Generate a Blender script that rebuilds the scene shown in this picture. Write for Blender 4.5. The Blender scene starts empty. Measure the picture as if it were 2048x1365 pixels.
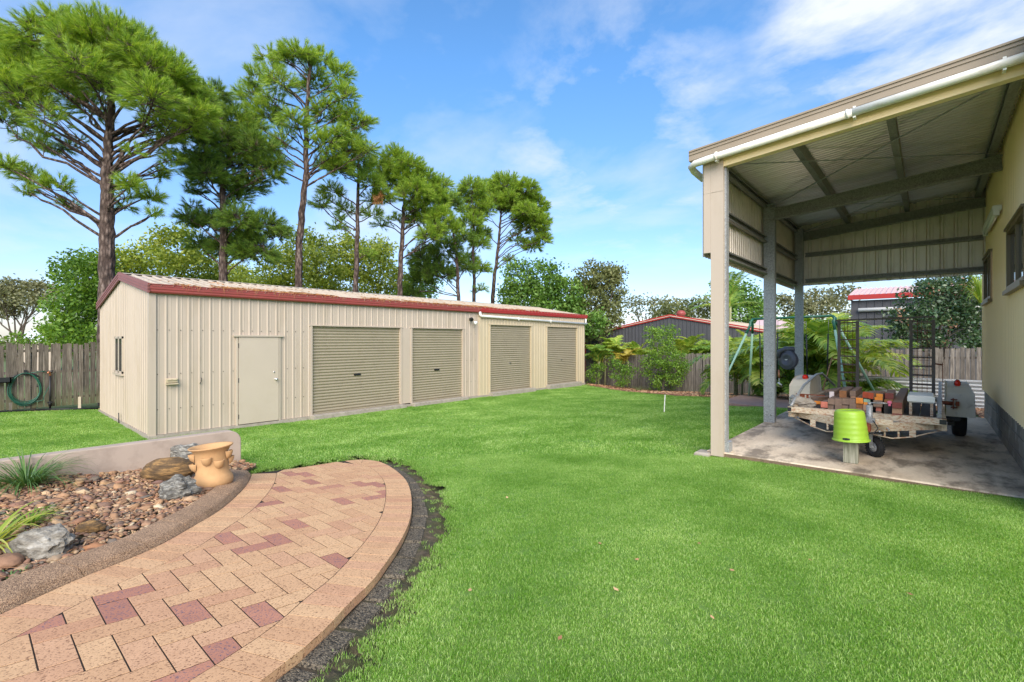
import bpy, bmesh, math, random
import numpy as np
from math import sin, cos, pi, radians, sqrt, atan2, floor, ceil
from mathutils import Vector, Matrix, noise

random.seed(7); RNG = np.random.default_rng(7)
SC = bpy.context.scene
COL = SC.collection

# ---------------------------------------------------------------- camera, world, sun, exposure
F = 956.0; HY = 680.0; CZ = 1.42
FW = (-.6587, .7524); RT = (.7524, .6587)
cam = bpy.data.objects.new('camera', bpy.data.cameras.new('camera')); COL.objects.link(cam); SC.camera = cam
cam.location = (0, 0, CZ); cam.rotation_euler = (radians(90), 0, atan2(.6587, .7524))
cam.data.lens = F / 2048 * 36; cam.data.sensor_width = 36
cam.data.shift_y = (HY - 682.5) / 2048
cam.data.clip_end = 2000; cam.data.clip_start = .05

SUN_EL = radians(34); SUN_AZ = atan2(.25, -.75)          # compass-like direction towards the sun (x, y)
sunv = Vector((cos(SUN_EL) * .66, -cos(SUN_EL) * .751, sin(SUN_EL)))
w = bpy.data.worlds.new("World"); SC.world = w; w.use_nodes = True
nt = w.node_tree; nt.nodes.clear()
wo = nt.nodes.new('ShaderNodeOutputWorld'); bg = nt.nodes.new('ShaderNodeBackground'); bg.inputs[1].default_value = .15
sky = nt.nodes.new('ShaderNodeTexSky'); sky.sky_type = 'NISHITA'; sky.sun_disc = False
sky.sun_elevation = SUN_EL; sky.sun_rotation = math.atan2(sunv.x, sunv.y); sky.air_density = 1.0; sky.dust_density = .6; sky.ozone_density = 1.5
tc = nt.nodes.new('ShaderNodeTexCoord')
sep = nt.nodes.new('ShaderNodeSeparateXYZ'); nt.links.new(tc.outputs['Generated'], sep.inputs[0])
zc = nt.nodes.new('ShaderNodeMath'); zc.operation = 'MAXIMUM'; zc.inputs[1].default_value = .06; nt.links.new(sep.outputs[2], zc.inputs[0])
za = nt.nodes.new('ShaderNodeMath'); za.operation = 'ADD'; za.inputs[1].default_value = .18; nt.links.new(zc.outputs[0], za.inputs[0])
dv = nt.nodes.new('ShaderNodeVectorMath'); dv.operation = 'DIVIDE'; nt.links.new(tc.outputs['Generated'], dv.inputs[0])
cb = nt.nodes.new('ShaderNodeCombineXYZ')
for i in range(3): nt.links.new(za.outputs[0], cb.inputs[i])
nt.links.new(cb.outputs[0], dv.inputs[1])
mp = nt.nodes.new('ShaderNodeMapping'); mp.inputs['Rotation'].default_value = (0, 0, radians(25)); mp.inputs['Scale'].default_value = (1.0, 1.35, 1)
mp.inputs['Location'].default_value = (3.1, .4, 0)
nt.links.new(dv.outputs[0], mp.inputs[0])
cn = nt.nodes.new('ShaderNodeTexNoise'); cn.inputs['Scale'].default_value = .8; cn.inputs['Detail'].default_value = 9; cn.inputs['Roughness'].default_value = .56; cn.inputs['Distortion'].default_value = .35
nt.links.new(mp.outputs[0], cn.inputs['Vector'])
cr = nt.nodes.new('ShaderNodeValToRGB'); cr.color_ramp.elements[0].position = .48; cr.color_ramp.elements[0].color = (0, 0, 0, 1)
cr.color_ramp.elements[1].position = .80; cr.color_ramp.elements[1].color = (1, 1, 1, 1); nt.links.new(cn.outputs[0], cr.inputs[0])
# thin high cloud over the whole sky, and one thicker cloud bank towards the upper right
bank = nt.nodes.new('ShaderNodeVectorMath'); bank.operation = 'DOT_PRODUCT'
bd = Vector((FW[0] + .83 * RT[0], FW[1] + .83 * RT[1], .70)).normalized(); bank.inputs[1].default_value = bd
nt.links.new(tc.outputs['Generated'], bank.inputs[0])
bm_ = nt.nodes.new('ShaderNodeMapRange'); bm_.inputs[1].default_value = .975; bm_.inputs[2].default_value = .998; bm_.inputs[3].default_value = 0; bm_.inputs[4].default_value = .34
nt.links.new(bank.outputs['Value'], bm_.inputs[0])
badd = nt.nodes.new('ShaderNodeMath'); badd.operation = 'ADD'; nt.links.new(bm_.outputs[0], badd.inputs[0])
n2 = nt.nodes.new('ShaderNodeMath'); n2.operation = 'MULTIPLY_ADD'; n2.inputs[1].default_value = 2.2; n2.inputs[2].default_value = -1.05
cn2 = nt.nodes.new('ShaderNodeTexNoise'); cn2.inputs['Scale'].default_value = 2.6; cn2.inputs['Detail'].default_value = 8; cn2.inputs['Roughness'].default_value = .6; cn2.inputs['Distortion'].default_value = .2
nt.links.new(dv.outputs[0], cn2.inputs['Vector']); nt.links.new(cn2.outputs[0], n2.inputs[0]); nt.links.new(n2.outputs[0], badd.inputs[1])
bcl = nt.nodes.new('ShaderNodeMath'); bcl.operation = 'MULTIPLY'; bcl.use_clamp = True; nt.links.new(badd.outputs[0], bcl.inputs[0])
bon = nt.nodes.new('ShaderNodeMapRange'); bon.inputs[1].default_value = .968; bon.inputs[2].default_value = .99; bon.inputs[4].default_value = 1.7
nt.links.new(bank.outputs['Value'], bon.inputs[0]); nt.links.new(bon.outputs[0], bcl.inputs[1])
thin = nt.nodes.new('ShaderNodeMath'); thin.operation = 'MULTIPLY'; thin.inputs[1].default_value = .8; nt.links.new(cr.outputs[0], thin.inputs[0])
mx_ = nt.nodes.new('ShaderNodeMath'); mx_.operation = 'MAXIMUM'; nt.links.new(thin.outputs[0], mx_.inputs[0]); nt.links.new(bcl.outputs[0], mx_.inputs[1])
tint = nt.nodes.new('ShaderNodeMix'); tint.data_type = 'RGBA'; tint.blend_type = 'MULTIPLY'; tint.inputs[0].default_value = 1
# a second, fainter patch of broken cloud over the middle of the yard
b2 = nt.nodes.new('ShaderNodeVectorMath'); b2.operation = 'DOT_PRODUCT'; b2.inputs[1].default_value = Vector((FW[0] + .22 * RT[0], FW[1] + .22 * RT[1], .42)).normalized(); nt.links.new(tc.outputs['Generated'], b2.inputs[0])
m2_ = nt.nodes.new('ShaderNodeMapRange'); m2_.inputs[1].default_value = .955; m2_.inputs[2].default_value = .995; nt.links.new(b2.outputs['Value'], m2_.inputs[0])
n3 = nt.nodes.new('ShaderNodeMapRange'); n3.inputs[1].default_value = .46; n3.inputs[2].default_value = .74; n3.inputs[4].default_value = .9; nt.links.new(cn2.outputs[0], n3.inputs[0])
p2 = nt.nodes.new('ShaderNodeMath'); p2.operation = 'MULTIPLY'; nt.links.new(m2_.outputs[0], p2.inputs[0]); nt.links.new(n3.outputs[0], p2.inputs[1])
mx2 = nt.nodes.new('ShaderNodeMath'); mx2.operation = 'MAXIMUM'; nt.links.new(mx_.outputs[0], mx2.inputs[0]); nt.links.new(p2.outputs[0], mx2.inputs[1]); mx_ = mx2
tr_ = nt.nodes.new('ShaderNodeValToRGB'); tr_.color_ramp.elements[0].position = .02; tr_.color_ramp.elements[0].color = (.55, .56, .68, 1)
tr_.color_ramp.elements[1].position = .5; tr_.color_ramp.elements[1].color = (.47, .74, .93, 1); tr_.color_ramp.elements.new(.2).color = (.50, .60, .76, 1)
nt.links.new(sep.outputs[2], tr_.inputs[0]); nt.links.new(tr_.outputs[0], tint.inputs[7]); nt.links.new(sky.outputs[0], tint.inputs[6])
cmix = nt.nodes.new('ShaderNodeMix'); cmix.data_type = 'RGBA'; cmix.inputs[7].default_value = (3.1, 3.3, 3.6, 1)
nt.links.new(mx_.outputs[0], cmix.inputs[0]); nt.links.new(tint.outputs[2], cmix.inputs[6])
nt.links.new(cmix.outputs[2], bg.inputs[0]); nt.links.new(bg.outputs[0], wo.inputs[0])

sun = bpy.data.objects.new('sun', bpy.data.lights.new('sun', 'SUN')); COL.objects.link(sun)
sun.data.energy = 3.0; sun.data.angle = radians(50); sun.data.color = (1, .90, .77)
sun.rotation_euler = sunv.to_track_quat('Z', 'Y').to_euler()
SC.view_settings.view_transform = 'Standard'; SC.view_settings.look = 'None'; SC.view_settings.gamma = 1
SC.view_settings.use_curve_mapping = False; SC.view_settings.exposure = 1.05
SC.cycles.use_denoising = True
SC.cycles.max_bounces = 8; SC.cycles.diffuse_bounces = 4; SC.cycles.transparent_max_bounces = 8

# ---------------------------------------------------------------- picture measurements -> points in the place
def ray(px, py):
    l = (px - 1024) / F
    return Vector((FW[0] + l * RT[0], FW[1] + l * RT[1], -(py - HY) / F))
CAM = Vector((0, 0, CZ))
def at(px, py, t): return CAM + ray(px, py) * t                    # at a depth in metres
def on_x(px, py, X): r = ray(px, py); return CAM + r * (X / r.x)
def on_y(px, py, Y): r = ray(px, py); return CAM + r * (Y / r.y)
def on_z(px, py, Z): r = ray(px, py); return CAM + r * ((Z - CZ) / r.z)
PA, PB, PC = .2042, .0048, -.0917                                   # the paved path is a gently falling plane
def path_z(x, y): return PA + PB * x + PC * y
def on_path(px, py, dz=0.0):
    r = ray(px, py); t = (PA + dz - CZ) / (r.z - PB * r.x - PC * r.y); return CAM + r * t

CTRL = np.array([(-2.1, .9, .12), (-1.4, .5, .155), (-1.2, -1, .28), (-3.4, 2.3, -.01), (-2.6, 2.2, 0), (-4.5, 3.2, -.10), (-5.6, 3.3, -.13), (-6.3, 2.2, -.07),
    (-6.3, 0, -.02), (-8.5, 2.8, -.40), (-8.5, 0, -.32), (-11.8, 2.4, -.58), (-11.8, 6, -.60), (-11.8, 10, -.59), (-11.8, 18.5, -.62), (-17.2, 2.4, -.57), (-18.2, 0, -.40), (-18.2, -3, -.35),
    (-11, -4, -.3), (-4, -3, .3), (0, -4, .4), (2, -1, .35), (-.5, 1.5, .1), (1.5, 2.5, .12), (-.6, 4, .02), (-2.25, 5.5, -.07), (-2.1, 6.2, -.08), (-.6, 6.2, -.05), (.75, 6.2, -.02), (2.5, 6, 0),
    (-2.3, 9, -.10), (-2.3, 12, -.16), (-4, 13, -.28), (-4, 15.2, -.27), (-1, 12.8, -.2), (.7, 12.6, -.12), (.7, 16.5, -.34), (-2, 16.5, -.4), (.5, 20.7, -.5), (-4.5, 17.5, -.5), (-5, 20.7, -.78),
    (-9.7, 20.7, -.95), (-14, 20.7, -.85), (-6.5, 9, -.38), (-7, 14, -.52), (-9, 17.5, -.65), (6, 12, 0), (6, 25, -.6), (-25, 0, -.6), (-25, 20, -1), (-10, 30, -1.3), (10, 40, -1.2), (-40, 40, -1.6), (-60, -10, -1), (40, -20, 0), (60, 60, -1.5), (-60, 90, -2), (0, 90, -2)], float)
def _rbf():
    P = CTRL[:, :2]; n = len(P)
    d = np.linalg.norm(P[:, None] - P[None], axis=2)
    K = d + .02 * np.eye(n)                                        # linear kernel: no overshoot
    A = np.zeros((n + 1, n + 1)); A[:n, :n] = -K; A[:n, n] = 1; A[n, :n] = 1
    A[:n, :n] += -.05 * np.eye(n)
    b = np.concatenate([CTRL[:, 2], [0]])
    return np.linalg.solve(A, b)
_W = _rbf()
def TZ(x, y):
    x = np.atleast_1d(np.asarray(x, float)); y = np.atleast_1d(np.asarray(y, float)); out = np.empty(x.shape)
    f = x.ravel(); g = y.ravel(); o = np.empty(f.shape)
    for s in range(0, len(f), 20000):
        d = np.hypot(f[s:s+20000, None] - CTRL[None, :, 0], g[s:s+20000, None] - CTRL[None, :, 1])
        o[s:s+20000] = -d @ _W[:-1] + _W[-1]
    o += .008 * np.sin(f * 1.3 + g * .7) * np.cos(g * .9 - f * .4)
    return o.reshape(x.shape)
def tz(x, y): return float(TZ(x, y)[0])
def ground(px, py):
    r = ray(px, py); z = -.2
    for _ in range(30):
        p = CAM + r * ((z - CZ) / r.z); z = .5 * z + .5 * tz(p.x, p.y)
    return p
def G(x, y, dz=0): return Vector((x, y, tz(x, y) + dz))

# ---------------------------------------------------------------- materials
def S(r, g, b): # sRGB 0-255 -> linear
    f = lambda c: (c / 255 / 12.92) if c / 255 <= .04045 else ((c / 255 + .055) / 1.055) ** 2.4
    return (f(r), f(g), f(b), 1)
class NM:
    def __init__(s, name):
        s.m = bpy.data.materials.new(name); s.m.use_nodes = True; s.t = s.m.node_tree
        s.b = s.t.nodes['Principled BSDF']; s.o = s.t.nodes['Material Output']
        s.pos = s.n('ShaderNodeNewGeometry').outputs['Position']
    def n(s, ty, **k):
        x = s.t.nodes.new(ty)
        for a, v in k.items(): setattr(x, a, v)
        return x
    def l(s, a, b): s.t.links.new(a, b)
    def noise(s, scale, detail=4, rough=.55, stretch=None, vec=None):
        x = s.n('ShaderNodeTexNoise'); x.inputs['Scale'].default_value = scale; x.inputs['Detail'].default_value = detail; x.inputs['Roughness'].default_value = rough
        v = vec or s.pos
        if stretch:
            m = s.n('ShaderNodeMapping'); m.inputs['Scale'].default_value = stretch; s.l(v, m.inputs[0]); v = m.outputs[0]
        s.l(v, x.inputs['Vector']); return x.outputs[0]
    def ramp(s, fac, stops):
        r = s.n('ShaderNodeValToRGB'); e = r.color_ramp.elements
        while len(e) < len(stops): e.new(.5)
        for i, (p, c) in enumerate(stops): e[i].position = p; e[i].color = c if len(c) == 4 else (*c, 1)
        s.l(fac, r.inputs[0]); return r.outputs[0]
    def mix(s, fac, a, b, mode='MIX'):
        x = s.n('ShaderNodeMix', data_type='RGBA', blend_type=mode)
        for i, v in ((0, fac), (6, a), (7, b)):
            if hasattr(v, 'links'): s.l(v, x.inputs[i])
            else: x.inputs[i].default_value = v
        return x.outputs[2]
    def col(s, c):
        if hasattr(c, 'links'): s.l(c, s.b.inputs['Base Color'])
        else: s.b.inputs['Base Color'].default_value = c
    def bump(s, h, strength=.3, dist=.01):
        x = s.n('ShaderNodeBump'); x.inputs['Strength'].default_value = strength; x.inputs['Distance'].default_value = dist
        s.l(h, x.inputs['Height']); s.l(x.outputs[0], s.b.inputs['Normal'])
    def rough(s, r): s.b.inputs['Roughness'].default_value = r
    def objrand(s): return s.n('ShaderNodeObjectInfo').outputs['Random']
    def island(s): return s.n('ShaderNodeNewGeometry').outputs['Random Per Island']
W1 = (1, 1, 1, 1)
def paint(name, c, rough=.5, var=.12, scale=3, dirt=None, dirt_amt=.3, metal=0, bump=0, bscale=60, stretch=None, spec=None, lo=.5, hi=.72):
    k = NM(name); n = k.noise(scale, 6, .6, stretch)
    v = k.ramp(n, [(.3, (1 - var,) * 3), (.7, (1, 1, 1))])
    base = k.mix(1.0, c, v, 'MULTIPLY')
    if dirt:
        d = k.noise(scale * 2.3, 8, .68, stretch); dm = k.ramp(d, [(lo, (0, 0, 0)), (hi, (dirt_amt,) * 3)])
        base = k.mix(dm, base, dirt)
    k.col(base); k.rough(rough); k.b.inputs['Metallic'].default_value = metal
    if spec is not None: k.b.inputs['Specular IOR Level'].default_value = spec
    if bump: k.bump(k.noise(bscale, 4), bump, .004)
    return k.m
M = {}
M['cream'] = paint('cream_paint', S(184, 168, 151), .45, .08, .8, S(150, 132, 104), .42, stretch=(1, 1, .25), bump=.03, bscale=2.5)
M['cream_new'] = paint('cream_paint_new', S(188, 172, 144), .42, .04, .8, S(170, 150, 110), .15)
M['cream_wall'] = paint('wall_cream', S(252, 226, 178), .42, .05, .8)
M['cream_door'] = paint('door_cream', S(186, 172, 155), .4, .05, 1.2, S(170, 155, 130), .2, bump=.12, bscale=3)
M['khaki'] = paint('roller_khaki', S(148, 137, 115), .42, .08, 2, S(110, 100, 80), .2)
M['roofcream'] = paint('roof_cream', S(188, 174, 156), .5, .16, 1.5, S(140, 115, 90), .55)
M['barge'] = paint('barge_beige', S(150, 135, 115), .5, .08, 2, S(130, 115, 95), .3)
M['red_old'] = paint('fascia_faded_red', S(150, 68, 62), .5, .15, 2, S(120, 85, 75), .3)
M['red_new'] = paint('fascia_red', S(165, 45, 40), .42, .1, 2)
M['red_brown'] = paint('barge_red_brown', S(132, 78, 72), .5, .12, 2, S(100, 80, 70), .3)
M['white'] = paint('white_pvc', S(235, 232, 225), .3, .03, 2)
M['white_dirty'] = paint('white_pvc_dirty', S(238, 234, 224), .35, .03, 2, S(165, 140, 95), .55, stretch=(1, 1, 3))
M['black'] = paint('black_plastic', S(30, 30, 32), .45, .2, 5)
M['darkmetal'] = paint('dark_steel', S(62, 60, 58), .5, .25, 8, metal=.3)
M['rampsteel'] = paint('weathered_ramp_steel', S(118, 106, 94), .6, .3, 9, S(90, 60, 45), .5)
M['rust'] = paint('rusty_steel', S(140, 70, 40), .8, .3, 20, S(80, 45, 30), .7)
def galv(name, a, b, sc=55, rough=.42):
    k = NM(name); v = k.n('ShaderNodeTexVoronoi'); v.inputs['Scale'].default_value = sc; k.l(k.pos, v.inputs['Vector'])
    sp = k.n('ShaderNodeSeparateColor'); k.l(v.outputs['Color'], sp.inputs[0])
    n = k.noise(sc * 2.5, 3); m = k.n('ShaderNodeMath', operation='MULTIPLY_ADD'); m.inputs[1].default_value = .5; k.l(sp.outputs[0], m.inputs[0])
    m2 = k.n('ShaderNodeMath', operation='MULTIPLY'); m2.inputs[1].default_value = .55; k.l(n, m2.inputs[0]); k.l(m2.outputs[0], m.inputs[2])
    k.col(k.ramp(m.outputs[0], [(.15, a), (.8, b)])); k.rough(rough); k.b.inputs['Metallic'].default_value = .25
    return k.m
M['galv'] = galv('galvanised_steel', (.17, .175, .18), (.42, .43, .435), 95)
M['galv_dark'] = galv('galvanised_steel_weathered', (.15, .147, .14), (.36, .35, .33), 80, .5)
M['zinc'] = paint('zincalume_lining', (.90, .82, .74, 1), .42, .15, 1.5, (.3, .26, .19, 1), .4, metal=.2, stretch=(1, 1, .4))
M['zinc_roof'] = paint('zincalume_roof_lining', (.86, .82, .75, 1), .27, .22, 2.5, (.30, .24, .15, 1), .5, metal=.6, stretch=(.5, 14, 1))
M['zinc_pink'] = paint('zinc_wall_lining', (.84, .74, .63, 1), .45, .15, 1.5, (.3, .25, .17, 1), .4, metal=.15)
M['steel_sheet'] = paint('corrugated_iron', (.66, .67, .68, 1), .35, .2, 2, (.35, .34, .32, 1), .4, metal=.25, stretch=(.4, 1, 3))
M['render'] = paint('painted_render', S(176, 158, 143), .85, .10, 2.2, S(120, 104, 92), .45, bump=.25, bscale=90, lo=.48, hi=.75)
M['darkshed'] = paint('charcoal_cladding', S(72, 72, 76), .5, .1, 2)
M['pinkroof'] = paint('faded_pink_roof', S(214, 180, 176), .5, .08, 2)
M['whiteroof'] = paint('pale_roof', S(226, 226, 226), .5, .05, 2)
M['glass'] = (lambda k: (k.col((.02, .025, .03, 1)), k.rough(.06), setattr(k.b.inputs['Specular IOR Level'], 'default_value', 1.0), k.m)[-1])(NM('window_glass'))
M['alu'] = paint('window_frame_beige', S(150, 138, 112), .4, .08, 6, metal=.2)
M['bronze'] = paint('window_frame_brown', S(128, 110, 80), .4, .1, 6)
M['lime'] = paint('lime_plastic', S(152, 188, 56), .42, .1, 6, S(120, 140, 60), .35)
M['terracotta'] = paint('terracotta', S(192, 150, 104), .85, .12, 7, S(160, 118, 76), .4, bump=.06, bscale=60)
M['greentop'] = paint('dark_green_paint', S(50, 115, 90), .35, .1, 6)
M['greenpale'] = paint('pale_green_paint', S(170, 208, 182), .35, .07, 6)
M['green_hose'] = paint('green_hose', S(38, 92, 74), .4, .15, 12)
M['reel'] = paint('grey_reel', S(86, 86, 96), .4, .06, 5)
M['redlens'] = paint('red_lens', S(215, 40, 20), .2, .05, 5)
M['rubber'] = paint('rubber', S(32, 32, 34), .75, .2, 10)
M['pink'] = paint('pink_plastic', S(205, 100, 130), .4, .05, 5)
M['copper'] = paint('brass_fitting', S(200, 130, 95), .35, .1, 5, metal=.5)
M['chrome'] = paint('chrome', (.6, .6, .58, 1), .2, .05, 5, metal=1)
M['chain'] = paint('chain_steel', (.25, .25, .25, 1), .4, .1, 5, metal=.7)
M['paintrust'] = paint('white_paint_rusting', S(206, 192, 168), .6, .25, 12, S(150, 92, 55), .8, bump=.1, bscale=60, stretch=(1, 1, 2.2), lo=.47, hi=.62)
M['guard'] = paint('guard_paint', S(214, 204, 186), .55, .15, 3, S(120, 100, 80), .6, lo=.55, hi=.7)

def wood(name, a, b, c, vert=True, green=0):
    k = NM(name); oc = k.n('ShaderNodeTexCoord').outputs['Object']
    st = (14, 14, .9) if vert else (14, .9, 14)
    r = k.objrand(); ad = k.n('ShaderNodeVectorMath', operation='ADD'); k.l(oc, ad.inputs[0])
    cx = k.n('ShaderNodeCombineXYZ'); ml = k.n('ShaderNodeMath', operation='MULTIPLY'); ml.inputs[1].default_value = 37; k.l(r, ml.inputs[0])
    for i in range(3): k.l(ml.outputs[0], cx.inputs[i])
    k.l(cx.outputs[0], ad.inputs[1])
    n = k.noise(3.0, 6, .65, st, ad.outputs[0]); n2 = k.noise(1.2, 4, .6, None, ad.outputs[0])
    base = k.ramp(n, [(.3, a), (.5, b), (.72, c)])
    tintv = k.ramp(r, [(0, (.72, .70, .68)), (.5, (1, .97, .93)), (1, (1.18, 1.16, 1.12))])
    base = k.mix(1.0, base, tintv, 'MULTIPLY')
    dm = k.ramp(n2, [(.5, (0, 0, 0)), (.75, (.5, .5, .5))]); base = k.mix(dm, base, (a[0] * .7, a[1] * .75, a[2] * .7, 1))
    if green:
        sx = k.n('ShaderNodeSeparateXYZ'); k.l(oc, sx.inputs[0]); g = k.n('ShaderNodeMapRange'); g.inputs[1].default_value = .55; g.inputs[2].default_value = 0; g.inputs[4].default_value = green
        k.l(sx.outputs[2], g.inputs[0]); gm = k.n('ShaderNodeMath', operation='MULTIPLY'); k.l(g.outputs[0], gm.inputs[0]); k.l(n2, gm.inputs[1])
        base = k.mix(gm.outputs[0], base, (.09, .10, .03, 1))
    k.col(base); k.rough(.85); k.bump(n, .5, .006); return k.m
M['paling'] = wood('weathered_paling', (.05, .040, .030, 1), (.13, .108, .086, 1), (.25, .22, .185, 1), True, 1.1)
M['paling_grey'] = wood('grey_paling', (.055, .047, .04, 1), (.15, .135, .118, 1), (.28, .255, .225, 1), True, .3)
M['oldwood'] = wood('old_timber', (.07, .055, .042, 1), (.17, .14, .11, 1), (.30, .26, .21, 1), False)
M['postwood'] = wood('mossy_post', (.10, .10, .06, 1), (.26, .26, .20, 1), (.44, .42, .36, 1), True)
M['stake'] = paint('pale_stake', S(205, 190, 165), .8, .1, 8)
def timber(name, c):
    c = tuple(min(.9, x * 1.25) for x in c[:3]) + (1,)
    return paint(name, c, .75, .3, 18, (c[0] * .5, c[1] * .5, c[2] * .5, 1), .5, bump=.3, bscale=60)
M['t_grey'] = timber('timber_grey_brown', S(128, 104, 88)); M['t_brown'] = timber('timber_brown', S(140, 92, 55)); M['t_orange'] = timber('timber_orange', S(214, 130, 48))
M['t_red'] = timber('timber_red', S(165, 70, 42)); M['t_darkred'] = timber('timber_dark_red', S(118, 60, 52)); M['t_pink'] = timber('timber_pink', S(190, 110, 90)); M['t_white'] = timber('timber_whitewash', S(225, 205, 200))
M['t_green'] = timber('timber_green', S(140, 165, 140)); M['t_tan'] = timber('timber_tan', S(160, 125, 100)); M['t_black'] = timber('timber_black', S(60, 54, 48)); M['t_weather'] = timber('timber_weathered', S(122, 98, 82))

def bark():
    k = NM('pine_bark'); n = k.noise(9, 8, .7, (1, 1, .35)); v = k.n('ShaderNodeTexVoronoi'); v.inputs['Scale'].default_value = 11; v.feature = 'F1'
    m = k.n('ShaderNodeMapping'); m.inputs['Scale'].default_value = (1, 1, .4); k.l(k.pos, m.inputs[0]); k.l(m.outputs[0], v.inputs['Vector'])
    c = k.ramp(n, [(.32, (.045, .03, .025)), (.52, (.15, .105, .085)), (.72, (.30, .235, .20))])
    d = k.ramp(v.outputs['Distance'], [(.25, (1, 1, 1)), (.6, (.35, .3, .28))]); k.col(k.mix(1.0, c, d, 'MULTIPLY')); k.rough(.9)
    k.bump(v.outputs['Distance'], 1.0, -.05); return k.m
M['bark'] = bark()
M['bark2'] = paint('grey_bark', (.12, .095, .075, 1), .9, .4, 8, bump=.4, bscale=30)
def leafmat(name, dark, mid, light, trans=.35, rough=.45, patch=1.2, spec=.35):
    k = NM(name); isl = k.island(); pn = k.noise(patch, 3)
    ad = k.n('ShaderNodeMath', operation='MULTIPLY_ADD'); ad.inputs[1].default_value = .5; k.l(isl, ad.inputs[0])
    m2 = k.n('ShaderNodeMath', operation='MULTIPLY'); m2.inputs[1].default_value = .62; k.l(pn, m2.inputs[0]); k.l(m2.outputs[0], ad.inputs[2])
    c = k.ramp(ad.outputs[0], [(.2, dark), (.55, mid), (.9, light)]); k.col(c); k.rough(rough); k.b.inputs['Specular IOR Level'].default_value = spec
    tr = k.n('ShaderNodeBsdfTranslucent'); k.l(k.mix(1.0, c, (1.5, 1.35, .6, 1), 'MULTIPLY'), tr.inputs[0])
    ms = k.n('ShaderNodeMixShader'); ms.inputs[0].default_value = trans
    k.l(k.b.outputs[0], ms.inputs[1]); k.l(tr.outputs[0], ms.inputs[2]); k.l(ms.outputs[0], k.o.inputs[0]); return k.m
M['needles'] = leafmat('pine_needles', (.07, .145, .02, 1), (.23, .39, .045, 1), (.60, .70, .13, 1), .42, .4, 3.2)
M['needles_deep'] = leafmat('pine_needles_deep', (.045, .10, .022, 1), (.14, .26, .04, 1), (.38, .50, .09, 1), .35, .4, 3.2)
M['needles_dead'] = leafmat('pine_needles_dead', (.25, .10, .04, 1), (.42, .19, .07, 1), (.5, .28, .12, 1), .2, .6, .7)
M['leaf_yellow'] = leafmat('leaf_yellow_green', (.09, .15, .02, 1), (.27, .35, .05, 1), (.56, .60, .14, 1), .4, .45, .5)
M['leaf_bright'] = leafmat('leaf_bright_green', (.06, .13, .02, 1), (.14, .27, .035, 1), (.28, .42, .06, 1), .4, .4, .6)
M['leaf_mid'] = leafmat('leaf_mid_green', (.05, .11, .02, 1), (.12, .24, .04, 1), (.28, .42, .09, 1), .35, .4, .6)
M['leaf_olive'] = leafmat('leaf_olive', (.06, .075, .025, 1), (.14, .165, .055, 1), (.26, .27, .11, 1), .3, .5, .4)
M['leaf_gum'] = leafmat('leaf_gum', (.09, .10, .05, 1), (.19, .20, .10, 1), (.32, .31, .18, 1), .3, .5, .3)
M['leaf_dark'] = leafmat('leaf_dark_glossy', (.025, .055, .022, 1), (.05, .105, .04, 1), (.14, .19, .09, 1), .2, .32, .9, .6)
M['leaf_red'] = leafmat('leaf_young_red', (.22, .12, .07, 1), (.38, .20, .13, 1), (.5, .3, .2, 1), .3, .4, 1)
M['palm'] = leafmat('palm_leaf', (.10, .20, .025, 1), (.30, .44, .06, 1), (.68, .70, .18, 1), .4, .35, .8, .5)
M['palm_deep'] = leafmat('palm_leaf_deep', (.05, .13, .024, 1), (.18, .33, .05, 1), (.46, .58, .13, 1), .35, .35, .8, .5)
M['palm_yellow'] = leafmat('palm_leaf_yellow', (.30, .25, .04, 1), (.5, .42, .07, 1), (.6, .5, .12, 1), .35, .4, .8)
M['strap'] = leafmat('strap_leaf', (.04, .10, .025, 1), (.09, .19, .05, 1), (.22, .34, .10, 1), .3, .35, 3, .5)
M['strap_yellow'] = leafmat('strap_leaf_variegated', (.14, .24, .03, 1), (.38, .44, .06, 1), (.6, .58, .16, 1), .3, .35, 3, .5)
M['grass'] = leafmat('grass_blades', (.075, .195, .024, 1), (.19, .385, .048, 1), (.64, .78, .34, 1), .45, .4, 1.1, .45)

def turf():
    k = NM('turf'); a = k.noise(260, 5, .75); b = k.noise(.55, 4, .6); c = k.noise(9, 5, .6)
    base = k.ramp(a, [(.3, (.08, .17, .025)), (.5, (.15, .30, .04)), (.68, (.26, .42, .09))])
    p = k.ramp(b, [(.35, (.92, .96, .85)), (.65, (1.08, 1.0, 1.05))]); base = k.mix(1.0, base, p, 'MULTIPLY')
    q = k.ramp(c, [(.35, (.9, .93, .9)), (.65, (1.06, 1.04, 1.0))]); k.col(k.mix(1.0, base, q, 'MULTIPLY')); k.rough(.8); k.bump(a, .8, .02); return k.m
M['turf'] = turf()
def soil():
    k = NM('soil'); a = k.noise(30, 8, .7); b = k.noise(2.4, 6, .65); c = k.noise(140, 3, .6)
    base = k.ramp(a, [(.3, (.035, .026, .016)), (.5, (.085, .062, .038)), (.7, (.17, .12, .075))])
    moss = k.ramp(b, [(.42, (0, 0, 0)), (.56, (.9, .9, .9))]); base = k.mix(moss, base, k.ramp(c, [(.3, (.02, .028, .008)), (.7, (.075, .085, .025))]))
    k.col(base); k.rough(.95); k.bump(a, .8, .03); return k.m
M['soil'] = soil()
def mulchground():
    k = NM('outer_ground'); a = k.noise(5, 8, .7); b = k.noise(.4, 4, .6)
    base = k.ramp(a, [(.3, (.05, .06, .02)), (.5, (.10, .14, .035)), (.7, (.19, .20, .07))]); k.col(base); k.rough(.95); k.bump(a, .6, .05); return k.m
M['ground'] = mulchground()
M['mulch'] = paint('bark_mulch_base', S(150, 108, 76), .95, .5, 14, S(70, 48, 34), .7, bump=.8, bscale=70)
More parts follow.
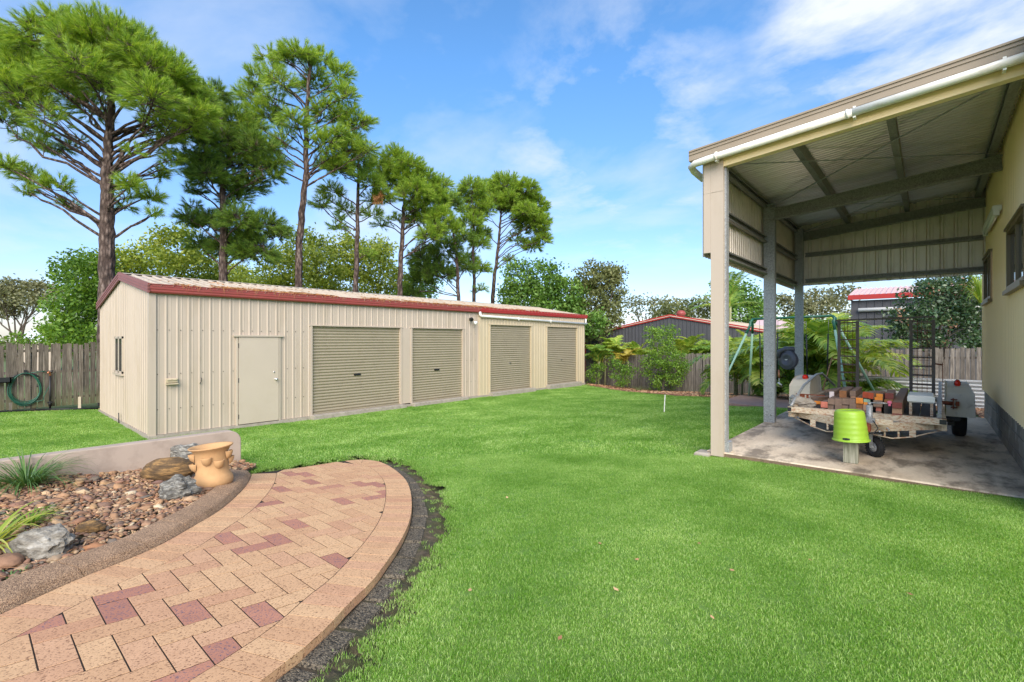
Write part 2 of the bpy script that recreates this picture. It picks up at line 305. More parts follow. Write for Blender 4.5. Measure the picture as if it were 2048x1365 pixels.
M['chips'] = (lambda k: (k.col(k.ramp(k.island(), [(0, S(95, 62, 42)), (.5, S(165, 118, 84)), (1, S(214, 175, 132))])), k.rough(.9), k.m)[-1])(NM('bark_chips'))
def concrete():
    k = NM('stained_concrete'); a = k.noise(1.1, 9, .66, (1.0, .45, 1)); b = k.noise(40, 6, .7); c = k.noise(2.6, 8, .7, (1, .5, 1))
    base = k.ramp(a, [(.30, S(122, 106, 90)), (.42, S(194, 174, 150)), (.62, S(224, 206, 182)), (.75, S(205, 194, 180))])
    d = k.ramp(c, [(.47, (0, 0, 0)), (.60, (.75, .75, .75))]); base = k.mix(d, base, S(88, 76, 64))
    e = k.ramp(b, [(.3, (.8, .8, .8)), (.7, (1.08, 1.08, 1.08))]); k.col(k.mix(1.0, base, e, 'MULTIPLY')); k.rough(.8); k.bump(b, .25, .006); return k.m
M['concrete'] = concrete()
M['slab_edge'] = paint('concrete_edge', S(120, 100, 80), .9, .3, 8, S(60, 52, 38), .6, bump=.4)
M['footing'] = paint('concrete_footing', S(165, 155, 142), .9, .25, 5, S(90, 80, 68), .5, bump=.3)
M['pinkslab'] = paint('pink_concrete', S(165, 132, 118), .85, .2, 4, S(105, 82, 72), .5, bump=.2)
M['block'] = (lambda k: (k.col(k.mix(k.ramp(k.noise(5, 7, .7), [(.5, (0, 0, 0)), (.72, (.7, .7, .7))]), k.mix(1.0, S(138, 132, 124), k.ramp(k.objrand(), [(0, (.78, .78, .78)), (1, (1.1, 1.08, 1.05))]), 'MULTIPLY'), S(190, 186, 178))), k.rough(.9), k.bump(k.noise(120, 5, .7), .5, .006), k.m)[-1])(NM('grey_block'))
M['mortar'] = paint('mortar', S(105, 100, 94), .95, .2, 20)
def aggregate(name, c, d, sc, bumpd):
    k = NM(name); v = k.n('ShaderNodeTexVoronoi'); v.inputs['Scale'].default_value = sc; k.l(k.pos, v.inputs['Vector']); sp = k.n('ShaderNodeSeparateColor'); k.l(v.outputs['Color'], sp.inputs[0])
    a = k.ramp(sp.outputs[0], [(.1, c), (.6, d), (1, tuple(min(1, x * 1.5) for x in d[:3]))]); b = k.ramp(k.noise(5, 6, .6), [(.3, (.75, .72, .68)), (.7, (1.08, 1.05, 1.02))])
    k.col(k.mix(1.0, a, b, 'MULTIPLY')); k.rough(.85); k.bump(v.outputs['Distance'], .9, -bumpd); return k.m
M['kerb'] = aggregate('brown_kerb', S(118, 92, 70), S(182, 150, 120), 260, .005)
M['darkagg'] = aggregate('dark_aggregate', S(44, 40, 33), S(112, 103, 88), 130, .010)
def brickmat(name, c1, c2, spot, amt):
    k = NM(name); oc = k.pos
    r = k.ramp(k.objrand(), [(0, c1), (1, c2)]); a = k.noise(14, 6, .65)
    base = k.mix(1.0, r, k.ramp(a, [(.3, (.90, .88, .86)), (.7, (1.04, 1.04, 1.03))]), 'MULTIPLY')
    v = k.noise(105, 2, .6, (1.6, .8, 1)); base = k.mix(k.ramp(v, [(.57, (0, 0, 0)), (.63, (amt,) * 3)]), base, spot)
    st = k.noise(1.9, 5, .6); base = k.mix(k.ramp(st, [(.56, (0, 0, 0)), (.72, (.35, .35, .35))]), base, S(196, 150, 112))
    k.col(base); k.rough(.82); k.bump(v, .35, -.004); return k.m
M['brick'] = brickmat('buff_brick', S(212, 172, 130), S(198, 154, 116), S(112, 74, 50), .85)
M['brick_red'] = brickmat('red_flashed_brick', S(182, 126, 102), S(168, 114, 94), S(84, 80, 98), .95)
M['brick_warm'] = brickmat('warm_brick', S(204, 160, 124), S(194, 146, 112), S(112, 74, 50), .85)
M['joint'] = paint('joint_sand', S(48, 36, 24), .95, .4, 60, S(50, 40, 26), .6)
def stonemat(name, ramp, isl=True):
    k = NM(name); f = k.island() if isl else k.objrand(); c = k.ramp(f, ramp); c = k.mix(1.0, c, k.ramp(k.noise(28, 6, .7), [(.3, (.72, .70, .68)), (.7, (1.12, 1.1, 1.08))]), 'MULTIPLY')
    k.col(c); k.rough(.75); k.bump(k.noise(70, 4, .6), .4, .004); return k.m
SR = [(0, S(140, 104, 84)), (.14, S(172, 134, 98)), (.3, S(112, 84, 74)), (.42, S(196, 164, 128)), (.55, S(104, 98, 90)), (.68, S(160, 112, 76)), (.8, S(142, 110, 94)), (.92, S(180, 144, 102)), (1, S(206, 190, 160))]
M['stones'] = stonemat('river_stones', SR); M['stones_obj'] = stonemat('river_stone', SR, False)
def rock(name, a, b, c, sc=6, warp=(1, 1, 3)):
    k = NM(name); n = k.noise(sc, 9, .72, warp); k.col(k.ramp(n, [(.32, a), (.5, b), (.66, c)])); k.rough(.8); k.bump(n, .9, .03); return k.m
M['rock_grey'] = rock('grey_rock', S(70, 64, 56), S(135, 128, 116), S(186, 180, 168), 9)
M['rock_blue'] = rock('blue_grey_rock', S(58, 54, 48), S(116, 112, 104), S(190, 186, 174), 16, (1, 1, 4))
M['rock_brown'] = rock('brown_rock', S(62, 46, 28), S(104, 80, 50), S(176, 135, 80), 8, (1, 1, 5))

# ---------------------------------------------------------------- object helpers
ORG = {}
def tag(o, label=None, cat=None, group=None, kind=None):
    if label: o['label'] = label
    if cat: o['category'] = cat
    if group: o['group'] = group
    if kind: o['kind'] = kind
    return o
def thing(name, loc, label, cat, group=None):
    o = bpy.data.objects.new(name, None); COL.objects.link(o); o.location = loc; o.empty_display_size = .2
    ORG[o.name] = Vector(loc); return tag(o, label, cat, group)
def link(name, me, mat, parent=None, origin=None):
    o = bpy.data.objects.new(name, me); COL.objects.link(o)
    if mat is not None and len(me.materials) == 0: me.materials.append(mat)
    if parent is not None: o.parent = parent; ORG[o.name] = ORG[parent.name]
    else: ORG[o.name] = Vector(origin) if origin is not None else Vector((0, 0, 0)); o.location = ORG[o.name]
    return o
class MB:
    def __init__(s): s.v = []; s.f = []; s.sm = []
    def add(s, vs, fs, smooth=False):
        k = len(s.v); s.v += [tuple(v) for v in vs]; s.f += [tuple(i + k for i in f) for f in fs]; s.sm += [smooth] * len(fs); return s
    def box(s, a, b, c=0.0):
        x0, y0, z0 = (min(a[i], b[i]) for i in range(3)); x1, y1, z1 = (max(a[i], b[i]) for i in range(3))
        if c <= 0:
            return s.add([(x0, y0, z0), (x1, y0, z0), (x1, y1, z0), (x0, y1, z0), (x0, y0, z1), (x1, y0, z1), (x1, y1, z1), (x0, y1, z1)],
                         [(0, 3, 2, 1), (4, 5, 6, 7), (0, 1, 5, 4), (1, 2, 6, 5), (2, 3, 7, 6), (3, 0, 4, 7)])
        vs = []; c = min(c, (x1 - x0) * .4, (y1 - y0) * .4, (z1 - z0) * .4)
        for sz, z in ((0, z0), (1, z0 + c), (2, z1 - c), (3, z1)):
            i = c if sz in (0, 3) else 0
            vs += [(x0 + i, y0 + i, z), (x1 - i, y0 + i, z), (x1 - i, y1 - i, z), (x0 + i, y1 - i, z)]
        fs = [(3, 2, 1, 0), (12, 13, 14, 15)]
        for r in range(3):
            for i in range(4): fs.append((r * 4 + i, r * 4 + (i + 1) % 4, r * 4 + 4 + (i + 1) % 4, r * 4 + 4 + i))
        return s.add(vs, fs)
    def obox(s, p, q, w, h, up=(0, 0, 1), c=0.0):              # beam from p to q, width w, height h
        p = Vector(p); q = Vector(q); d = (q - p).normalized(); u = Vector(up); sd = d.cross(u).normalized(); u = sd.cross(d)
        m = MB().box((-w / 2, 0, -h / 2), (w / 2, (q - p).length, h / 2), c)
        return s.add([p + sd * v[0] + d * v[1] + u * v[2] for v in m.v], m.f)
    def tube(s, pts, r, n=8, cap=True, smooth=True):
        pts = [Vector(p) for p in pts]; rs = r if isinstance(r, (list, tuple)) else [r] * len(pts); k = len(s.v); prev = None
        for i, p in enumerate(pts):
            d = (pts[min(i + 1, len(pts) - 1)] - pts[max(i - 1, 0)])
            d = d.normalized() if d.length > 1e-9 else Vector((0, 0, 1))
            if prev is None: a = d.orthogonal().normalized()
            else:
                a = prev - d * prev.dot(d); a = a.normalized() if a.length > 1e-6 else d.orthogonal().normalized()
            prev = a; b = d.cross(a)
            for j in range(n):
                t = 2 * pi * j / n; s.v.append(tuple(p + (a * cos(t) + b * sin(t)) * rs[i]))
        for i in range(len(pts) - 1):
            for j in range(n):
                s.f.append((k + i * n + j, k + i * n + (j + 1) % n, k + (i + 1) * n + (j + 1) % n, k + (i + 1) * n + j)); s.sm.append(smooth)
        if cap:
            s.f.append(tuple(k + j for j in range(n - 1, -1, -1))); s.sm.append(False)
            e = k + (len(pts) - 1) * n; s.f.append(tuple(e + j for j in range(n))); s.sm.append(False)
        return s
    def lathe(s, c, prof, n=32, sx=1, sy=1, tilt=None, smooth=True, close=False):
        k = len(s.v); c = Vector(c)
        for r, z in prof:
            for j in range(n):
                t = 2 * pi * j / n; v = Vector((cos(t) * r * sx, sin(t) * r * sy, z))
                if tilt is not None: v = tilt @ v
                s.v.append(tuple(c + v))
        for i in range(len(prof) - 1):
            for j in range(n): s.f.append((k + i * n + j, k + i * n + (j + 1) % n, k + (i + 1) * n + (j + 1) % n, k + (i + 1) * n + j)); s.sm.append(smooth)
        if close:
            s.f.append(tuple(k + j for j in range(n - 1, -1, -1))); s.sm.append(False)
            e = k + (len(prof) - 1) * n; s.f.append(tuple(e + j for j in range(n))); s.sm.append(False)
        return s
    def prism(s, poly, z0, z1, ch=0.0, zf=None):               # polygon (x,y) raised from z0 to z1; zf adds a height per point
        n = len(poly); cx = sum(p[0] for p in poly) / n; cy = sum(p[1] for p in poly) / n
        zf = zf or (lambda x, y: 0)
        rings = [(0, z0), (0, z1 - ch)] + ([(ch, z1)] if ch else [])
        vs = []
        for ins, z in rings:
            for x, y in poly:
                dx, dy = cx - x, cy - y; L = math.hypot(dx, dy) or 1; q = min(ins * 1.3, L * .4)
                X, Y = x + dx / L * q, y + dy / L * q; vs.append((X, Y, z + zf(X, Y)))
        fs = []
        for r in range(len(rings) - 1):
            for i in range(n): fs.append((r * n + i, r * n + (i + 1) % n, (r + 1) * n + (i + 1) % n, (r + 1) * n + i))
        fs.append(tuple((len(rings) - 1) * n + i for i in range(n))); return s.add(vs, fs)
    def mesh(s, name, org=(0, 0, 0)):
        me = bpy.data.meshes.new(name); o = Vector(org)
        me.from_pydata([(v[0] - o.x, v[1] - o.y, v[2] - o.z) for v in s.v], [], s.f)
        me.polygons.foreach_set('use_smooth', s.sm); me.update(); return me
    def build(s, name, mat, parent=None, origin=None, label=None):
        org = ORG[parent.name] if parent is not None else Vector(origin) if origin is not None else Vector((0, 0, 0))
        o = link(name, s.mesh(name, org), mat, parent, origin)
        if label: o['label'] = label
        return o
def np_mesh(name, V, Fc, mat, parent=None, origin=None, smooth=False):
    V = np.asarray(V, np.float32).reshape(-1, 3); Fc = np.asarray(Fc, np.int32)
    org = ORG[parent.name] if parent is not None else Vector(origin) if origin is not None else Vector((0, 0, 0))
    V = V - np.array(org, np.float32)
    me = bpy.data.meshes.new(name); me.vertices.add(len(V)); me.vertices.foreach_set('co', V.ravel())
    n, k = Fc.shape; me.loops.add(n * k); me.loops.foreach_set('vertex_index', Fc.ravel())
    me.polygons.add(n); me.polygons.foreach_set('loop_start', np.arange(0, n * k, k, dtype=np.int32))
    try: me.polygons.foreach_set('loop_total', np.full(n, k, np.int32))
    except Exception: pass
    if smooth: me.polygons.foreach_set('use_smooth', np.ones(n, bool))
    me.update(calc_edges=True); return link(name, me, mat, parent, origin)
def place_copy(src_me, name, loc, rot=(0, 0, 0), scale=(1, 1, 1), parent=None):
    o = bpy.data.objects.new(name, src_me); COL.objects.link(o)
    if parent is not None: o.parent = parent; o.location = Vector(loc) - ORG[parent.name]
    else: o.location = loc
    o.rotation_euler = rot; o.scale = scale; return o
def struct(o): o['kind'] = 'structure'; return o
def stuff(o): o['kind'] = 'stuff'; return o

def ribbed(mb, org, u, v, nrm, U, Vlo, Vhi, pitch=.2, rib=.03, depth=.028, holes=(), kind='trap', phase=0.0):
    """A profiled steel sheet: ribs run along v and repeat along u.  Vlo, Vhi: heights as functions of the distance along u."""
    org = Vector(org); u = Vector(u); v = Vector(v); nrm = Vector(nrm)
    pts = [(0, 0)]
    if kind == 'trap':
        x = phase - pitch
        while x < U:
            for a, o in ((0, 0), (rib * .35, depth), (rib * .35 + rib * .6, depth), (rib * 1.3, 0), (pitch * .45, 0), (pitch * .45 + .006, .003), (pitch * .45 + .016, .003), (pitch * .45 + .022, 0)):
                if 0 < x + a < U: pts.append((x + a, o))
            x += pitch
    else:
        n = max(2, int(U / (pitch / 6)))
        pts = [(U * i / n, depth * .5 * (1 + sin(2 * pi * U * i / n / pitch))) for i in range(n)]
    pts.append((U, 0)); us = sorted(pts)
    for h in holes:
        for e in (h[0], h[1]):
            if not any(abs(e - q[0]) < 1e-4 for q in us): us.append((e, 0.0))
    us.sort()
    for (a, oa), (b, ob) in zip(us[:-1], us[1:]):
        if b - a < 1e-5: continue
        m = (a + b) / 2; segs = [(Vlo(a), Vlo(b), Vhi(a), Vhi(b))]
        for h in holes:
            if h[0] - 1e-6 <= m <= h[1] + 1e-6:
                new = []
                for (la, lb, ha, hb) in segs:
                    if h[3] <= min(la, lb) or h[2] >= max(ha, hb): new.append((la, lb, ha, hb)); continue
                    if h[2] > la: new.append((la, lb, h[2], h[2]))
                    if h[3] < ha: new.append((h[3], h[3], ha, hb))
                segs = new
        for (la, lb, ha, hb) in segs:
            mb.add([org + u * a + nrm * oa + v * la, org + u * b + nrm * ob + v * lb, org + u * b + nrm * ob + v * hb, org + u * a + nrm * oa + v * ha], [(0, 1, 2, 3)])
    return mb

# ---------------------------------------------------------------- ground
def grid_axis(a, b, step, far):
    inner = np.arange(a, b + 1e-6, step); out = []; d = step; x = b
    while x < far: d *= 1.35; x += d; out.append(x)
    lo = []; d = step; x = a
    while x > -far: d *= 1.35; x -= d; lo.append(x)
    return np.concatenate([lo[::-1], inner, out])
gx = grid_axis(-21, 5, .3, 900); gy = grid_axis(-4, 24, .3, 900)
X, Y = np.meshgrid(gx, gy, indexing='ij'); R = np.hypot(X + 6, Y - 8)
Zt = TZ(np.clip(X, -70, 50), np.clip(Y, -40, 90)); Zg = np.where(R < 60, Zt, Zt * np.exp(-(R - 60) / 60) + (-2) * (1 - np.exp(-(R - 60) / 60))) - .03
Vg = np.stack([X, Y, Zg], -1).reshape(-1, 3); nx, ny = X.shape; ii = np.arange(nx * ny).reshape(nx, ny)
Fg = np.stack([ii[:-1, :-1], ii[1:, :-1], ii[1:, 1:], ii[:-1, 1:]], -1).reshape(-1, 4)
# the path is cut a little lower than its bricks
pin = (Vg[:, 0] > -7) & (Vg[:, 0] < -.5) & (Vg[:, 1] > -3) & (Vg[:, 1] < 4)
Vg[pin, 2] = np.minimum(Vg[pin, 2], path_z(Vg[pin, 0], Vg[pin, 1]) - .16)
gr = struct(np_mesh('ground', Vg, Fg, M['ground']))

def poly_mask(P, x, y):
    P = np.asarray(P); ins = np.zeros(x.shape, bool); n = len(P)
    for i in range(n):
        x1, y1 = P[i]; x2, y2 = P[(i + 1) % n]
        c = ((y1 > y) != (y2 > y)) & (x < (x2 - x1) * (y - y1) / ((y2 - y1) or 1e-12) + x1); ins ^= c
    return ins
def pw(lst, fn): return [(lambda q: (q.x, q.y))(fn(*p)) for p in lst]
def smooth_poly(P, it=1):
    for _ in range(it):
        Q = [P[0]]
        for a, b in zip(P[:-1], P[1:]): Q += [(a[0] * .75 + b[0] * .25, a[1] * .75 + b[1] * .25), (a[0] * .25 + b[0] * .75, a[1] * .25 + b[1] * .75)]
        P = Q + [P[-1]]
    return P
def resample(P, step):
    P = [Vector((p[0], p[1])) for p in P]; out = [P[0]]; acc = 0
    for a, b in zip(P[:-1], P[1:]):
        L = (b - a).length
        while acc + L >= step:
            t = (step - acc) / L; a = a + (b - a) * t; out.append(a); L = (b - a).length; acc = 0
        acc += L
    return out
def offset_curve(P, d):
    out = []
    for i in range(len(P)):
        a = Vector(P[max(i - 1, 0)]); b = Vector(P[min(i + 1, len(P) - 1)]); t = (b - a).normalized(); out.append((P[i][0] - t.y * d, P[i][1] + t.x * d))
    return out
# outer edge of the brick path, from the far left end round the head to beside the camera
OUT_PX = [(504, 948), (540, 943), (580, 938), (620, 933), (677, 923.4), (717, 919.3), (749.6, 921), (765.7, 925.8), (786.7, 937), (804.4, 951.6), (814, 962.9), (820.5, 979), (823.2, 996.7), (824, 1012.8), (821.3, 1035.4), (814, 1056.4),
          (804.4, 1075.7), (788.3, 1103), (752, 1153.6), (731, 1176.7), (702.5, 1201.6), (681, 1224.7), (658, 1251), (626, 1281.6), (585, 1313.5), (544, 1345.5)]
OUT = pw(OUT_PX, on_path); OUT = smooth_poly(OUT, 1)
dl = Vector(OUT[-1]) - Vector(OUT[-6]); dl.normalize(); a0 = Vector(OUT[-1])
for i in range(1, 9):
    ang = -.06 * i; d2 = Vector((dl.x * cos(ang) - dl.y * sin(ang), dl.x * sin(ang) + dl.y * cos(ang))); a0 = a0 + d2 * .25; OUT.append((a0.x, a0.y))
KB_PX = [(504, 948), (498, 966), (475, 992), (440, 1022), (390, 1051), (331, 1086), (273, 1113), (152, 1160), (79, 1193), (0, 1230)]
KB = pw(KB_PX, on_path); KB = smooth_poly(KB, 2)
dl = (Vector(KB[-1]) - Vector(KB[-5])).normalized(); a0 = Vector(KB[-1])
for i in range(1, 9): a0 = a0 + dl * .3; KB.append((a0.x, a0.y))
PATH_POLY = OUT + KB[::-1]
# ---- path bricks
gap = .0029
bord_out = resample(OUT, .1165); bord_in = resample(KB, .1165)
def strip_bricks(C, side, w=.232):
    res = []
    for a, b in zip(C[:-1], C[1:]):
        t = (b - a).normalized(); n = Vector((-t.y, t.x)) * side
        res.append((a, b, n, t))
    quads = []
    nor = []
    for i in range(len(C)):
        t = (C[min(i + 1, len(C) - 1)] - C[max(i - 1, 0)]).normalized(); nor.append(Vector((-t.y, t.x)) * side)
    for i in range(len(C) - 1):
        a, b = C[i], C[i + 1]; na, nb = nor[i], nor[i + 1]; c = (a + b) / 2 + (na + nb) * w / 4
        q = [a, b, b + nb * w, a + na * w]
        t = (b - a).normalized()
        q = [p + (t if (p - c).dot(t) < 0 else -t) * gap * .6 for p in q]; quads.append([(p.x, p.y) for p in q])
    return quads, [tuple(C[i] + nor[i] * (w + .004)) for i in range(len(C))]
side_out = 1 if True else -1
def side_for(C):
    t = (C[5] - C[4]).normalized(); n = Vector((-t.y, t.x)); p = C[4] + n * .1
    return 1 if poly_mask(PATH_POLY, np.array([p.x]), np.array([p.y]))[0] else -1
k0 = 10
bo = bord_out[k0:]; qo, in_out = strip_bricks(bo, side_for(bo))
qi, in_in = strip_bricks(bord_in, side_for(bord_in))
# interior region (non convex) clipped by each brick (convex)
head = [tuple(p) for p in bord_out[:k0]]
kin = [p for p in in_in]
INNER = head[3:] + in_out + kin[::-1]
def clip_convex(subject, clipper):
    out = [Vector(p) for p in subject]; n = len(clipper)
    for i in range(n):
        a = Vector(clipper[i]); b = Vector(clipper[(i + 1) % n]); e = b - a; inp = out; out = []
        if not inp: return []
        s = inp[-1]
        for p in inp:
            ip = e.x * (p.y - a.y) - e.y * (p.x - a.x) >= 0; isd = e.x * (s.y - a.y) - e.y * (s.x - a.x) >= 0
            if ip != isd:
                d = p - s; den = e.x * d.y - e.y * d.x
                if abs(den) > 1e-12: t = -(e.x * (s.y - a.y) - e.y * (s.x - a.x)) / den; out.append(s + d * t)
            if ip: out.append(p)
            s = p
    return out
def area(P): return .5 * sum(P[i][0] * P[(i + 1) % len(P)][1] - P[(i + 1) % len(P)][0] * P[i][1] for i in range(len(P)))
ca, sa = cos(.008), sin(.008); ox, oy = -2.53, .88; wq = .1168
def hb(x, y): return (ox + x * ca - y * sa, oy + x * sa + y * ca)
field = []
for i in range(-40, 22):
    for j in range(-30, 30):
        k = (i - j) % 4
        if k == 0: r = (i, j, i + 2, j + 1)
        elif k == 3: r = (i, j, i + 1, j + 2)
        else: continue
        g = gap
        q = [hb(r[0] * wq + g, r[1] * wq + g), hb(r[2] * wq - g, r[1] * wq + g), hb(r[2] * wq - g, r[3] * wq - g), hb(r[0] * wq + g, r[3] * wq - g)]
        c = ((q[0][0] + q[2][0]) / 2, (q[0][1] + q[2][1]) / 2)
        if not (-8 < c[0] < .5 and -3 < c[1] < 5): continue
        pts = np.array(q + [c]); m = poly_mask(INNER, pts[:, 0], pts[:, 1])
        if m.all(): field.append((q, True, c, 1 if k == 3 else 0))
        elif m.any() or True:
            P = clip_convex(INNER, q)
            P = [p for n_, p in enumerate(P) if (p - P[n_ - 1]).length > 1e-4]
            if len(P) >= 3 and abs(area(P)) > .0012:
                if area(P) < 0: P.reverse()
                field.append(([(p.x, p.y) for p in P], False, c, 1 if k == 3 else 0))
RED_PX = [(575, 953, 0), (608, 953, 0), (633, 943.5, 0), (614, 968.5, 0), (656, 977, 1), (714, 969, 0), (750, 969, 0), (762, 988, 0), (741, 1000, 1), (554, 984, 0), (672, 1010, 0), (637, 1024, 1), (600, 1037, 0), (687, 1038, 0), (526, 1015, 1),
          (464, 1068, 0), (557, 1070, 0), (507, 1090, 1), (672, 1111, 0), (253, 1190, 1), (239, 1225, 0), (379, 1226, 0), (523, 1226, 0), (437, 1307, 0), (372, 1354, 1), (40, 1252, 1)]
RED = set()
for px, py, o_ in RED_PX:
    p = on_path(px, py); best = min((k for k, e in enumerate(field) if e[3] == o_), key=lambda k: (field[k][2][0] - p.x) ** 2 + (field[k][2][1] - p.y) ** 2)
    if (field[best][2][0] - p.x) ** 2 + (field[best][2][1] - p.y) ** 2 < .02: RED.add(field[best][2])
def is_red(c): return c in RED
base = MB(); pb = [tuple(p) for p in PATH_POLY]
bmq = bmesh.new(); vs = [bmq.verts.new((x, y, path_z(x, y) - .0013)) for x, y in pb]; bmq.faces.new(vs); bmesh.ops.triangulate(bmq, faces=bmq.faces[:])
bmesh.ops.recalc_face_normals(bmq, faces=bmq.faces[:])
me = bpy.data.meshes.new('path'); bmq.to_mesh(me); bmq.free()
path = struct(link('path', me, M['joint'])); path['label'] = 'curved path of buff herringbone bricks'
allb = [(q, is_red(c) and ok is not None, c) for q, ok, c, _ in field]
for q in qo + qi:
    c = (sum(p[0] for p in q) / 4, sum(p[1] for p in q) / 4); 
    if area(q) < 0: q = q[::-1]
    allb.append((q, False, c))
def camd(c):
    d = c[0] * FW[0] + c[1] * FW[1]; l = c[0] * RT[0] + c[1] * RT[1]; px = 1024 + F * l / max(d, .1); py = HY + F * 1.3 / max(d, .1)
    vis = d > .3 and px > -120 and py < 1500
    return d + (0 if vis else 50)
allb.sort(key=lambda e: camd(e[2]))
rest = {'brick': MB(), 'brick_red': MB()}
for n_, (q, red, c) in enumerate(allb):
    dz = random.uniform(-.0002, .0010); tx = random.uniform(-.004, .004); ty = random.uniform(-.004, .004)
    zf = lambda x, y, dz=dz, tx=tx, ty=ty, c=c: path_z(x, y) + dz + (x - c[0]) * tx + (y - c[1]) * ty
    key = 'brick_red' if red else ('brick_warm' if random.random() < .22 else 'brick')
    if n_ < 298:
        o = MB().prism(q, -.05, 0, .0008, zf).build('brick', M[key], path)
    else: rest['brick_red' if red else 'brick'].prism(q, -.05, 0, .003, zf)
for k_, mb in rest.items():
    if mb.v: stuff(mb.build('bricks', M[k_], path))
# ---- dark edging blocks outside the path
eo = resample(OUT[6:], .30); sdo = -side_for(bo)
for a, b in zip(eo[:-1], eo[1:]):
    t = (b - a).normalized(); n = Vector((-t.y, t.x)) * sdo; jt = random.uniform(-.008, .008); w_ = .135 + random.uniform(-.01, .01)
    q = [a + t * .006 + n * .004, b - t * .006 + n * .004, b - t * .006 + n * (w_ + jt), a + t * .006 + n * w_]; q = [(p.x, p.y) for p in q]
    if area(q) < 0: q = q[::-1]
    MB().prism(q, -.08, -.042 + random.uniform(-.006, .004), .014, path_z).build('edging_block', M['darkagg'], path)
# ---- soil strip and ragged grass edge
SOIL_PX = [(504, 940), (560, 931), (620, 925), (677, 915), (717, 911), (765, 914), (800, 921), (830, 934), (858, 965), (880, 1000), (890, 1040), (886, 1070), (872, 1095), (850, 1125), (822, 1160), (796, 1195), (768, 1232), (722, 1278), (684, 1328), (664, 1360)]
SOIL = smooth_poly(pw(SOIL_PX, on_path), 1); dl = (Vector(SOIL[-1]) - Vector(SOIL[-4])).normalized(); a0 = Vector(SOIL[-1])
for i in range(8): a0 = a0 + dl * .3; SOIL.append((a0.x, a0.y))
soil_poly = SOIL + [(-.4, -2.5), (-6.1, -2.5), (-6.12, 2.13)]
bmq = bmesh.new(); g0 = bmesh.ops.create_grid(bmq, x_segments=64, y_segments=64, size=1)
for v in bmq.verts: v.co.x = -3.4 + v.co.x * 3.2; v.co.y = .8 + v.co.y * 3.2
dele = []
for f in bmq.faces:
    c = f.calc_center_median(); 
    if not poly_mask(soil_poly, np.array([c.x]), np.array([c.y]))[0]:
        q = min((c.x - p[0]) ** 2 + (c.y - p[1]) ** 2 for p in SOIL)
        if q > .25 ** 2: dele.append(f)
bmesh.ops.delete(bmq, geom=dele, context='FACES')
xs = np.array([v.co.x for v in bmq.verts]); ys = np.array([v.co.y for v in bmq.verts])
for v in bmq.verts:
    v.co.z = path_z(v.co.x, v.co.y) - .056 + .022 * noise.noise((v.co.x * 7, v.co.y * 7, 0)) + .008 * noise.noise((v.co.x * 30, v.co.y * 30, 0)) - (0 if poly_mask(soil_poly, np.array([v.co.x]), np.array([v.co.y]))[0] else .045)
me = bpy.data.meshes.new('soil'); bmq.to_mesh(me); bmq.free(); struct(link('soil', me, M['soil']))

# ---- lawn: turf sheet and blades
SHED_X0, SHED_X1, SHED_Y0, SHED_Y1 = -17.2, -11.8, 2.44, 18.45
MUL_PX = [(1168, 771), (1200, 776), (1250, 784), (1320, 790), (1400, 795), (1450, 797.5)]
MUL = pw(MUL_PX, ground)
yard = [(-17.85, -6), (3, -6), (3, 6.3), (-2.2, 6.3), (-2.2, 12.3), (-.3, 12.4), (-.3, 12.75), (-4.25, 12.75), (-4.3, 14.6)] + [p for p in MUL[::-1]] + [(-11.6, 18.9), (-11.75, 18.5), (-11.75, 2.4), (-17.3, 2.4), (-17.6, 2.6), (-17.85, 2.2)]
wall_box = (-6.3, -5, -6.0, 2.13)
def lawn_mask(x, y, jit=0.0):
    m = poly_mask(yard, x, y)
    j = .022 * np.sin(x * 23 + y * 7) * np.cos(y * 19 - x * 5) + .012 * np.sin(x * 51) * np.sin(y * 47)
    m &= ~poly_mask(soil_poly, x + j, y + j)
    m &= ~((x > -6.27) & (x < -5.5) & (y < 2.13))
    return m
def lawn_z(x, y): return near_path_z(x, y, TZ(x, y)) + .004
def near_path_z(x, y, z):
    # close to the path the lawn meets the paving
    d = np.full(x.shape, 9.0); m = (x > -8) & (x < 1.5) & (y < 5.5); S_ = np.array(SOIL)
    for p in S_[::2]: d[m] = np.minimum(d[m], np.hypot(x[m] - p[0], y[m] - p[1]))
    w_ = np.exp(-(d / .45) ** 2); return z * (1 - w_) + (path_z(x, y) - .035) * w_
NB = (-6.6, .4, -2.6, 4.2)
VL = []; FL = []; off = 0
for (x0, x1, y0, y1, st, inner) in ((-18, 3, -6, 20.04, .12, False), (NB[0], NB[1], NB[2], NB[3], .035, True)):
    lx = np.arange(x0, x1 + st, st); ly = np.arange(y0, y1 + st, st); LX, LY = np.meshgrid(lx, ly, indexing='ij'); cxm = (LX[:-1, :-1] + LX[1:, 1:]) / 2; cym = (LY[:-1, :-1] + LY[1:, 1:]) / 2
    mk = lawn_mask(cxm, cym)
    for a_ in range(8): mk &= ~poly_mask(soil_poly, cxm + .14 * cos(a_ * pi / 4), cym + .14 * sin(a_ * pi / 4))
    near = (cxm > NB[0] + .06) & (cxm < NB[1] - .06) & (cym > NB[2] + .06) & (cym < NB[3] - .06)
    mk &= True if inner else ~near
    ii = np.arange(LX.size).reshape(LX.shape) + off; FL.append(np.stack([ii[:-1, :-1], ii[1:, :-1], ii[1:, 1:], ii[:-1, 1:]], -1)[mk]); VL.append(np.stack([LX, LY, lawn_z(LX, LY) + (.003 if inner else 0)], -1).reshape(-1, 3)); off += LX.size
Vl = np.concatenate(VL); Fl = np.concatenate(FL); used = np.unique(Fl); rm = np.full(len(Vl), -1); rm[used] = np.arange(len(used))
lawn = struct(np_mesh('lawn', Vl[used], rm[Fl], M['turf'], smooth=True)); lawn['label'] = 'mown green lawn'
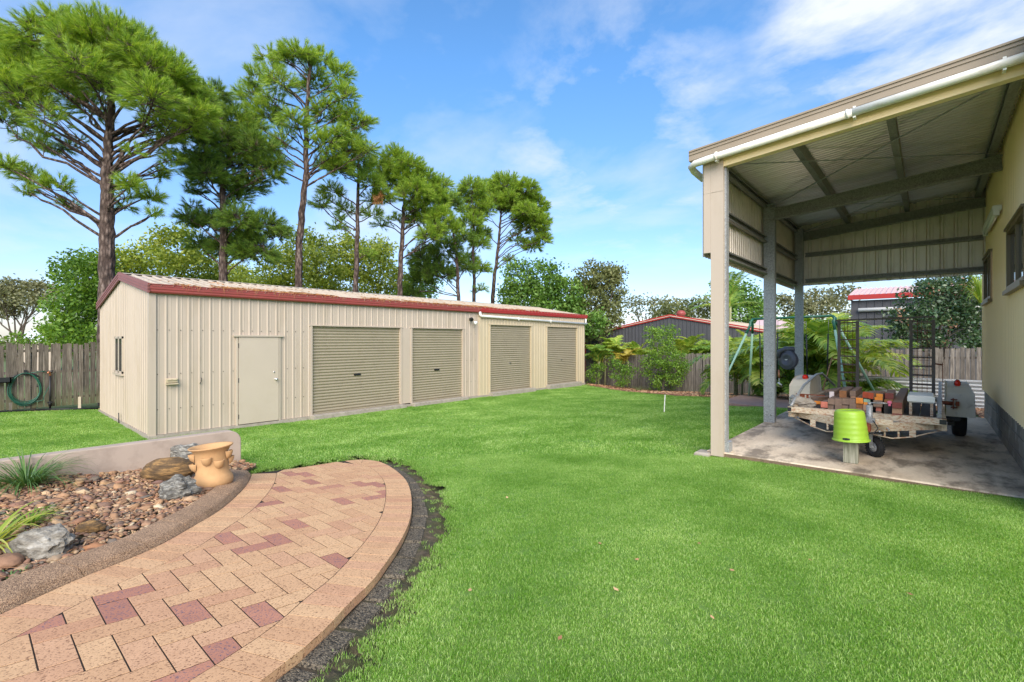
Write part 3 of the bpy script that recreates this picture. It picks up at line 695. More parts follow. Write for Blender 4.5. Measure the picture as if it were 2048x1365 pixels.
def blade_patch(name, n, rad, h0, h1, w_, lean=.6):
    a = RNG.uniform(0, 2 * pi, n); r = rad * np.sqrt(RNG.uniform(0, 1, n)); x = r * np.cos(a); y = r * np.sin(a)
    h = RNG.uniform(h0, h1, n); az = RNG.uniform(0, 2 * pi, n); ln = RNG.uniform(.1, lean, n) * h; fa = RNG.uniform(0, 2 * pi, n)
    wx = np.cos(fa) * w_ / 2; wy = np.sin(fa) * w_ / 2; V = np.zeros((n, 5, 3))
    V[:, 0] = np.stack([x - wx, y - wy, np.zeros(n) - .004], 1); V[:, 1] = np.stack([x + wx, y + wy, np.zeros(n) - .004], 1)
    mx = x + np.cos(az) * ln * .35; my = y + np.sin(az) * ln * .35
    V[:, 2] = np.stack([mx + wx * .9, my + wy * .9, h * .6], 1); V[:, 3] = np.stack([mx - wx * .9, my - wy * .9, h * .6], 1)
    V[:, 4] = np.stack([x + np.cos(az) * ln, y + np.sin(az) * ln, h], 1)
    b = np.arange(n)[:, None] * 5
    me = bpy.data.meshes.new(name); V = V.reshape(-1, 3)
    F4 = [tuple(r_) for r_ in (b + np.array([[0, 1, 2, 3]])).tolist()]; F3 = [tuple(r_) for r_ in (b + np.array([[3, 2, 4]])).tolist()]
    me.from_pydata(V.tolist(), [], F4 + F3); me.materials.append(M['grass']); return bpy.data.objects.new(name, me)
def scatter(name, pts, scales, src, seed=0):
    me = bpy.data.meshes.new(name); me.vertices.add(len(pts)); me.vertices.foreach_set('co', np.asarray(pts, np.float32).ravel())
    at_ = me.attributes.new('sc', 'FLOAT', 'POINT'); at_.data.foreach_set('value', np.asarray(scales, np.float32))
    o = bpy.data.objects.new(name, me); COL.objects.link(o); me.materials.append(src.data.materials[0])
    ng = bpy.data.node_groups.new(name, 'GeometryNodeTree')
    ng.interface.new_socket('Geometry', in_out='INPUT', socket_type='NodeSocketGeometry'); ng.interface.new_socket('Geometry', in_out='OUTPUT', socket_type='NodeSocketGeometry')
    N = ng.nodes; L = ng.links; gi = N.new('NodeGroupInput'); go = N.new('NodeGroupOutput'); iop = N.new('GeometryNodeInstanceOnPoints'); oi = N.new('GeometryNodeObjectInfo'); oi.inputs['Object'].default_value = src
    rv = N.new('FunctionNodeRandomValue'); rv.data_type = 'FLOAT_VECTOR'; rv.inputs[0].default_value = (0, 0, 0); rv.inputs[1].default_value = (0, 0, 6.283); rv.inputs['Seed'].default_value = seed
    na = N.new('GeometryNodeInputNamedAttribute'); na.data_type = 'FLOAT'; na.inputs['Name'].default_value = 'sc'
    L.new(gi.outputs[0], iop.inputs['Points']); L.new(oi.outputs['Geometry'], iop.inputs['Instance']); L.new(rv.outputs[0], iop.inputs['Rotation']); L.new(na.outputs['Attribute'], iop.inputs['Scale']); L.new(iop.outputs[0], go.inputs[0])
    o.modifiers.new('scatter', 'NODES').node_group = ng; return stuff(o)
def jgrid(x0, x1, y0, y1, s):
    a = np.arange(x0, x1, s); b = np.arange(y0, y1, s); A, B = np.meshgrid(a, b); A = A.ravel() + RNG.uniform(-s / 2, s / 2, A.size); B = B.ravel() + RNG.uniform(-s / 2, s / 2, B.size); return A, B
def vis(x, y, m=.25):
    d = x * FW[0] + y * FW[1]; l = x * RT[0] + y * RT[1]; return (d > .9) & (np.abs(l) < d * (1.08 + m) + .5)
x_, y_ = jgrid(-18, 3, -6, 20, .105); k_ = lawn_mask(x_, y_) & vis(x_, y_)
for a_ in range(4): k_ &= ~poly_mask(soil_poly, x_ + .065 * cos(a_ * pi / 2), y_ + .065 * sin(a_ * pi / 2))
x_, y_ = x_[k_], y_[k_]
z_ = near_path_z(x_, y_, TZ(x_, y_)) + .003; d_ = np.hypot(x_, y_)
nearm = d_ < 6.5
scatter('grass', np.stack([x_, y_, z_], 1)[nearm], RNG.uniform(.8, 1.15, nearm.sum()), blade_patch('grass_patch', 560, .105, .008, .021, .0027, 1.1))
fm = ~nearm & (RNG.uniform(0, 1, len(x_)) < .55)
scatter('grass', np.stack([x_, y_, z_], 1)[fm], RNG.uniform(.9, 1.3, fm.sum()), blade_patch('grass_patch_far', 200, .15, .010, .024, .005, 1.1), 3)
# sparse runners of grass creeping over the bare soil
ex, ey = jgrid(-7, .5, -3, 4.5, .032); S_ = np.array(SOIL); dd = np.full(ex.shape, 9.0)
for p in S_: dd = np.minimum(dd, np.hypot(ex - p[0], ey - p[1]))
e_ = (dd < .14) & (RNG.uniform(0, 1, len(ex)) < .42 * np.exp(-dd * 12)); ex, ey = ex[e_], ey[e_]
inp = poly_mask(PATH_POLY, ex, ey); ex, ey = ex[~inp], ey[~inp]
scatter('grass', np.stack([ex, ey, path_z(ex, ey) - .05], 1), RNG.uniform(.5, 1.0, len(ex)), blade_patch('grass_tuft', 22, .035, .008, .022, .003, 1.2), 5)

# ---------------------------------------------------------------- rock garden
KBr = resample(KB, .05); sk = -side_for(resample(KB, .1165))
kn = []
for i in range(len(KBr)):
    t = (KBr[min(i + 1, len(KBr) - 1)] - KBr[max(i - 1, 0)]).normalized(); kn.append(Vector((-t.y, t.x)) * sk)
kerb = thing('garden_kerb', (-4, 1, .1), 'curved brown pebble-finish kerb between the rock garden and the brick path', 'kerb')
prof = [(.006, -.05), (.008, .004), (.022, .010), (.030, .030), (.046, .040), (.07, .046), (.13, .053), (.185, .058), (.20, .054), (.206, .05), (.206, -.05)]
i = 0
first = True
while i < len(KBr) - 2:
    n_ = 4 if first else 8; first = False
    j = min(i + n_, len(KBr) - 1); mb = MB(); vs = []; m_ = 0
    for q in range(i, j + 1):
        P_ = KBr[q]; N_ = kn[q]; T_ = Vector((N_.y, -N_.x))
        sh = 0
        e = .003 if q == i else (-.003 if q == j else 0)
        tdir = (KBr[min(q + 1, len(KBr) - 1)] - KBr[max(q - 1, 0)]).normalized()
        for (o_, h_) in prof:
            x, y = P_ + N_ * o_ + tdir * e; lo = .002 if q in (i, j) and h_ > .02 else 0
            vs.append((x, y, path_z(x, y) + h_ - lo + .004 * noise.noise((x * 3, y * 3, 1))))
    nP = len(prof); fs = []
    for a in range(j - i):
        for b in range(nP - 1): fs.append((a * nP + b, a * nP + b + 1, (a + 1) * nP + b + 1, (a + 1) * nP + b))
    mb.add(vs, fs, True); mb.add(vs[:nP], [tuple(range(nP))]); mb.add(vs[-nP:], [tuple(range(nP - 1, -1, -1))]); mb.build('kerb_block', M['kerb'], kerb); i = j
kin2 = [KBr[q] + kn[q] * .2 for q in range(len(KBr))]
GARD = [(p.x, p.y) for p in kin2] + [(kin2[-1].x - .0, -2.6), (-6.13, -2.6), (-6.13, 2.12), (-5.8, 2.2)]
def bed_z(x, y): return path_z(x, y) + .012 + .03 * noise.noise((x * 1.7, y * 1.7, 5))
bmq = bmesh.new(); bmesh.ops.create_grid(bmq, x_segments=70, y_segments=90, size=1)
for v in bmq.verts: v.co.x = -4.55 + v.co.x * 1.62; v.co.y = -.1 + v.co.y * 2.5
dele = [f for f in bmq.faces if not poly_mask(GARD, np.array([f.calc_center_median().x]), np.array([f.calc_center_median().y]))[0]]
bmesh.ops.delete(bmq, geom=dele, context='FACES')
for v in bmq.verts: v.co.z = bed_z(v.co.x, v.co.y) - .012
me = bpy.data.meshes.new('garden_bed'); bmq.to_mesh(me); bmq.free()
bed = struct(link('garden_bed', me, M['soil'])); bed['label'] = 'rock garden bed covered in river stones'
def stone_me(seed, sub=2, rough=.25):
    b = bmesh.new(); bmesh.ops.create_icosphere(b, subdivisions=sub, radius=1)
    for v in b.verts:
        n = noise.noise(v.co * 1.1 + Vector((seed * 7.3, seed, 0))); v.co *= 1 + rough * n * 1.6; v.co.x *= 1.25; v.co.z *= .62
        v.co = Vector([max(-.95, min(.95, c)) if k == 2 else c for k, c in enumerate(v.co)])
    me = bpy.data.meshes.new('stone'); b.to_mesh(me); b.free(); me.polygons.foreach_set('use_smooth', [True] * len(me.polygons)); return me
SM = [stone_me(s, 2, .5) for s in range(9)]
for m_ in SM: m_.materials.append(M['stones_obj'])
gx_ = RNG.uniform(-6.12, -2.5, 60000); gy_ = RNG.uniform(-2.4, 2.3, 60000)
k_ = poly_mask(GARD, gx_, gy_) & vis(gx_, gy_, .1); gx_, gy_ = gx_[k_], gy_[k_]
sz_ = .008 + .0145 * RNG.power(.45, len(gx_)) ; big = RNG.uniform(0, 1, len(gx_)); sz_ = np.where(big < .02, RNG.uniform(.024, .044, len(gx_)), sz_)
# keep a packed layer, largest first
order = np.argsort(-sz_); cell = {}; keep = []
for q in order:
    x, y, s = gx_[q], gy_[q], sz_[q]; cx_, cy_ = int(x / .06), int(y / .06); ok = True
    for a in (-1, 0, 1):
        for b in (-1, 0, 1):
            for (X2, Y2, S2) in cell.get((cx_ + a, cy_ + b), ()):
                if (x - X2) ** 2 + (y - Y2) ** 2 < ((s + S2) * .62) ** 2: ok = False; break
            if not ok: break
        if not ok: break
    if ok: cell.setdefault((cx_, cy_), []).append((x, y, s)); keep.append((x, y, s))
    if len(keep) > 9500: break
keep.sort(key=lambda e: -e[2] / max(.5, e[0] * FW[0] + e[1] * FW[1]))
for x, y, s in keep[:290]:
    place_copy(random.choice(SM), 'stone', (x, y, bed_z(x, y) + s * .28), (random.uniform(-.35, .35), random.uniform(-.35, .35), random.uniform(0, 6.28)), (s, s * random.uniform(.75, 1), s * random.uniform(.7, 1.1)), bed) if ORG.setdefault('garden_bed', Vector((0, 0, 0))) is not None else 0
tmpl = []
for s_ in range(8):
    m1 = stone_me(s_ + 20, 1, .35); v = np.array([tuple(q.co) for q in m1.vertices]); f = np.array([tuple(p.vertices) for p in m1.polygons]); tmpl.append((v, f))
AV = []; AF = []; off = 0
for x, y, s in keep[290:]:
    v, f = random.choice(tmpl); mt = (Matrix.Rotation(random.uniform(0, 6.28), 3, 'Z') @ Matrix.Rotation(random.uniform(-.5, .5), 3, 'X'))
    q = (v * np.array([s, s * random.uniform(.7, 1), s * random.uniform(.6, 1)])) @ np.array(mt).T + np.array([x, y, bed_z(x, y) + s * .25 + random.uniform(-.004, .006)])
    AV.append(q); AF.append(f + off); off += len(v)
stuff(np_mesh('gravel', np.concatenate(AV), np.concatenate(AF), M['stones'], bed, smooth=False))
# bark chips among the stones
def chips(name, xs, ys, zs, L, Wd, mat, parent=None, tilt=.5):
    n = len(xs); a = RNG.uniform(0, 6.28, n); L = RNG.uniform(L[0], L[1], n); w_ = RNG.uniform(Wd[0], Wd[1], n); t = RNG.uniform(-tilt, tilt, n); th = w_ * .3
    dx, dy = np.cos(a) * L / 2, np.sin(a) * L / 2; sx, sy = -np.sin(a) * w_ / 2, np.cos(a) * w_ / 2; dz = t * L / 2
    V = np.zeros((n, 6, 3)); 
    for k, (p, q, u) in enumerate([(-1, -1, 0), (1, -1, 0), (1, 1, 0), (-1, 1, 0), (-.8, 0, 1), (.8, 0, 1)]):
        V[:, k, 0] = xs + p * dx + q * sx; V[:, k, 1] = ys + p * dy + q * sy; V[:, k, 2] = zs + p * dz + u * th
    b = np.arange(n)[:, None] * 6; F_ = np.concatenate([b + np.array([[0, 1, 5, 4]]), b + np.array([[2, 3, 4, 5]])]); return stuff(np_mesh(name, V.reshape(-1, 3), F_, mat, parent))
q_ = RNG.choice(len(gx_), 1400); chips('bark_litter', gx_[q_], gy_[q_], np.array([bed_z(a, b) + .022 for a, b in zip(gx_[q_], gy_[q_])]), (.02, .06), (.003, .007), M['chips'], bed)

def rock_obj(name, p0, size, rot, mat, label, seed, flat=1.0, rough=.35, sub=4, ang=1.0):
    b = bmesh.new(); bmesh.ops.create_icosphere(b, subdivisions=sub, radius=1)
    for v in b.verts:
        c = v.co.copy(); n = noise.fractal(c * 1.3 + Vector((seed, 0, 0)), 1.0, 2.0, 5); r = noise.ridged_multi_fractal(c * 1.7 + Vector((0, seed, 0)), 1, 2, 4, 1, 2) if ang else 0
        v.co *= 1 + rough * n + .10 * ang * (r - 1)
    mt = Matrix.Translation(p0) @ Matrix.Rotation(rot, 4, 'Z') @ Matrix.Diagonal((size[0], size[1], size[2], 1))
    me = bpy.data.meshes.new(name)
    for v in b.verts: v.co = (Matrix.Rotation(rot, 3, 'Z') @ Vector((v.co.x * size[0], v.co.y * size[1], v.co.z * size[2])))
    b.to_mesh(me); b.free()
    if not ang: me.polygons.foreach_set('use_smooth', [True] * len(me.polygons))
    return tag(link(name, me, mat, None, p0), label, 'rock')
def on_bed(px, py, dz=0): p = on_path(px, py); return Vector((p.x, p.y, bed_z(p.x, p.y) + dz))
rt_ang = atan2(RT[1], RT[0])
p = on_bed(78, 1112); rock_obj('rock', p + Vector((-.03, .02, .045)), (.17, .11, .095), rt_ang - .1, M['rock_grey'], 'angular pale grey rock at the left behind the kerb, beside the yellow-green strap plant', 3.3, rough=.3)
p = on_bed(326, 966); rock_obj('rock', p + Vector((-.08, .06, .075)), (.235, .15, .115), rt_ang + .1, M['rock_brown'], 'smooth brown oval rock lying behind the grey rock, left of the terracotta pot', 8.1, rough=.12, ang=0)
p = on_bed(350, 1000); rock_obj('rock', p + Vector((-.04, .03, .065)), (.135, .11, .10), rt_ang, M['rock_blue'], 'craggy grey and rust rock in front of the terracotta pot', 5.7, rough=.4)
p = on_bed(366, 945); rock_obj('rock', p + Vector((-.16, .08, .11)), (.19, .12, .12), rt_ang, M['rock_blue'], 'blue-grey flaky rock half hidden behind the pot and the brown rock', 12.2, rough=.3)
p = on_bed(15, 1130); rock_obj('rock', p + Vector((0, 0, .02)), (.085, .06, .04), .4, M['stones_obj'], 'smooth tan cobble at the left edge in front of the angular grey rock', 2.2, rough=.1, ang=0)
p = on_bed(180, 1068); rock_obj('rock', p + Vector((0, 0, .025)), (.085, .055, .045), .7, M['rock_brown'], 'tan sandstone lump in the middle of the river stones', 4.2, rough=.2, ang=0)

# strawberry pot
pc = on_bed(410, 985) + Vector((-.12, .105, .0)); pot = thing('strawberry_pot', pc, 'wide-mouthed terracotta strawberry pot with side pockets standing in the rock garden', 'pot')
tilt = Matrix.Rotation(radians(-4), 3, Vector((FW[0], FW[1], 0)))
s_ = 1.0
PS_ = .93
pf = [(a_ * PS_, b_ * PS_) for a_, b_ in [(0, 0), (.150, 0), (.166, .012), (.176, .04), (.174, .075), (.160, .105), (.146, .13), (.142, .20), (.143, .27), (.148, .33), (.165, .365), (.190, .385), (.196, .392), (.192, .398), (.176, .392), (.150, .365), (.134, .33), (.13, .2), (.13, .12), (0, .12)]]
MB().lathe(pc, pf, 48, tilt=tilt).build('pot_body', M['terracotta'], pot)
ca_ = atan2(-pc.y, -pc.x)
for da, hz, sc in ((-.28, .245, 1), (.42, .205, 1), (-1.35, .19, 1), (1.2, .27, 1), (-1.5, .275, .8), (1.5, .21, .8), (2.4, .24, 1), (-2.5, .2, 1)):
    a = ca_ + da; dr = Vector((cos(a), sin(a), 0)); tdv = Vector((-sin(a), cos(a), 0)); mb = MB(); vs = []; K = 11
    rings = [(.044, .046, .040), (.044, .046, .031), (.042, .040, .008), (.033, .028, -.016), (.014, .006, -.034)]
    for (wd, outd, hh) in rings:
        for k in range(K):
            th = pi * k / (K - 1); vs.append(pc + tilt @ (dr * (.136 + outd * sin(th)) * 1 + tdv * wd * sc * cos(th) + Vector((0, 0, hz + hh))))
    for (wd, outd, hh) in ((.037, .037, .040), (.030, .022, .0)):
        for k in range(K):
            th = pi * k / (K - 1); vs.append(pc + tilt @ (dr * (.14 + outd * sin(th)) + tdv * wd * sc * cos(th) + Vector((0, 0, hz + hh))))
    fs = []
    for r in range(4):
        for k in range(K - 1): fs.append((r * K + k, r * K + k + 1, (r + 1) * K + k + 1, (r + 1) * K + k))
    for k in range(K - 1): fs.append((k + 1, k, 5 * K + k, 5 * K + k + 1)); fs.append((5 * K + k + 1, 5 * K + k, 6 * K + k, 6 * K + k + 1))
    mb.add(vs, fs, True).build('pot_pocket', M['terracotta'], pot)

# rendered garden wall
wx0, wx1, wz = -6.255, -6.12, .36; wend = 2.14
poly = [(-6.0, -1.2), (-6.0, wz - .0)] ; arc = [(wend - .13 + .13 * sin(t), wz - .13 + .13 * cos(t)) for t in np.linspace(0, pi / 2, 9)]
prof_ = [(-6.0, -1.0), (-6.0, wz)] + arc + [(wend, -1.0)]
mb = MB(); n_ = len(prof_)
inset = .012
vs = [(wx1, y, z) for y, z in prof_] + [(wx0, y, z) for y, z in prof_]
fs = [tuple(range(n_ - 1, -1, -1)), tuple(n_ + i for i in range(n_))] + [(i, i + 1, n_ + i + 1, n_ + i) for i in range(n_ - 1)]
wallm = mb.add(vs, fs).build('garden_wall', M['render'], None, (-6.2, 0, 0)); tag(wallm, 'low rendered beige garden wall with a rounded end behind the rock garden', 'wall')
bv = wallm.modifiers.new('b', 'BEVEL'); bv.width = .01; bv.segments = 2; bv.limit_method = 'ANGLE'

# strap-leaf plants
def strap_plant(name, pos, n, L, wd, mat, label, cat='plant', spread=1.0, seed=1, up=.8):
    r = random.Random(seed); V = []; Fc = []; K = 7
    for _ in range(n):
        a = r.uniform(0, 6.28); l = L * r.uniform(.55, 1.1); base = Vector(pos) + Vector((cos(a), sin(a), 0)) * r.uniform(0, .07); d = Vector((cos(a + r.uniform(-.4, .4)), sin(a), 0)); sd = Vector((-d.y, d.x, 0)); el = r.uniform(.5, 1.35) * up; k0_ = len(V); drp = r.uniform(.8, 1.6)
        p = base.copy(); ang = el
        for k in range(K):
            w_ = wd * (1 - (k / (K - 1)) ** 2 * .93) * .5; V += [tuple(p - sd * w_), tuple(p + Vector((0, 0, -w_ * .4))), tuple(p + sd * w_)]
            if k: b = k0_ + (k - 1) * 3; Fc += [(b, b + 1, b + 4, b + 3), (b + 1, b + 2, b + 5, b + 4)]
            p = p + (d * cos(ang) * spread + Vector((0, 0, sin(ang)))) * l / (K - 1); ang -= drp / (K - 1) * (.5 + k * .4)
    o = np_mesh(name, V, Fc, mat, None, pos); return tag(o, label, cat)
p = on_bed(40, 990); strap_plant('strap_plant', p + Vector((-.25, .05, 0)), 230, .50, .010, M['strap'], 'dark green grassy strap plant against the rendered wall at the left edge', seed=2)
p = on_bed(-35, 1105); strap_plant('strap_plant', p, 46, .40, .024, M['strap_yellow'], 'yellow-green striped strap plant at the left edge beside the angular grey rock', seed=4, up=.7)
p = on_bed(60, 1060); strap_plant('strap_plant', p + Vector((-.1, 0, 0)), 70, .20, .008, M['leaf_bright'], 'small bright green grass tuft behind the angular grey rock', seed=5)
p = on_bed(20, 1158); strap_plant('strap_plant', p, 40, .06, .008, M['strap'], 'tiny weed growing between the cobbles beside the kerb', seed=6)

# ---------------------------------------------------------------- the long shed
FZ = -.53
shed = thing('long_shed', (-14.4, 10, FZ), 'long cream steel shed with red fascia, four khaki roller doors and a plain door', 'shed')
def y_on_front(px): return on_x(px, HY, -11.8).y
SX = -11.8; SPL = on_x(957, HY, SX).y; SEND = on_x(1167, HY, SX).y
WT = 2.37
D = {'ped': (y_on_front(475), y_on_front(557), FZ + .03, 1.49), 'r1': (y_on_front(622.4), y_on_front(801), FZ + .07, 1.77), 'r2': (y_on_front(822.8), y_on_front(925.5), FZ + .07, 1.77),
     'r3': (y_on_front(978), y_on_front(1061), FZ + .10, 1.95), 'r4': (y_on_front(1092), y_on_front(1153), FZ + .13, 1.95)}
Y0 = SHED_Y0
hs = [(v[0] - Y0, v[1] - Y0, v[2] - .5, v[3]) for k, v in D.items() if k in ('ped', 'r1', 'r2')]
# plain sheet panels between and beside the first pair of roller doors
plain = [(D['r1'][1], D['r2'][0])]
mb = ribbed(MB(), (SX, Y0, 0), (0, 1, 0), (0, 0, 1), (1, 0, 0), SPL - Y0, lambda a: FZ + .02, lambda a: WT, .2, .038, .012, hs + [(plain[0][0] - Y0 - .0, plain[0][1] - Y0, -9, 1.77)], phase=.04)
mb.build('front_wall', M['cream'], shed)
MB().box((SX - .02, plain[0][0], FZ + .05), (SX + .012, plain[0][1], 1.77)).build('door_pillar', M['cream'], shed)
SX2 = SX + .035
hs2 = [(v[0] - SPL, v[1] - SPL, v[2] - .5, v[3]) for k, v in D.items() if k in ('r3', 'r4')]
mb = ribbed(MB(), (SX2, SPL, 0), (0, 1, 0), (0, 0, 1), (1, 0, 0), SEND - SPL, lambda a: FZ - .03, lambda a: WT, .16, .025, .012, hs2, phase=.03)
mb.add([(SX, SPL, FZ), (SX2, SPL, FZ), (SX2, SPL, WT), (SX, SPL, WT)], [(0, 1, 2, 3)]); mb.build('front_wall', M['cream_new'], shed, label='newer, yellower cream wall section at the far end')
# gable end
GW = -SHED_X0 + SX; RX = -14.45; RZ = 2.90; EZF = 2.42; EZB = 2.36
gtop = lambda a: (EZF + (RZ - EZF) * (a / (SX - RX)) if a < SX - RX else RZ - (RZ - EZB) * ((a - (SX - RX)) / (RX - SHED_X0)))
wl, wr = on_y(232, 700, Y0), on_y(247, 700, Y0); wz1, wz0 = 1.50, .62
hg = [(SX - wr.x, SX - wl.x, wz0, wz1)]
ribbed(MB(), (SX, Y0, 0), (-1, 0, 0), (0, 0, 1), (0, -1, 0), GW, lambda a: FZ + .02, gtop, .19, .04, .014, hg, phase=.05).build('gable_wall', M['cream'], shed)
MB().box((SX - .09, Y0 - .032, FZ), (SX + .034, Y0 + .02, WT + .03)).box((SX - .02, Y0 - .031, FZ), (SX + .033, Y0 + .09, WT)).build('corner_flashing', M['cream'], shed)
mb = MB().box((SX - 5.35, SHED_Y1 - .0, FZ), (SX, SHED_Y1 + .03, WT)); mb.box((SHED_X0 - .02, Y0 + .03, FZ), (SHED_X0, SHED_Y1, WT)); mb.build('rear_wall', M['cream'], shed)
# window in the gable
wn = MB(); x0, x1 = wl.x, wr.x; yf = Y0 - .028
for a, b in (((x0, wz0), (x0 + .05, wz1)), ((x1 - .05, wz0), (x1, wz1)), ((x0, wz1 - .05), (x1, wz1)), ((x0, wz0), (x1, wz0 + .05)), (((x0 + x1) / 2 - .04, wz0), ((x0 + x1) / 2 + .04, wz1))):
    wn.box((a[0], yf, a[1]), (b[0], yf + .05, b[1]))
wn.box((x0 - .03, yf - .03, wz0 - .05), (x1 + .03, yf + .03, wz0)); wf = wn.build('window_frame', M['cream_door'], shed)
MB().box((x0 + .04, yf + .006, wz0 + .04), (x1 - .04, yf + .012, wz1 - .04)).build('window_pane', M['glass'], wf)
# roof
for nm, y0, y1, mt in (('roof_sheet', Y0 - .05, SPL, 'roofcream'), ('roof_sheet', SPL, SEND + .12, 'roofcream')):
    fr = Vector((SX + .10, y0, 2.50)); up_ = Vector((RX - (SX + .10), 0, RZ + .08 - 2.50)); Ls = up_.length; upn = up_.normalized()
    nrm = Vector((-upn.z, 0, upn.x)); nrm = nrm if nrm.z > 0 else -nrm
    ribbed(MB(), fr, (0, 1, 0), upn, nrm, y1 - y0, lambda a: -.03, lambda a: Ls, .2, .04, .03).build(nm, M[mt], shed)
bk = Vector((SHED_X0 - .1, Y0 - .05, 2.44)); up_ = Vector((RX - bk.x, 0, RZ + .08 - bk.z)); Ls2 = up_.length; upn2 = up_.normalized(); n2_ = Vector((-upn2.z, 0, upn2.x)); n2_ = n2_ if n2_.z > 0 else -n2_
ribbed(MB(), bk, (0, 1, 0), upn2, n2_, SEND + .17 - Y0, lambda a: 0, lambda a: Ls2, .2, .04, .03).build('roof_sheet', M['roofcream'], shed)
mb = MB(); rr = Vector((RX, 0, RZ + .095)); dn = .16
mb.add([(RX - dn, Y0 - .06, rr.z - .028 + .012), (RX, Y0 - .06, rr.z + .02), (RX + dn, Y0 - .06, rr.z - .028 + .012), (RX - dn, SEND + .12, rr.z - .016), (RX, SEND + .12, rr.z + .02), (RX + dn, SEND + .12, rr.z - .016)], [(0, 1, 4, 3), (1, 2, 5, 4)]).build('ridge_cap', M['roofcream'], shed)
# fascias: old gutter, new gutter, barge boards
def gutter(y0, y1, x, zt, h, mat, nm='gutter'):
    pr = [(0, -h), (.055, -h), (.075, -h + .03), (.075, -h * .62), (.085, -h * .55), (.085, -.02), (.095, -.01), (.095, 0), (.085, 0), (.08, -.02), (0, -.02)]
    m_ = MB(); n = len(pr); vs = [(x + a, y0, zt + b) for a, b in pr] + [(x + a, y1, zt + b) for a, b in pr]
    m_.add(vs, [(i, (i + 1) % n, n + (i + 1) % n, n + i) for i in range(n)] + [tuple(range(n - 1, -1, -1)), tuple(n + i for i in range(n))]); return m_.build(nm, M[mat], shed)
gutter(Y0 - .06, SPL - .005, SX + .035, 2.545, .185, 'red_old'); gutter(SPL + .005, SEND + .14, SX + .04, 2.545, .175, 'red_new')
def barge(p, q, h=.19, yy=Y0 - .07, mat='red_brown', dy=.035):
    m_ = MB(); p = Vector(p); q = Vector(q)
    for (a, b, o) in ((0, h, 0), (h * .30, h * .36, .008), (h * .62, h * .68, .008)):
        m_.add([(p.x, yy - o, p.z - a), (q.x, yy - o, q.z - a), (q.x, yy - o, q.z - b), (p.x, yy - o, p.z - b), (p.x, yy + dy, p.z - a), (q.x, yy + dy, q.z - a), (q.x, yy + dy, q.z - b), (p.x, yy + dy, p.z - b)],
           [(0, 1, 2, 3), (4, 7, 6, 5), (0, 4, 5, 1), (3, 2, 6, 7), (0, 3, 7, 4), (1, 5, 6, 2)])
    return m_.build('barge_board', M[mat], shed)
barge((SX + .125, 0, 2.55), (RX, 0, RZ + .125)); barge((RX, 0, RZ + .125), (SHED_X0 - .16, 0, 2.44))
# slab edge
MB().box((SHED_X0 - .04, Y0 - .04, FZ - .5), (SX + .06, SEND + .05, FZ + .015)).build('floor_slab', M['footing'], shed)
for k in ('r1', 'r2', 'r3', 'r4'):
    d = D[k]; MB().box((SX + .02, d[0] - .05, FZ - .5), (SX + .24, d[1] + .05, d[2] - .02), .01).build('door_sill', M['footing'], shed)
# pedestrian door
y0, y1, z0, z1 = D['ped']; dr = MB().box((SX + .008, y0 + .012, z0), (SX + .045, y1 - .012, z1 - .008), .004).build('door', M['cream_door'], shed)
mb = MB().box((SX - .01, y0 - .035, FZ), (SX + .036, y0, z1 + .03)).box((SX - .01, y1, FZ), (SX + .036, y1 + .035, z1 + .03)).box((SX - .01, y0 - .09, z1 + .0), (SX + .07, y1 + .09, z1 + .035)); mb.build('door_frame', M['cream_door'], shed)
kb = MB(); ky = y1 - .085; kz = z0 + .98
kb.lathe((SX + .045, ky, kz), [(0, 0), (.03, 0), (.03, .01), (.012, .014), (.012, .04), (.027, .05), (.03, .062), (.022, .075), (0, .078)], 16, tilt=Matrix.Rotation(pi / 2, 3, 'Y'))
kb2 = MB().lathe((SX + .045, ky - .04, kz + .17), [(0, 0), (.02, 0), (.018, .012), (0, .014)], 12, tilt=Matrix.Rotation(pi / 2, 3, 'Y')); kb.build('handle', M['chrome'], dr); kb2.build('deadbolt', M['chrome'], dr)
for zz in (z0 + .18, z0 + 1.0, z1 - .2): MB().box((SX + .03, y0 + .0, zz - .05), (SX + .05, y0 + .014, zz + .05)).build('hinge', M['darkmetal'], dr)
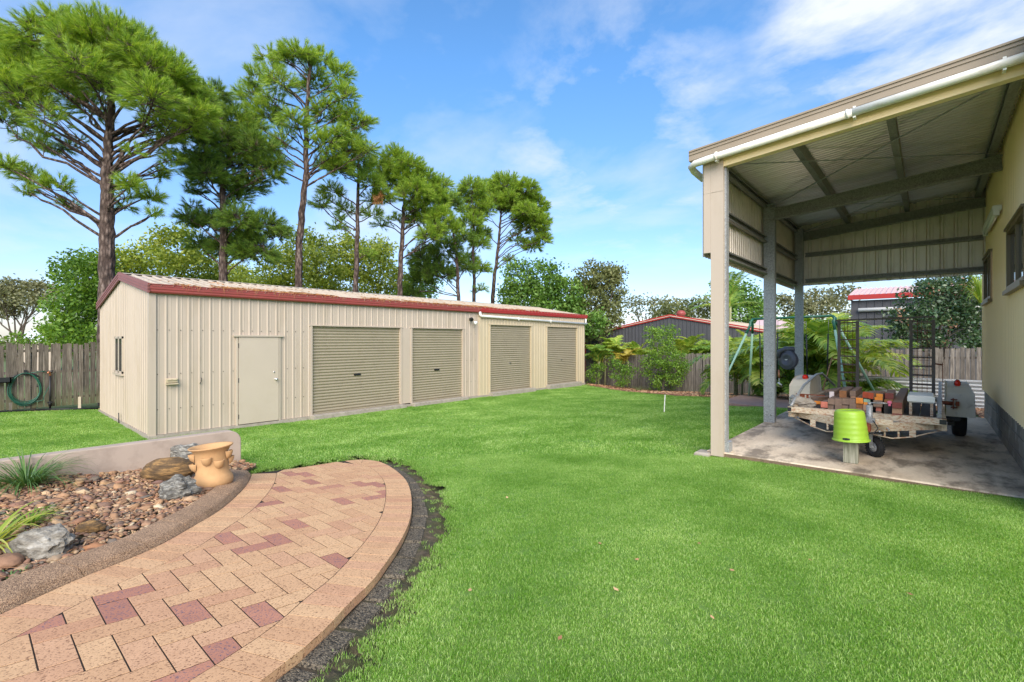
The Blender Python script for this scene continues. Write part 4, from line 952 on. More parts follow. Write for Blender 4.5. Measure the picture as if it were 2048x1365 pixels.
# roller doors
for k in ('r1', 'r2', 'r3', 'r4'):
    y0, y1, z0, z1 = D[k]; sx = SX if k in ('r1', 'r2') else SX2; old = k in ('r1', 'r2')
    if k == 'r1': y1c = y1
    mb = MB(); rows = []; z = z0; pitch = .0765
    nr = int((z1 - z0) / pitch); pitch = (z1 - z0) / nr
    pts = []
    for r in range(nr):
        b = z0 + r * pitch
        for fz_, o in ((0, 0), (.12, -.013), (.24, -.014), (.36, 0), (.5, .007), (.7, .010), (.88, .006)): pts.append((b + fz_ * pitch, o))
    pts.append((z1, 0))
    xr = sx - .035
    seg = 14; ys_ = [y0 + (y1 - y0) * t / seg for t in range(seg + 1)]
    vs = []
    for (zz, o) in pts:
        for t, yy in enumerate(ys_):
            wob = .004 * noise.noise((yy * 2.1, zz * 1.2, ord(k[1]))); vs.append((xr + o + wob, yy, zz))
    fs = []
    for r in range(len(pts) - 1):
        for t in range(seg): b = r * (seg + 1) + t; fs.append((b, b + 1, b + seg + 2, b + seg + 1))
    rd = mb.add(vs, fs, True).build('roller_door', M['khaki'], shed)
    MB().box((xr - .005, y0 + .01, z0 - .045), (xr + .03, y1 - .01, z0 + .004)).build('bottom_rail', M['khaki'], rd)
    ym = (y0 + y1) / 2 - .05; zh = z0 + (.93 if old else .98)
    if old: MB().box((xr + .005, ym - .1, zh - .03), (xr + .028, ym + .1, zh + .03), .008).box((xr + .028, ym - .03, zh - .012), (xr + .045, ym + .05, zh + .008)).build('lock_handle', M['black'], rd)
    else: MB().box((xr + .005, ym - .05, zh - .02), (xr + .02, ym + .05, zh + .02), .006).box((xr + .02, ym - .045, zh - .006), (xr + .04, ym + .045, zh + .008)).build('lock_handle', M['chrome'], rd)
    fw_ = .035
    fb = MB().box((sx - .06, y0 - .0, z0 - .05), (sx + .028, y0 + .022, z1)).box((sx - .06, y1 - .022, z0 - .05), (sx + .028, y1, z1)).box((sx - .06, y0 - .06, z1), (sx + .036, y1 + .06, z1 + .035))
    fb.box((sx - .0, y0 - fw_, FZ), (sx + .03, y0 - .001, z1 + .0)).box((sx, y1 + .001, FZ), (sx + .03, y1 + fw_, z1)); fb.build('door_frame', M['cream'] if old else M['cream_new'], shed)
# screws
sc_ = MB()
for row in (1.62, .72, .0):
    y = Y0 + .04 + .03
    while y < SPL:
        if not any(D[k][0] - .02 < y < D[k][1] + .02 and row < D[k][3] for k in ('ped', 'r1', 'r2')) and not (plain[0][0] - .1 < y < plain[0][1] + .1 and row < 1.8):
            a = y + .045; sc_.box((SX + .002, a - .007, row - .007), (SX + .012, a + .007, row + .007))
        y += .2
    x = SX - .08
    while x > SHED_X0 + .1:
        if not (wl.x - .12 < x < wr.x + .12 and wz0 - .1 < row < wz1): sc_.box((x - .006, Y0 - .012, row - .006), (x + .006, Y0 - .002, row + .006))
        x -= .19
stuff(sc_.build('screws', M['darkmetal'], shed))
# small fittings on the front wall
p = on_x(342, 761, SX); MB().box((SX + .02, p.y - .10, p.z - .05), (SX + .07, p.y + .10, p.z + .045), .01).box((SX + .07, p.y - .085, p.z - .0), (SX + .095, p.y - .01, p.z + .03), .005).box((SX + .07, p.y + .01, p.z - .0), (SX + .095, p.y + .085, p.z + .03), .005).box((SX + .03, p.y - .11, p.z - .085), (SX + .10, p.y + .11, p.z - .06), .005).build('power_box', M['cream_new'], shed)
p = on_x(401, 760, SX); MB().tube([(SX + .03, p.y, p.z + .05), (SX + .06, p.y, p.z + .02), (SX + .06, p.y, p.z - .03), (SX + .03, p.y - .02, p.z - .08)], .008, 6).build('hook', M['darkmetal'], shed)
# white downpipe run under the newer gutter
yA, yB = SPL - .02, SEND + .03; zA, zB = 2.24, 2.14; px_ = SX + .11
mb = MB().tube([(px_ - .02, yA, 2.38), (px_, yA, 2.28), (px_, yA + .05, zA), (px_, yA + .15, zA), (px_, yB + .05, zB)], .045, 10); mb.tube([(px_, yB - .02, 2.36), (px_, yB - .02, zB)], .04, 10)
for t in (.3, .6): mb.box((px_ - .07, yA + (yB - yA) * t - .012, zA + (zB - zA) * t - .055), (px_ + .05, yA + (yB - yA) * t + .012, zA + (zB - zA) * t + .055))
mb.build('rainwater_pipe', M['white'], shed)
# flood light
p = on_x(944, 640, SX + .1); fl = thing('flood_light', p, 'black and white sensor flood light mounted under the red gutter beside the second roller door', 'light')
MB().box((SX + .02, p.y - .05, p.z - .03), (SX + .06, p.y + .05, p.z + .07), .01).tube([(SX + .05, p.y, p.z + .03), (SX + .12, p.y + .02, p.z)], .02, 8).build('bracket', M['black'], fl)
for dy, dz_ in ((-.06, .06), (.07, -.06)):
    d = Vector((.5, dy * 4, -.35)).normalized(); q = Vector((SX + .11, p.y + dy, p.z + dz_))
    mb = MB().tube([q, q + d * .04, q + d * .10, q + d * .13], [.02, .045, .062, .062], 14); mb.build('lamp_head', M['white'] if dy > 0 else M['black'], fl)
# conduit by the gable base
p = on_y(244, 845, Y0); MB().tube([(p.x, Y0 - .06, FZ - .02), (p.x, Y0 - .06, FZ + .12), (p.x - .02, Y0 - .06, FZ + .22)], .012, 6).build('conduit', M['darkmetal'], shed)
# pine needles lying on the roof, thickest by the gutter
n_ = 5200; yy = RNG.uniform(Y0 + .4, SPL + 3.4, n_); cl = np.array([noise.noise((float(a) * .8, 3, 0)) + .5 * noise.noise((float(a) * 3.1, 8, 0)) for a in yy]); keep_ = cl > RNG.uniform(-.35, .35, n_); yy = yy[keep_]; n_ = len(yy)
ds = np.abs(RNG.normal(0, .16, n_)) * (1 + .6 * np.sin(yy * 1.7)) + RNG.uniform(0, .04, n_); far_ = RNG.uniform(0, 1, n_) < .12; ds = np.where(far_, RNG.uniform(0, 2.0, n_), np.abs(ds))
X_ = SX + .1 + upn.x * ds; Z_ = 2.50 + upn.z * ds + .03 + RNG.uniform(0, .035, n_) * (ds < .4)
L_ = RNG.uniform(.08, .16, n_); A_ = RNG.uniform(0, 6.28, n_); V = np.zeros((n_, 3, 3)); dx, dy = np.cos(A_) * L_ / 2, np.sin(A_) * L_ / 2
V[:, 0] = np.stack([X_ - dx, yy - dy, Z_ + RNG.uniform(-.01, .02, n_)], 1); V[:, 1] = np.stack([X_ + dx, yy + dy, Z_ + RNG.uniform(-.015, .02, n_)], 1); V[:, 2] = np.stack([X_ - dx * .9 + .01, yy - dy * .9 + .012, Z_ + .012], 1)
stuff(np_mesh('pine_litter', V.reshape(-1, 3), np.arange(n_ * 3).reshape(-1, 3), M['needles_dead']))
n_ = 110; yy = RNG.uniform(Y0 + .5, SPL, n_); V = []; Fc = []
for y in yy:
    z = 2.55; x = SX + .135; L1 = random.uniform(.04, .18); b = len(V); V += [(x, y, z), (x + .002, y + .006, z), (x + .004, y + random.uniform(-.07, .07), z - L1)]; Fc.append((b, b + 1, b + 2))
stuff(np_mesh('hanging_needles', V, Fc, M['needles_dead']))

# ---------------------------------------------------------------- fences
def paling_me(h, w_=.098, t=.016, seed=0):
    r = random.Random(seed); m = MB(); n = 5
    vs = []; 
    for k in range(n + 1):
        z = h * k / n; j = r.uniform(-.002, .002); top = r.uniform(-.01, .01) if k == n else 0
        vs += [(-w_ / 2 + j, 0, z - top), (w_ / 2 + j, 0, z + top), (w_ / 2 + j, t, z + top), (-w_ / 2 + j, t, z - top)]
    fs = [(3, 2, 1, 0), tuple(4 * n + i for i in range(4))]
    for k in range(n):
        for i in range(4): fs.append((4 * k + i, 4 * k + (i + 1) % 4, 4 * k + 4 + (i + 1) % 4, 4 * k + 4 + i))
    m.add(vs, fs); return m.mesh('paling')
PLm = [paling_me(1.72 + .015 * (s - 2), .092 + .003 * s, seed=s) for s in range(6)]
for m_ in PLm: m_.materials.append(M['paling'])
PGm = [paling_me(1.72 + .01 * (s - 2), .098, seed=s + 9) for s in range(6)]
for m_ in PGm: m_.materials.append(M['paling_grey'])
FX = -18.2
lf = thing('paling_fence', (FX, -1, -.4), 'weathered brown paling fence with gaps, left of the shed', 'fence')
y = -4.5; k = 0
while y < 4.2:
    zb = tz(FX + .4, min(y, 2.3)) + .05 ; zt_ = 1.30 + .006 * (y - 1)
    place_copy(random.choice(PLm), 'paling', (FX, y, zt_ - 1.72), (random.uniform(-.008, .008), random.uniform(-.012, .012), pi / 2 + random.uniform(-.04, .04)), (1, 1, 1), lf); y += .121 * random.uniform(.94, 1.06)
for zz in (.06 - .25, .62 - .08, 1.12): MB().box((FX - .06, -4.6, zz - .035), (FX - .018, 4.4, zz + .035)).build('rail', M['oldwood'], lf)
for yy in (-3.6, -1.2, 1.2, 3.6): MB().box((FX - .15, yy - .05, -1), (FX - .06, yy + .05, 1.2)).build('post', M['oldwood'], lf)
BY = 20.7
bf = thing('paling_fence', (-6, BY, -.8), 'grey paling fence behind the shrubs, palms and mulch bed', 'fence')
x = -14.6
while x < 2.4:
    zt_ = 1.42 - (712 - 680) * .0232 + .0 if False else 0
    # top line measured along the picture
    zt_ = np.interp(x, [-14, -11.5, -9.7, -7.2, -4.5, .5, 2.4], [.66, .68, .74, .84, .93, 1.16, 1.2])
    st = .098 if x < -2 else .1235
    place_copy(random.choice(PGm), 'paling', (x, BY - (.006 if int(x / st) % 2 else 0), zt_ - 1.72), (random.uniform(-.006, .006), random.uniform(-.012, .012), random.uniform(-.12, .12)), (1 if st > .1 else .84, 1, 1), bf); x += st * random.uniform(.97, 1.03)
MB().obox((-14.6, BY + .05, .35), (2.4, BY + .05, .9), .04, .07).build('rail', M['oldwood'], bf); MB().obox((-14.6, BY + .05, -.75), (2.4, BY + .05, -.2), .04, .07).build('rail', M['oldwood'], bf)
# hose on the left fence
def left_pt(px, py, off=.06): return on_x(px, py, FX + off)
hc = left_pt(51, 778); hose = thing('garden_hose', hc, 'green garden hose coiled on a hanger on the left paling fence', 'hose')
mb = MB()
for k in range(9):
    ry = .30 + random.uniform(-.03, .02); rz = .40 + random.uniform(-.04, .045); cy = hc.y + random.uniform(-.02, .02); top = hc.z + .42
    cz_ = top - rz; mb.tube([(FX + .045 + .008 * (k % 4) + .012 * sin(t * 2 + k), cy + ry * sin(t) * (1 - .12 * cos(t)), cz_ + rz * cos(t)) for t in np.linspace(0, 2 * pi, 33)], .0095, 6, cap=False)
tp = left_pt(100, 752)
mb.tube([(FX + .06, hc.y + .1, hc.z + .42), (FX + .06, hc.y + .35, hc.z + .45), (FX + .06, tp.y - .15, hc.z + .46), (FX + .07, tp.y - .03, hc.z + .40)], .0095, 6)
mb.tube([(FX + .07, tp.y, tp.z - .06), (FX + .07, tp.y - .02, tp.z - .3), (FX + .07, tp.y - .12, tp.z - .55), (FX + .06, hc.y + .35, hc.z - .33), (FX + .05, hc.y + .12, hc.z - .39)], .0095, 6)
mb.build('hose_coil', M['green_hose'], hose)
MB().tube([(FX + .06, hc.y + .24 * sin(t), hc.z + .30 + .10 * cos(t)) for t in np.linspace(-pi / 2, pi / 2, 12)], .02, 6).box((FX + .02, hc.y - .03, hc.z + .35), (FX + .06, hc.y + .03, hc.z + .5)).build('hanger', M['black'], hose)
tap = thing('garden_tap', (tp.x, tp.y, -.4), 'tap on a black riser pipe beside the coiled green hose', 'tap'); gz = tz(FX + .3, tp.y)
MB().tube([(FX + .08, tp.y, gz - .05), (FX + .08, tp.y, tp.z)], .024, 10).tube([(FX + .08, tp.y, gz + .12), (FX + .08, tp.y, gz + .24)], .036, 10).box((FX + .04, tp.y - .06, gz + .2), (FX + .12, tp.y + .06, gz + .225)).build('riser_pipe', M['black'], tap)
MB().tube([(FX + .08, tp.y, tp.z - .02), (FX + .08, tp.y, tp.z + .08), (FX + .11, tp.y - .03, tp.z + .11), (FX + .13, tp.y - .05, tp.z + .07)], .022, 8).build('tap_head', M['copper'], tap)
MB().tube([(FX + .08, tp.y + .02, tp.z + .08), (FX + .08, tp.y + .05, tp.z + .15)], .02, 8).build('tap_handle', M['black'], tap)
pts = [on_z(px, py, -.42) for px, py in ((-80, 833), (0, 824.5), (50, 820), (80, 816), (100, 814), (130, 813.5), (200, 812))]
pts = [Vector((max(FX + .14, min(q.x, -17.7)), q.y, tz(-18, q.y) + .03)) for q in pts]
tag(MB().tube(pts, .022, 8).build('water_pipe', M['black'], None, pts[1]), 'black poly water pipe lying along the foot of the left fence', 'pipe')
q = left_pt(4, 760, .12); bx = MB().box((FX + .02, q.y - .5, q.z - .08), (FX + .22, q.y + .16, q.z - .06)).box((FX + .19, q.y - .5, q.z - .08), (FX + .22, q.y + .16, q.z + .06)).box((FX + .02, q.y + .135, q.z - .08), (FX + .22, q.y + .16, q.z + .06)).box((FX + .02, q.y - .5, q.z - .08), (FX + .22, q.y - .475, q.z + .06))
tag(bx.build('planter_trough', M['black'], None, q), 'black trough hung on the left fence at the edge of the photo', 'trough')
for px, pt, pbm, lab in ((159, 794, 818, 'pale wooden stake in front of the left fence near the shed corner'), (21, 806, 824, 'small weathered stake at the foot of the left fence below the hose')):
    a = ground(px, pbm); hgt = (pbm - pt) / F * (a.x * FW[0] + a.y * FW[1]); tag(MB().box((a.x - .02, a.y - .03, a.z - .1), (a.x + .02, a.y + .03, a.z + hgt), .004).build('stake', M['stake'] if px > 100 else M['paling_grey'], None, a), lab, 'stake', 'stakes by the left fence')
a = ground(1328, 826); tag(MB().obox(a - Vector((0, 0, .05)), a + Vector((.02, .01, (826 - 790) / F * a.xy.dot(Vector(FW)))), .035, .02).build('stake', M['white'], None, a), 'thin white stake standing alone in the middle of the lawn', 'stake')
# litter strip by the left fence
n_ = 900; ys2 = RNG.uniform(-3.5, 2.6, n_); xs2 = RNG.uniform(FX + .05, -17.75, n_); chips('leaf_litter', xs2, ys2, TZ(xs2, ys2) - .015, (.03, .08), (.015, .03), M['chips'], None, .4)
# mulch bed along the back
def fence_front_line(): return BY - .02
bmq = bmesh.new(); bmesh.ops.create_grid(bmq, x_segments=120, y_segments=60, size=1)
mulch_poly = [(-14.5, BY)] + [(-11.4, 18.4)] + MUL + [(-4.4, 14.7), (-4.4, 14.9), (.74, 15.2), (.75, 12.5), (3, 12.5), (3, BY)]
for v in bmq.verts: v.co.x = -5.8 + v.co.x * 8.8; v.co.y = 16.4 + v.co.y * 4.3
dele = []
for f in bmq.faces:
    c = f.calc_center_median()
    if not poly_mask(mulch_poly, np.array([c.x]), np.array([c.y]))[0]: dele.append(f)
bmesh.ops.delete(bmq, geom=dele, context='FACES')
for v in bmq.verts: v.co.z = tz(v.co.x, v.co.y) + .02 + .02 * noise.noise((v.co.x * 3, v.co.y * 3, 2))
me = bpy.data.meshes.new('mulch_bed'); bmq.to_mesh(me); bmq.free(); mbed = struct(link('mulch_bed', me, M['mulch'])); mbed['label'] = 'brown bark mulch bed'
xa, ya = RNG.uniform(-14, 3, 9000), RNG.uniform(12.4, BY, 9000); k_ = poly_mask(mulch_poly, xa, ya); xa, ya = xa[k_], ya[k_]
chips('bark_chips', xa, ya, TZ(xa, ya) + .035, (.05, .16), (.02, .05), M['chips'], mbed, .35)

# ---------------------------------------------------------------- carport and workshop on the right
SLX0, SLX1, SLY0, SLY1 = -2.17, .76, 6.29, 12.2
bmq = bmesh.new(); bmesh.ops.create_grid(bmq, x_segments=24, y_segments=48, size=1)
cs = struct(MB().box((SLX0, SLY0, -.30), (SLX1, SLY1, 0), .012).build('concrete_slab', M['concrete'])); cs['label'] = 'stained concrete slab under the carport'; bmq.free()
struct(MB().box((SLX0 + .005, SLY0 - .003, -.30), (SLX1 - .1, SLY0 - .0005, -.014)).build('slab_edge', M['slab_edge']))
ps = struct(MB().box((-4.2, 12.84, -.40), (-.3, 15.0, -.2), .01).build('pink_slab', M['pinkslab'])); ps['label'] = 'small reddish concrete slab under the swing set'
zc_ = lambda x: 3.84 + .083 * (x + 2.2)                        # underside of the carport roof
cp = thing('carport', (-1, 9, 0), 'open cream and galvanised steel lean-to carport attached to the workshop', 'carport')
# posts
def cpost(x, y, w_, d, top, nm='post', mat='galv'):
    m_ = MB(); t = .012
    m_.box((x - w_ / 2, y - d / 2, 0), (x + w_ / 2, y - d / 2 + t, top)).box((x - w_ / 2, y - d / 2 + t, 0), (x - w_ / 2 + t, y + d / 2 - t, top)).box((x - w_ / 2, y + d / 2 - t, 0), (x + w_ / 2, y + d / 2, top))
    m_.box((x + w_ / 2 - t, y - d / 2 + t, 0), (x + w_ / 2, y + d / 2 - t, top)); o = m_.build(nm, M[mat], cp)
    b = MB()
    for z in (.13, .98, 1.95, 2.6):
        for dx in (-.035, .035):
            b.lathe((x + dx, y - d / 2, z), [(0, -.0), (.012, 0), (.011, .008), (0, .01)], 8, tilt=Matrix.Rotation(pi / 2, 3, 'X'))
    b.build('bolt', M['chrome'], o); return o
def px_x(px, y): return on_y(px, HY, y).x
a_, b_ = px_x(1528, 9.12), px_x(1550, 9.12)
cpost((a_ + b_) / 2, 9.15, b_ - a_, .12, zc_(-2) - .1)
a_, b_ = px_x(1590, 11.6), px_x(1606, 11.6)
cpost((a_ + b_) / 2, 11.62, b_ - a_, .1, zc_(-2) - .1)
xa_, xb_ = px_x(1422, 6.26), px_x(1447, 6.26); zb_ = -.05
fp = MB().box((xa_, 6.25, zb_), (xb_ - .0, 6.262, zc_(-2) - .05)).box((xa_, 6.262, zb_), (xa_ + .012, 6.42, zc_(-2) - .05)).box((xb_ - .012, 6.262, zb_), (xb_, 6.30, zc_(-2) - .05)).build('front_post_cover', M['cream'], cp)
MB().box((xb_ - .02, 6.302, 0), (xb_ + .022, 6.40, zc_(-2) - .1)).box((xb_ - .02, 6.31, 0), (xb_ + .05, 6.45, .13)).build('front_post', M['galv'], cp)
xc_ = px_x(1408, 6.26); MB().box((xc_, 6.248, 2.53), (xa_ - .001, 6.33, zc_(-2.2) - .05)).box((xc_ + .0, 6.246, zc_(-2.2) - .55), (xb_ - .0, 6.2485, zc_(-2.2) - .545)).build('corner_flashing', M['cream'], cp)
# side cladding (west) and rear cladding, ribbed inwards
ribbed(MB(), (-2.215, 6.30, 0), (0, 1, 0), (0, 0, 1), (-1, 0, 0), 11.83 - 6.3, lambda a: 2.50, lambda a: zc_(-2.2), .098, .03, .022, phase=.02).build('side_cladding', M['zinc_pink'], cp)
ribbed(MB(), (-2.215, 11.83, 0), (1, 0, 0), (0, 0, 1), (0, 1, 0), .75 + 2.215, lambda a: 2.575, lambda a: zc_(-2.2 + a) + .02, .19, .05, .028, phase=.06).build('rear_cladding', M['zinc'], cp)
# girts
def cee(mb, p, q, h, w_, axis, t=.01, lip=.02):
    p = Vector(p); q = Vector(q); nrm = Vector(axis)
    mb.obox(p, q, t, h); o = nrm * (w_ / 2)
    for s in (-1, 1): mb.obox(p + o + Vector((0, 0, s * (h / 2 - t / 2))), q + o + Vector((0, 0, s * (h / 2 - t / 2))), w_, t)
    for s in (-1, 1): mb.obox(p + nrm * w_ + Vector((0, 0, s * (h / 2 - lip / 2 - .005))), q + nrm * w_ + Vector((0, 0, s * (h / 2 - lip / 2 - .005))), t, lip)
for z in (2.60, 3.15, zc_(-2.15) - .09):
    mb = MB(); cee(mb, (-2.17, 6.42, z), (-2.17, 11.78, z), .11, .055, (1, 0, 0)); mb.build('girt', M['galv_dark'], cp)
for z0_, dz_ in ((2.665, 0), (3.22, 0)):
    mb = MB(); cee(mb, (-2.0, 11.79, z0_), (.70, 11.79, z0_ + dz_), .085, .055, (0, -1, 0)); mb.build('girt', M['galv_dark'], cp)
# rafters and purlins
mb = MB(); cee(mb, (-2.05, 9.12, zc_(-2.05) - .30), (.72, 9.12, zc_(.72) - .30), .20, .065, (0, -1, 0)); mb.build('rafter', M['galv_dark'], cp)
mb = MB(); cee(mb, (-2.05, 11.70, zc_(-2.05) - .26), (.72, 11.70, zc_(.72) - .26), .17, .065, (0, -1, 0)); mb.build('rafter', M['galv_dark'], cp)
for x in (-1.22, -.30, .66):
    mb = MB(); z = zc_(x) - .075; cee(mb, (x, 6.32, z), (x, 11.8, z), .14, .065, (-1, 0, 0)); mb.build('purlin', M['galv_dark'], cp)
mb = MB()
for (ya, yb) in ((6.4, 9.1), (9.15, 11.7)):
    for (xa2, xb2) in ((-2.1, .7), (.7, -2.1)): mb.obox((xa2, ya, zc_(xa2) - .165), (xb2, yb, zc_(xb2) - .165), .028, .004)
mb.build('bracing_strap', M['galv'], cp)
# roof sheet (corrugated, ribs run across) and its front barge
Lr = sqrt(3.15 ** 2 + (.083 * 3.15) ** 2); ur = Vector((3.15, 0, .083 * 3.15)).normalized()
mb = MB(); nrr = 680; ys_ = np.linspace(6.28, 11.95, nrr)
vs = []
for y in ys_:
    o = .014 * sin(2 * pi * y / .088)
    vs += [(-2.34, y, zc_(-2.34) + .012 + o), (.82, y, zc_(.82) + .012 + o)]
mb.add(vs, [(2 * i, 2 * i + 1, 2 * i + 3, 2 * i + 2) for i in range(nrr - 1)], True).build('roof_sheet', M['zinc_roof'], cp)
zt2 = lambda x: 3.862 + .081 * (x + 2.31)
def slope_board(mb, xs0, xs1, y0, y1, top, bot, zf):
    v = [(xs0, y0, zf(xs0) + bot), (xs1, y0, zf(xs1) + bot), (xs1, y0, zf(xs1) + top), (xs0, y0, zf(xs0) + top), (xs0, y1, zf(xs0) + bot), (xs1, y1, zf(xs1) + bot), (xs1, y1, zf(xs1) + top), (xs0, y1, zf(xs0) + top)]
    return mb.add(v, [(0, 1, 2, 3), (5, 4, 7, 6), (0, 4, 5, 1), (3, 2, 6, 7), (0, 3, 7, 4), (1, 5, 6, 2)])
mb = slope_board(MB(), -2.36, .95, 6.175, 6.26, .0, -.125, zt2); slope_board(mb, -2.355, .95, 6.165, 6.175, -.045, -.055, zt2); slope_board(mb, -2.355, .95, 6.163, 6.175, 0.006, -.015, zt2)
mb.build('barge_board', M['barge'], cp, label='long weathered cream barge board along the front of the roof')
slope_board(MB(), -2.30, .95, 6.215, 6.25, -.128, -.20, zt2).build('fascia', M['cream_new'], cp)
slope_board(MB(), xb_, .74, 6.26, 6.36, -.12, -.295, zt2).build('front_beam', M['cream_wall'], cp)
pz = lambda x: zt2(x) - .195
mb = MB().tube([(-2.33, 6.6, pz(-2.33) - .06), (-2.34, 6.3, pz(-2.34) - .03), (-2.33, 6.19, pz(-2.33) - .01), (-2.26, 6.135, pz(-2.26)), (-2.1, 6.125, pz(-2.1)), (-.62, 6.125, pz(-.62))], .043, 14)
mb.tube([(-.62, 6.125, pz(-.62)), (.95, 6.125, pz(.95))], .043, 14)
for x in (-2.0, -.66): mb.tube([(x - .012, 6.125, pz(x - .012)), (x + .012, 6.125, pz(x + .012))], .05, 14)
for x in (-2.0, -.60, .5): mb.box((x - .012, 6.12, pz(x) - .06), (x + .012, 6.2, pz(x) + .06))
mb.build('rainwater_pipe', M['white_dirty'], cp, label='white pipe running under the barge board, dirty towards the right')
MB().tube([(.2, 8.9, 0), (.2, 8.9, .01)], .01, 6)
# concrete pad beside the front post
tag(MB().box((xc_ - .10, 6.18, -.2), (xa_ - .0, 6.40, -.02), .02).build('concrete_footing', M['footing'], cp), 'rough concrete lump at the post foot')

wk = thing('workshop_building', (.8, 9, 0), 'tall cream ribbed steel workshop on a grey block base, at the right edge', 'building')
WX = .75; WY1 = 12.42; BZ = .525
ribbed(MB(), (WX, WY1, 0), (0, -1, 0), (0, 0, 1), (-1, 0, 0), WY1 - 5.6, lambda a: BZ - .03, lambda a: zc_(.75) + (.0 if a < 99 else 0) + .25, .155, .035, .024,
       [(WY1 - 11.9, WY1 - 10.6, 2.07, 2.82), (WY1 - 8.52, WY1 - 7.0, 2.02, 2.76)], phase=.03).build('side_wall', M['cream_wall'], wk)
MB().box((WX + .005, WY1 - .0, BZ), (WX + 5, WY1 + .02, 4.3)).box((WX - .03, WY1 - .03, BZ - .03), (WX + .05, WY1 + .03, 4.1)).build('corner_flashing', M['cream_wall'], wk)
MB().box((WX + .0, 5.58, BZ), (WX + 5, 5.6, 4.3)).build('front_wall', M['cream_wall'], wk)
MB().box((WX + .012, 5.65, -.4), (WX + .2, WY1, BZ - .035)).build('block_wall', M['mortar'], wk)
bme = MB().box((-.0, -.195, -.0945), (.19, .195, .0945), .004).mesh('block'); bme.materials.append(M['block'])
for r in range(4):
    z = BZ - .1 - .20 * r; y = WY1 - .20 - (.2 if r % 2 else 0)
    if r % 2: place_copy(bme, 'block', (WX, WY1 - .1, z), (0, 0, 0), (1, .49, 1), wk); y = WY1 - .4
    if z < -.2: continue
    while y > 5.7: place_copy(bme, 'block', (WX + random.uniform(-.002, .002), y, z), (0, 0, 0), (1, 1, 1), wk); y -= .40
def side_window(y0, y1, z0, z1):
    m_ = MB(); x = WX - .045
    m_.box((x, y0, z0), (x + .06, y0 + .04, z1)).box((x, y1 - .04, z0), (x + .06, y1, z1)).box((x, y0 + .04, z1 - .04), (x + .06, y1 - .04, z1)).box((x, y0 + .04, z0), (x + .06, y1 - .04, z0 + .05)).box((x - .03, y0 - .03, z0 - .05), (x + .04, y1 + .03, z0 - .001)).box((x - .02, y0 - .02, z1 + .001), (x + .04, y1 + .02, z1 + .03))
    ym = y0 + (y1 - y0) * .5; m_.box((x + .012, ym - .025, z0 + .04), (x + .05, ym + .025, z1 - .04)); o = m_.build('window', M['bronze'], wk)
    MB().box((x + .035, y0 + .03, z0 + .03), (x + .042, y1 - .03, z1 - .03)).build('pane', M['glass'], o)
side_window(10.62, 11.88, 2.07, 2.82); side_window(7.02, 8.5, 2.02, 2.76)
bl = thing('batten_light', (WX - .05, 9.9, 3.19), 'white batten light fixed high on the cream workshop wall', 'light')
MB().box((WX - .12, 9.15, 3.16), (WX - .03, 10.9, 3.24), .012).build('housing', M['white'], bl); MB().tube([(WX - .08, 9.2, 3.135), (WX - .08, 10.85, 3.135)], .025, 8).box((WX - .11, 9.15, 3.10), (WX - .05, 9.19, 3.17)).box((WX - .11, 10.86, 3.10), (WX - .05, 10.9, 3.17)).build('tube', M['white'], bl)
# hose reel on the rear post
rc = on_y(1576, 720, 11.62); rl = thing('hose_reel', rc, 'round grey hose reel fixed to the rear carport post in front of the palms', 'hose reel')
axr = Vector((-.35, -.94, 0)).normalized(); rot = axr.to_track_quat('Z', 'Y').to_matrix()
MB().lathe(rc - axr * .05, [(0, -.09), (.16, -.08), (.205, -.04), (.212, 0), (.21, .07), (.195, .10), (.185, .105), (.15, .108), (.145, .115), (.09, .118), (.085, .112), (0, .112)], 36, sx=1.0, sy=1.02, tilt=rot).build('drum', M['reel'], rl)
dr_ = rot @ Vector((1, 0, 0))
hdl = MB(); hdl.tube([rc + Vector((-.19, 0, .05)), rc + Vector((-.16, -.02, .17)), rc + Vector((-.05, -.03, .235)), rc + Vector((.10, -.02, .235)), rc + Vector((.16, 0, .18))], [.05, .055, .05, .05, .04], 10); hdl.build('casing', M['reel'], rl)
tag(MB().add([rc + axr * .068 + rot @ Vector((x, y, 0)) for x, y in ((-.03, .012), (.03, .012), (.03, .0), (.012, 0), (0, -.018), (-.012, 0), (-.03, 0))], [tuple(range(7))]).build('emblem', M['white'], rl), 'small white emblem in the centre of the drum')
q = rc + Vector((-.17, -.02, -.02)); MB().tube([q, q + Vector((-.01, 0, -.05)), q + Vector((.0, 0, -.2))], .008, 6).build('hose_end', M['green_hose'], rl)
q2 = q + Vector((0, 0, -.2)); MB().tube([q2, q2 + Vector((0, 0, -.13)), q2 + Vector((.01, 0, -.18))], [.018, .02, .012], 8).build('nozzle', M['copper'], rl)
MB().tube([q2 + Vector((-.02, 0, -.28)), q2 + Vector((.06, -.02, -.33))], [.02, .014], 8).tube([q2 + Vector((0, 0, -.18)), q2 + Vector((.01, 0, -.29))], .007, 6).build('spray_tip', M['white'], rl)

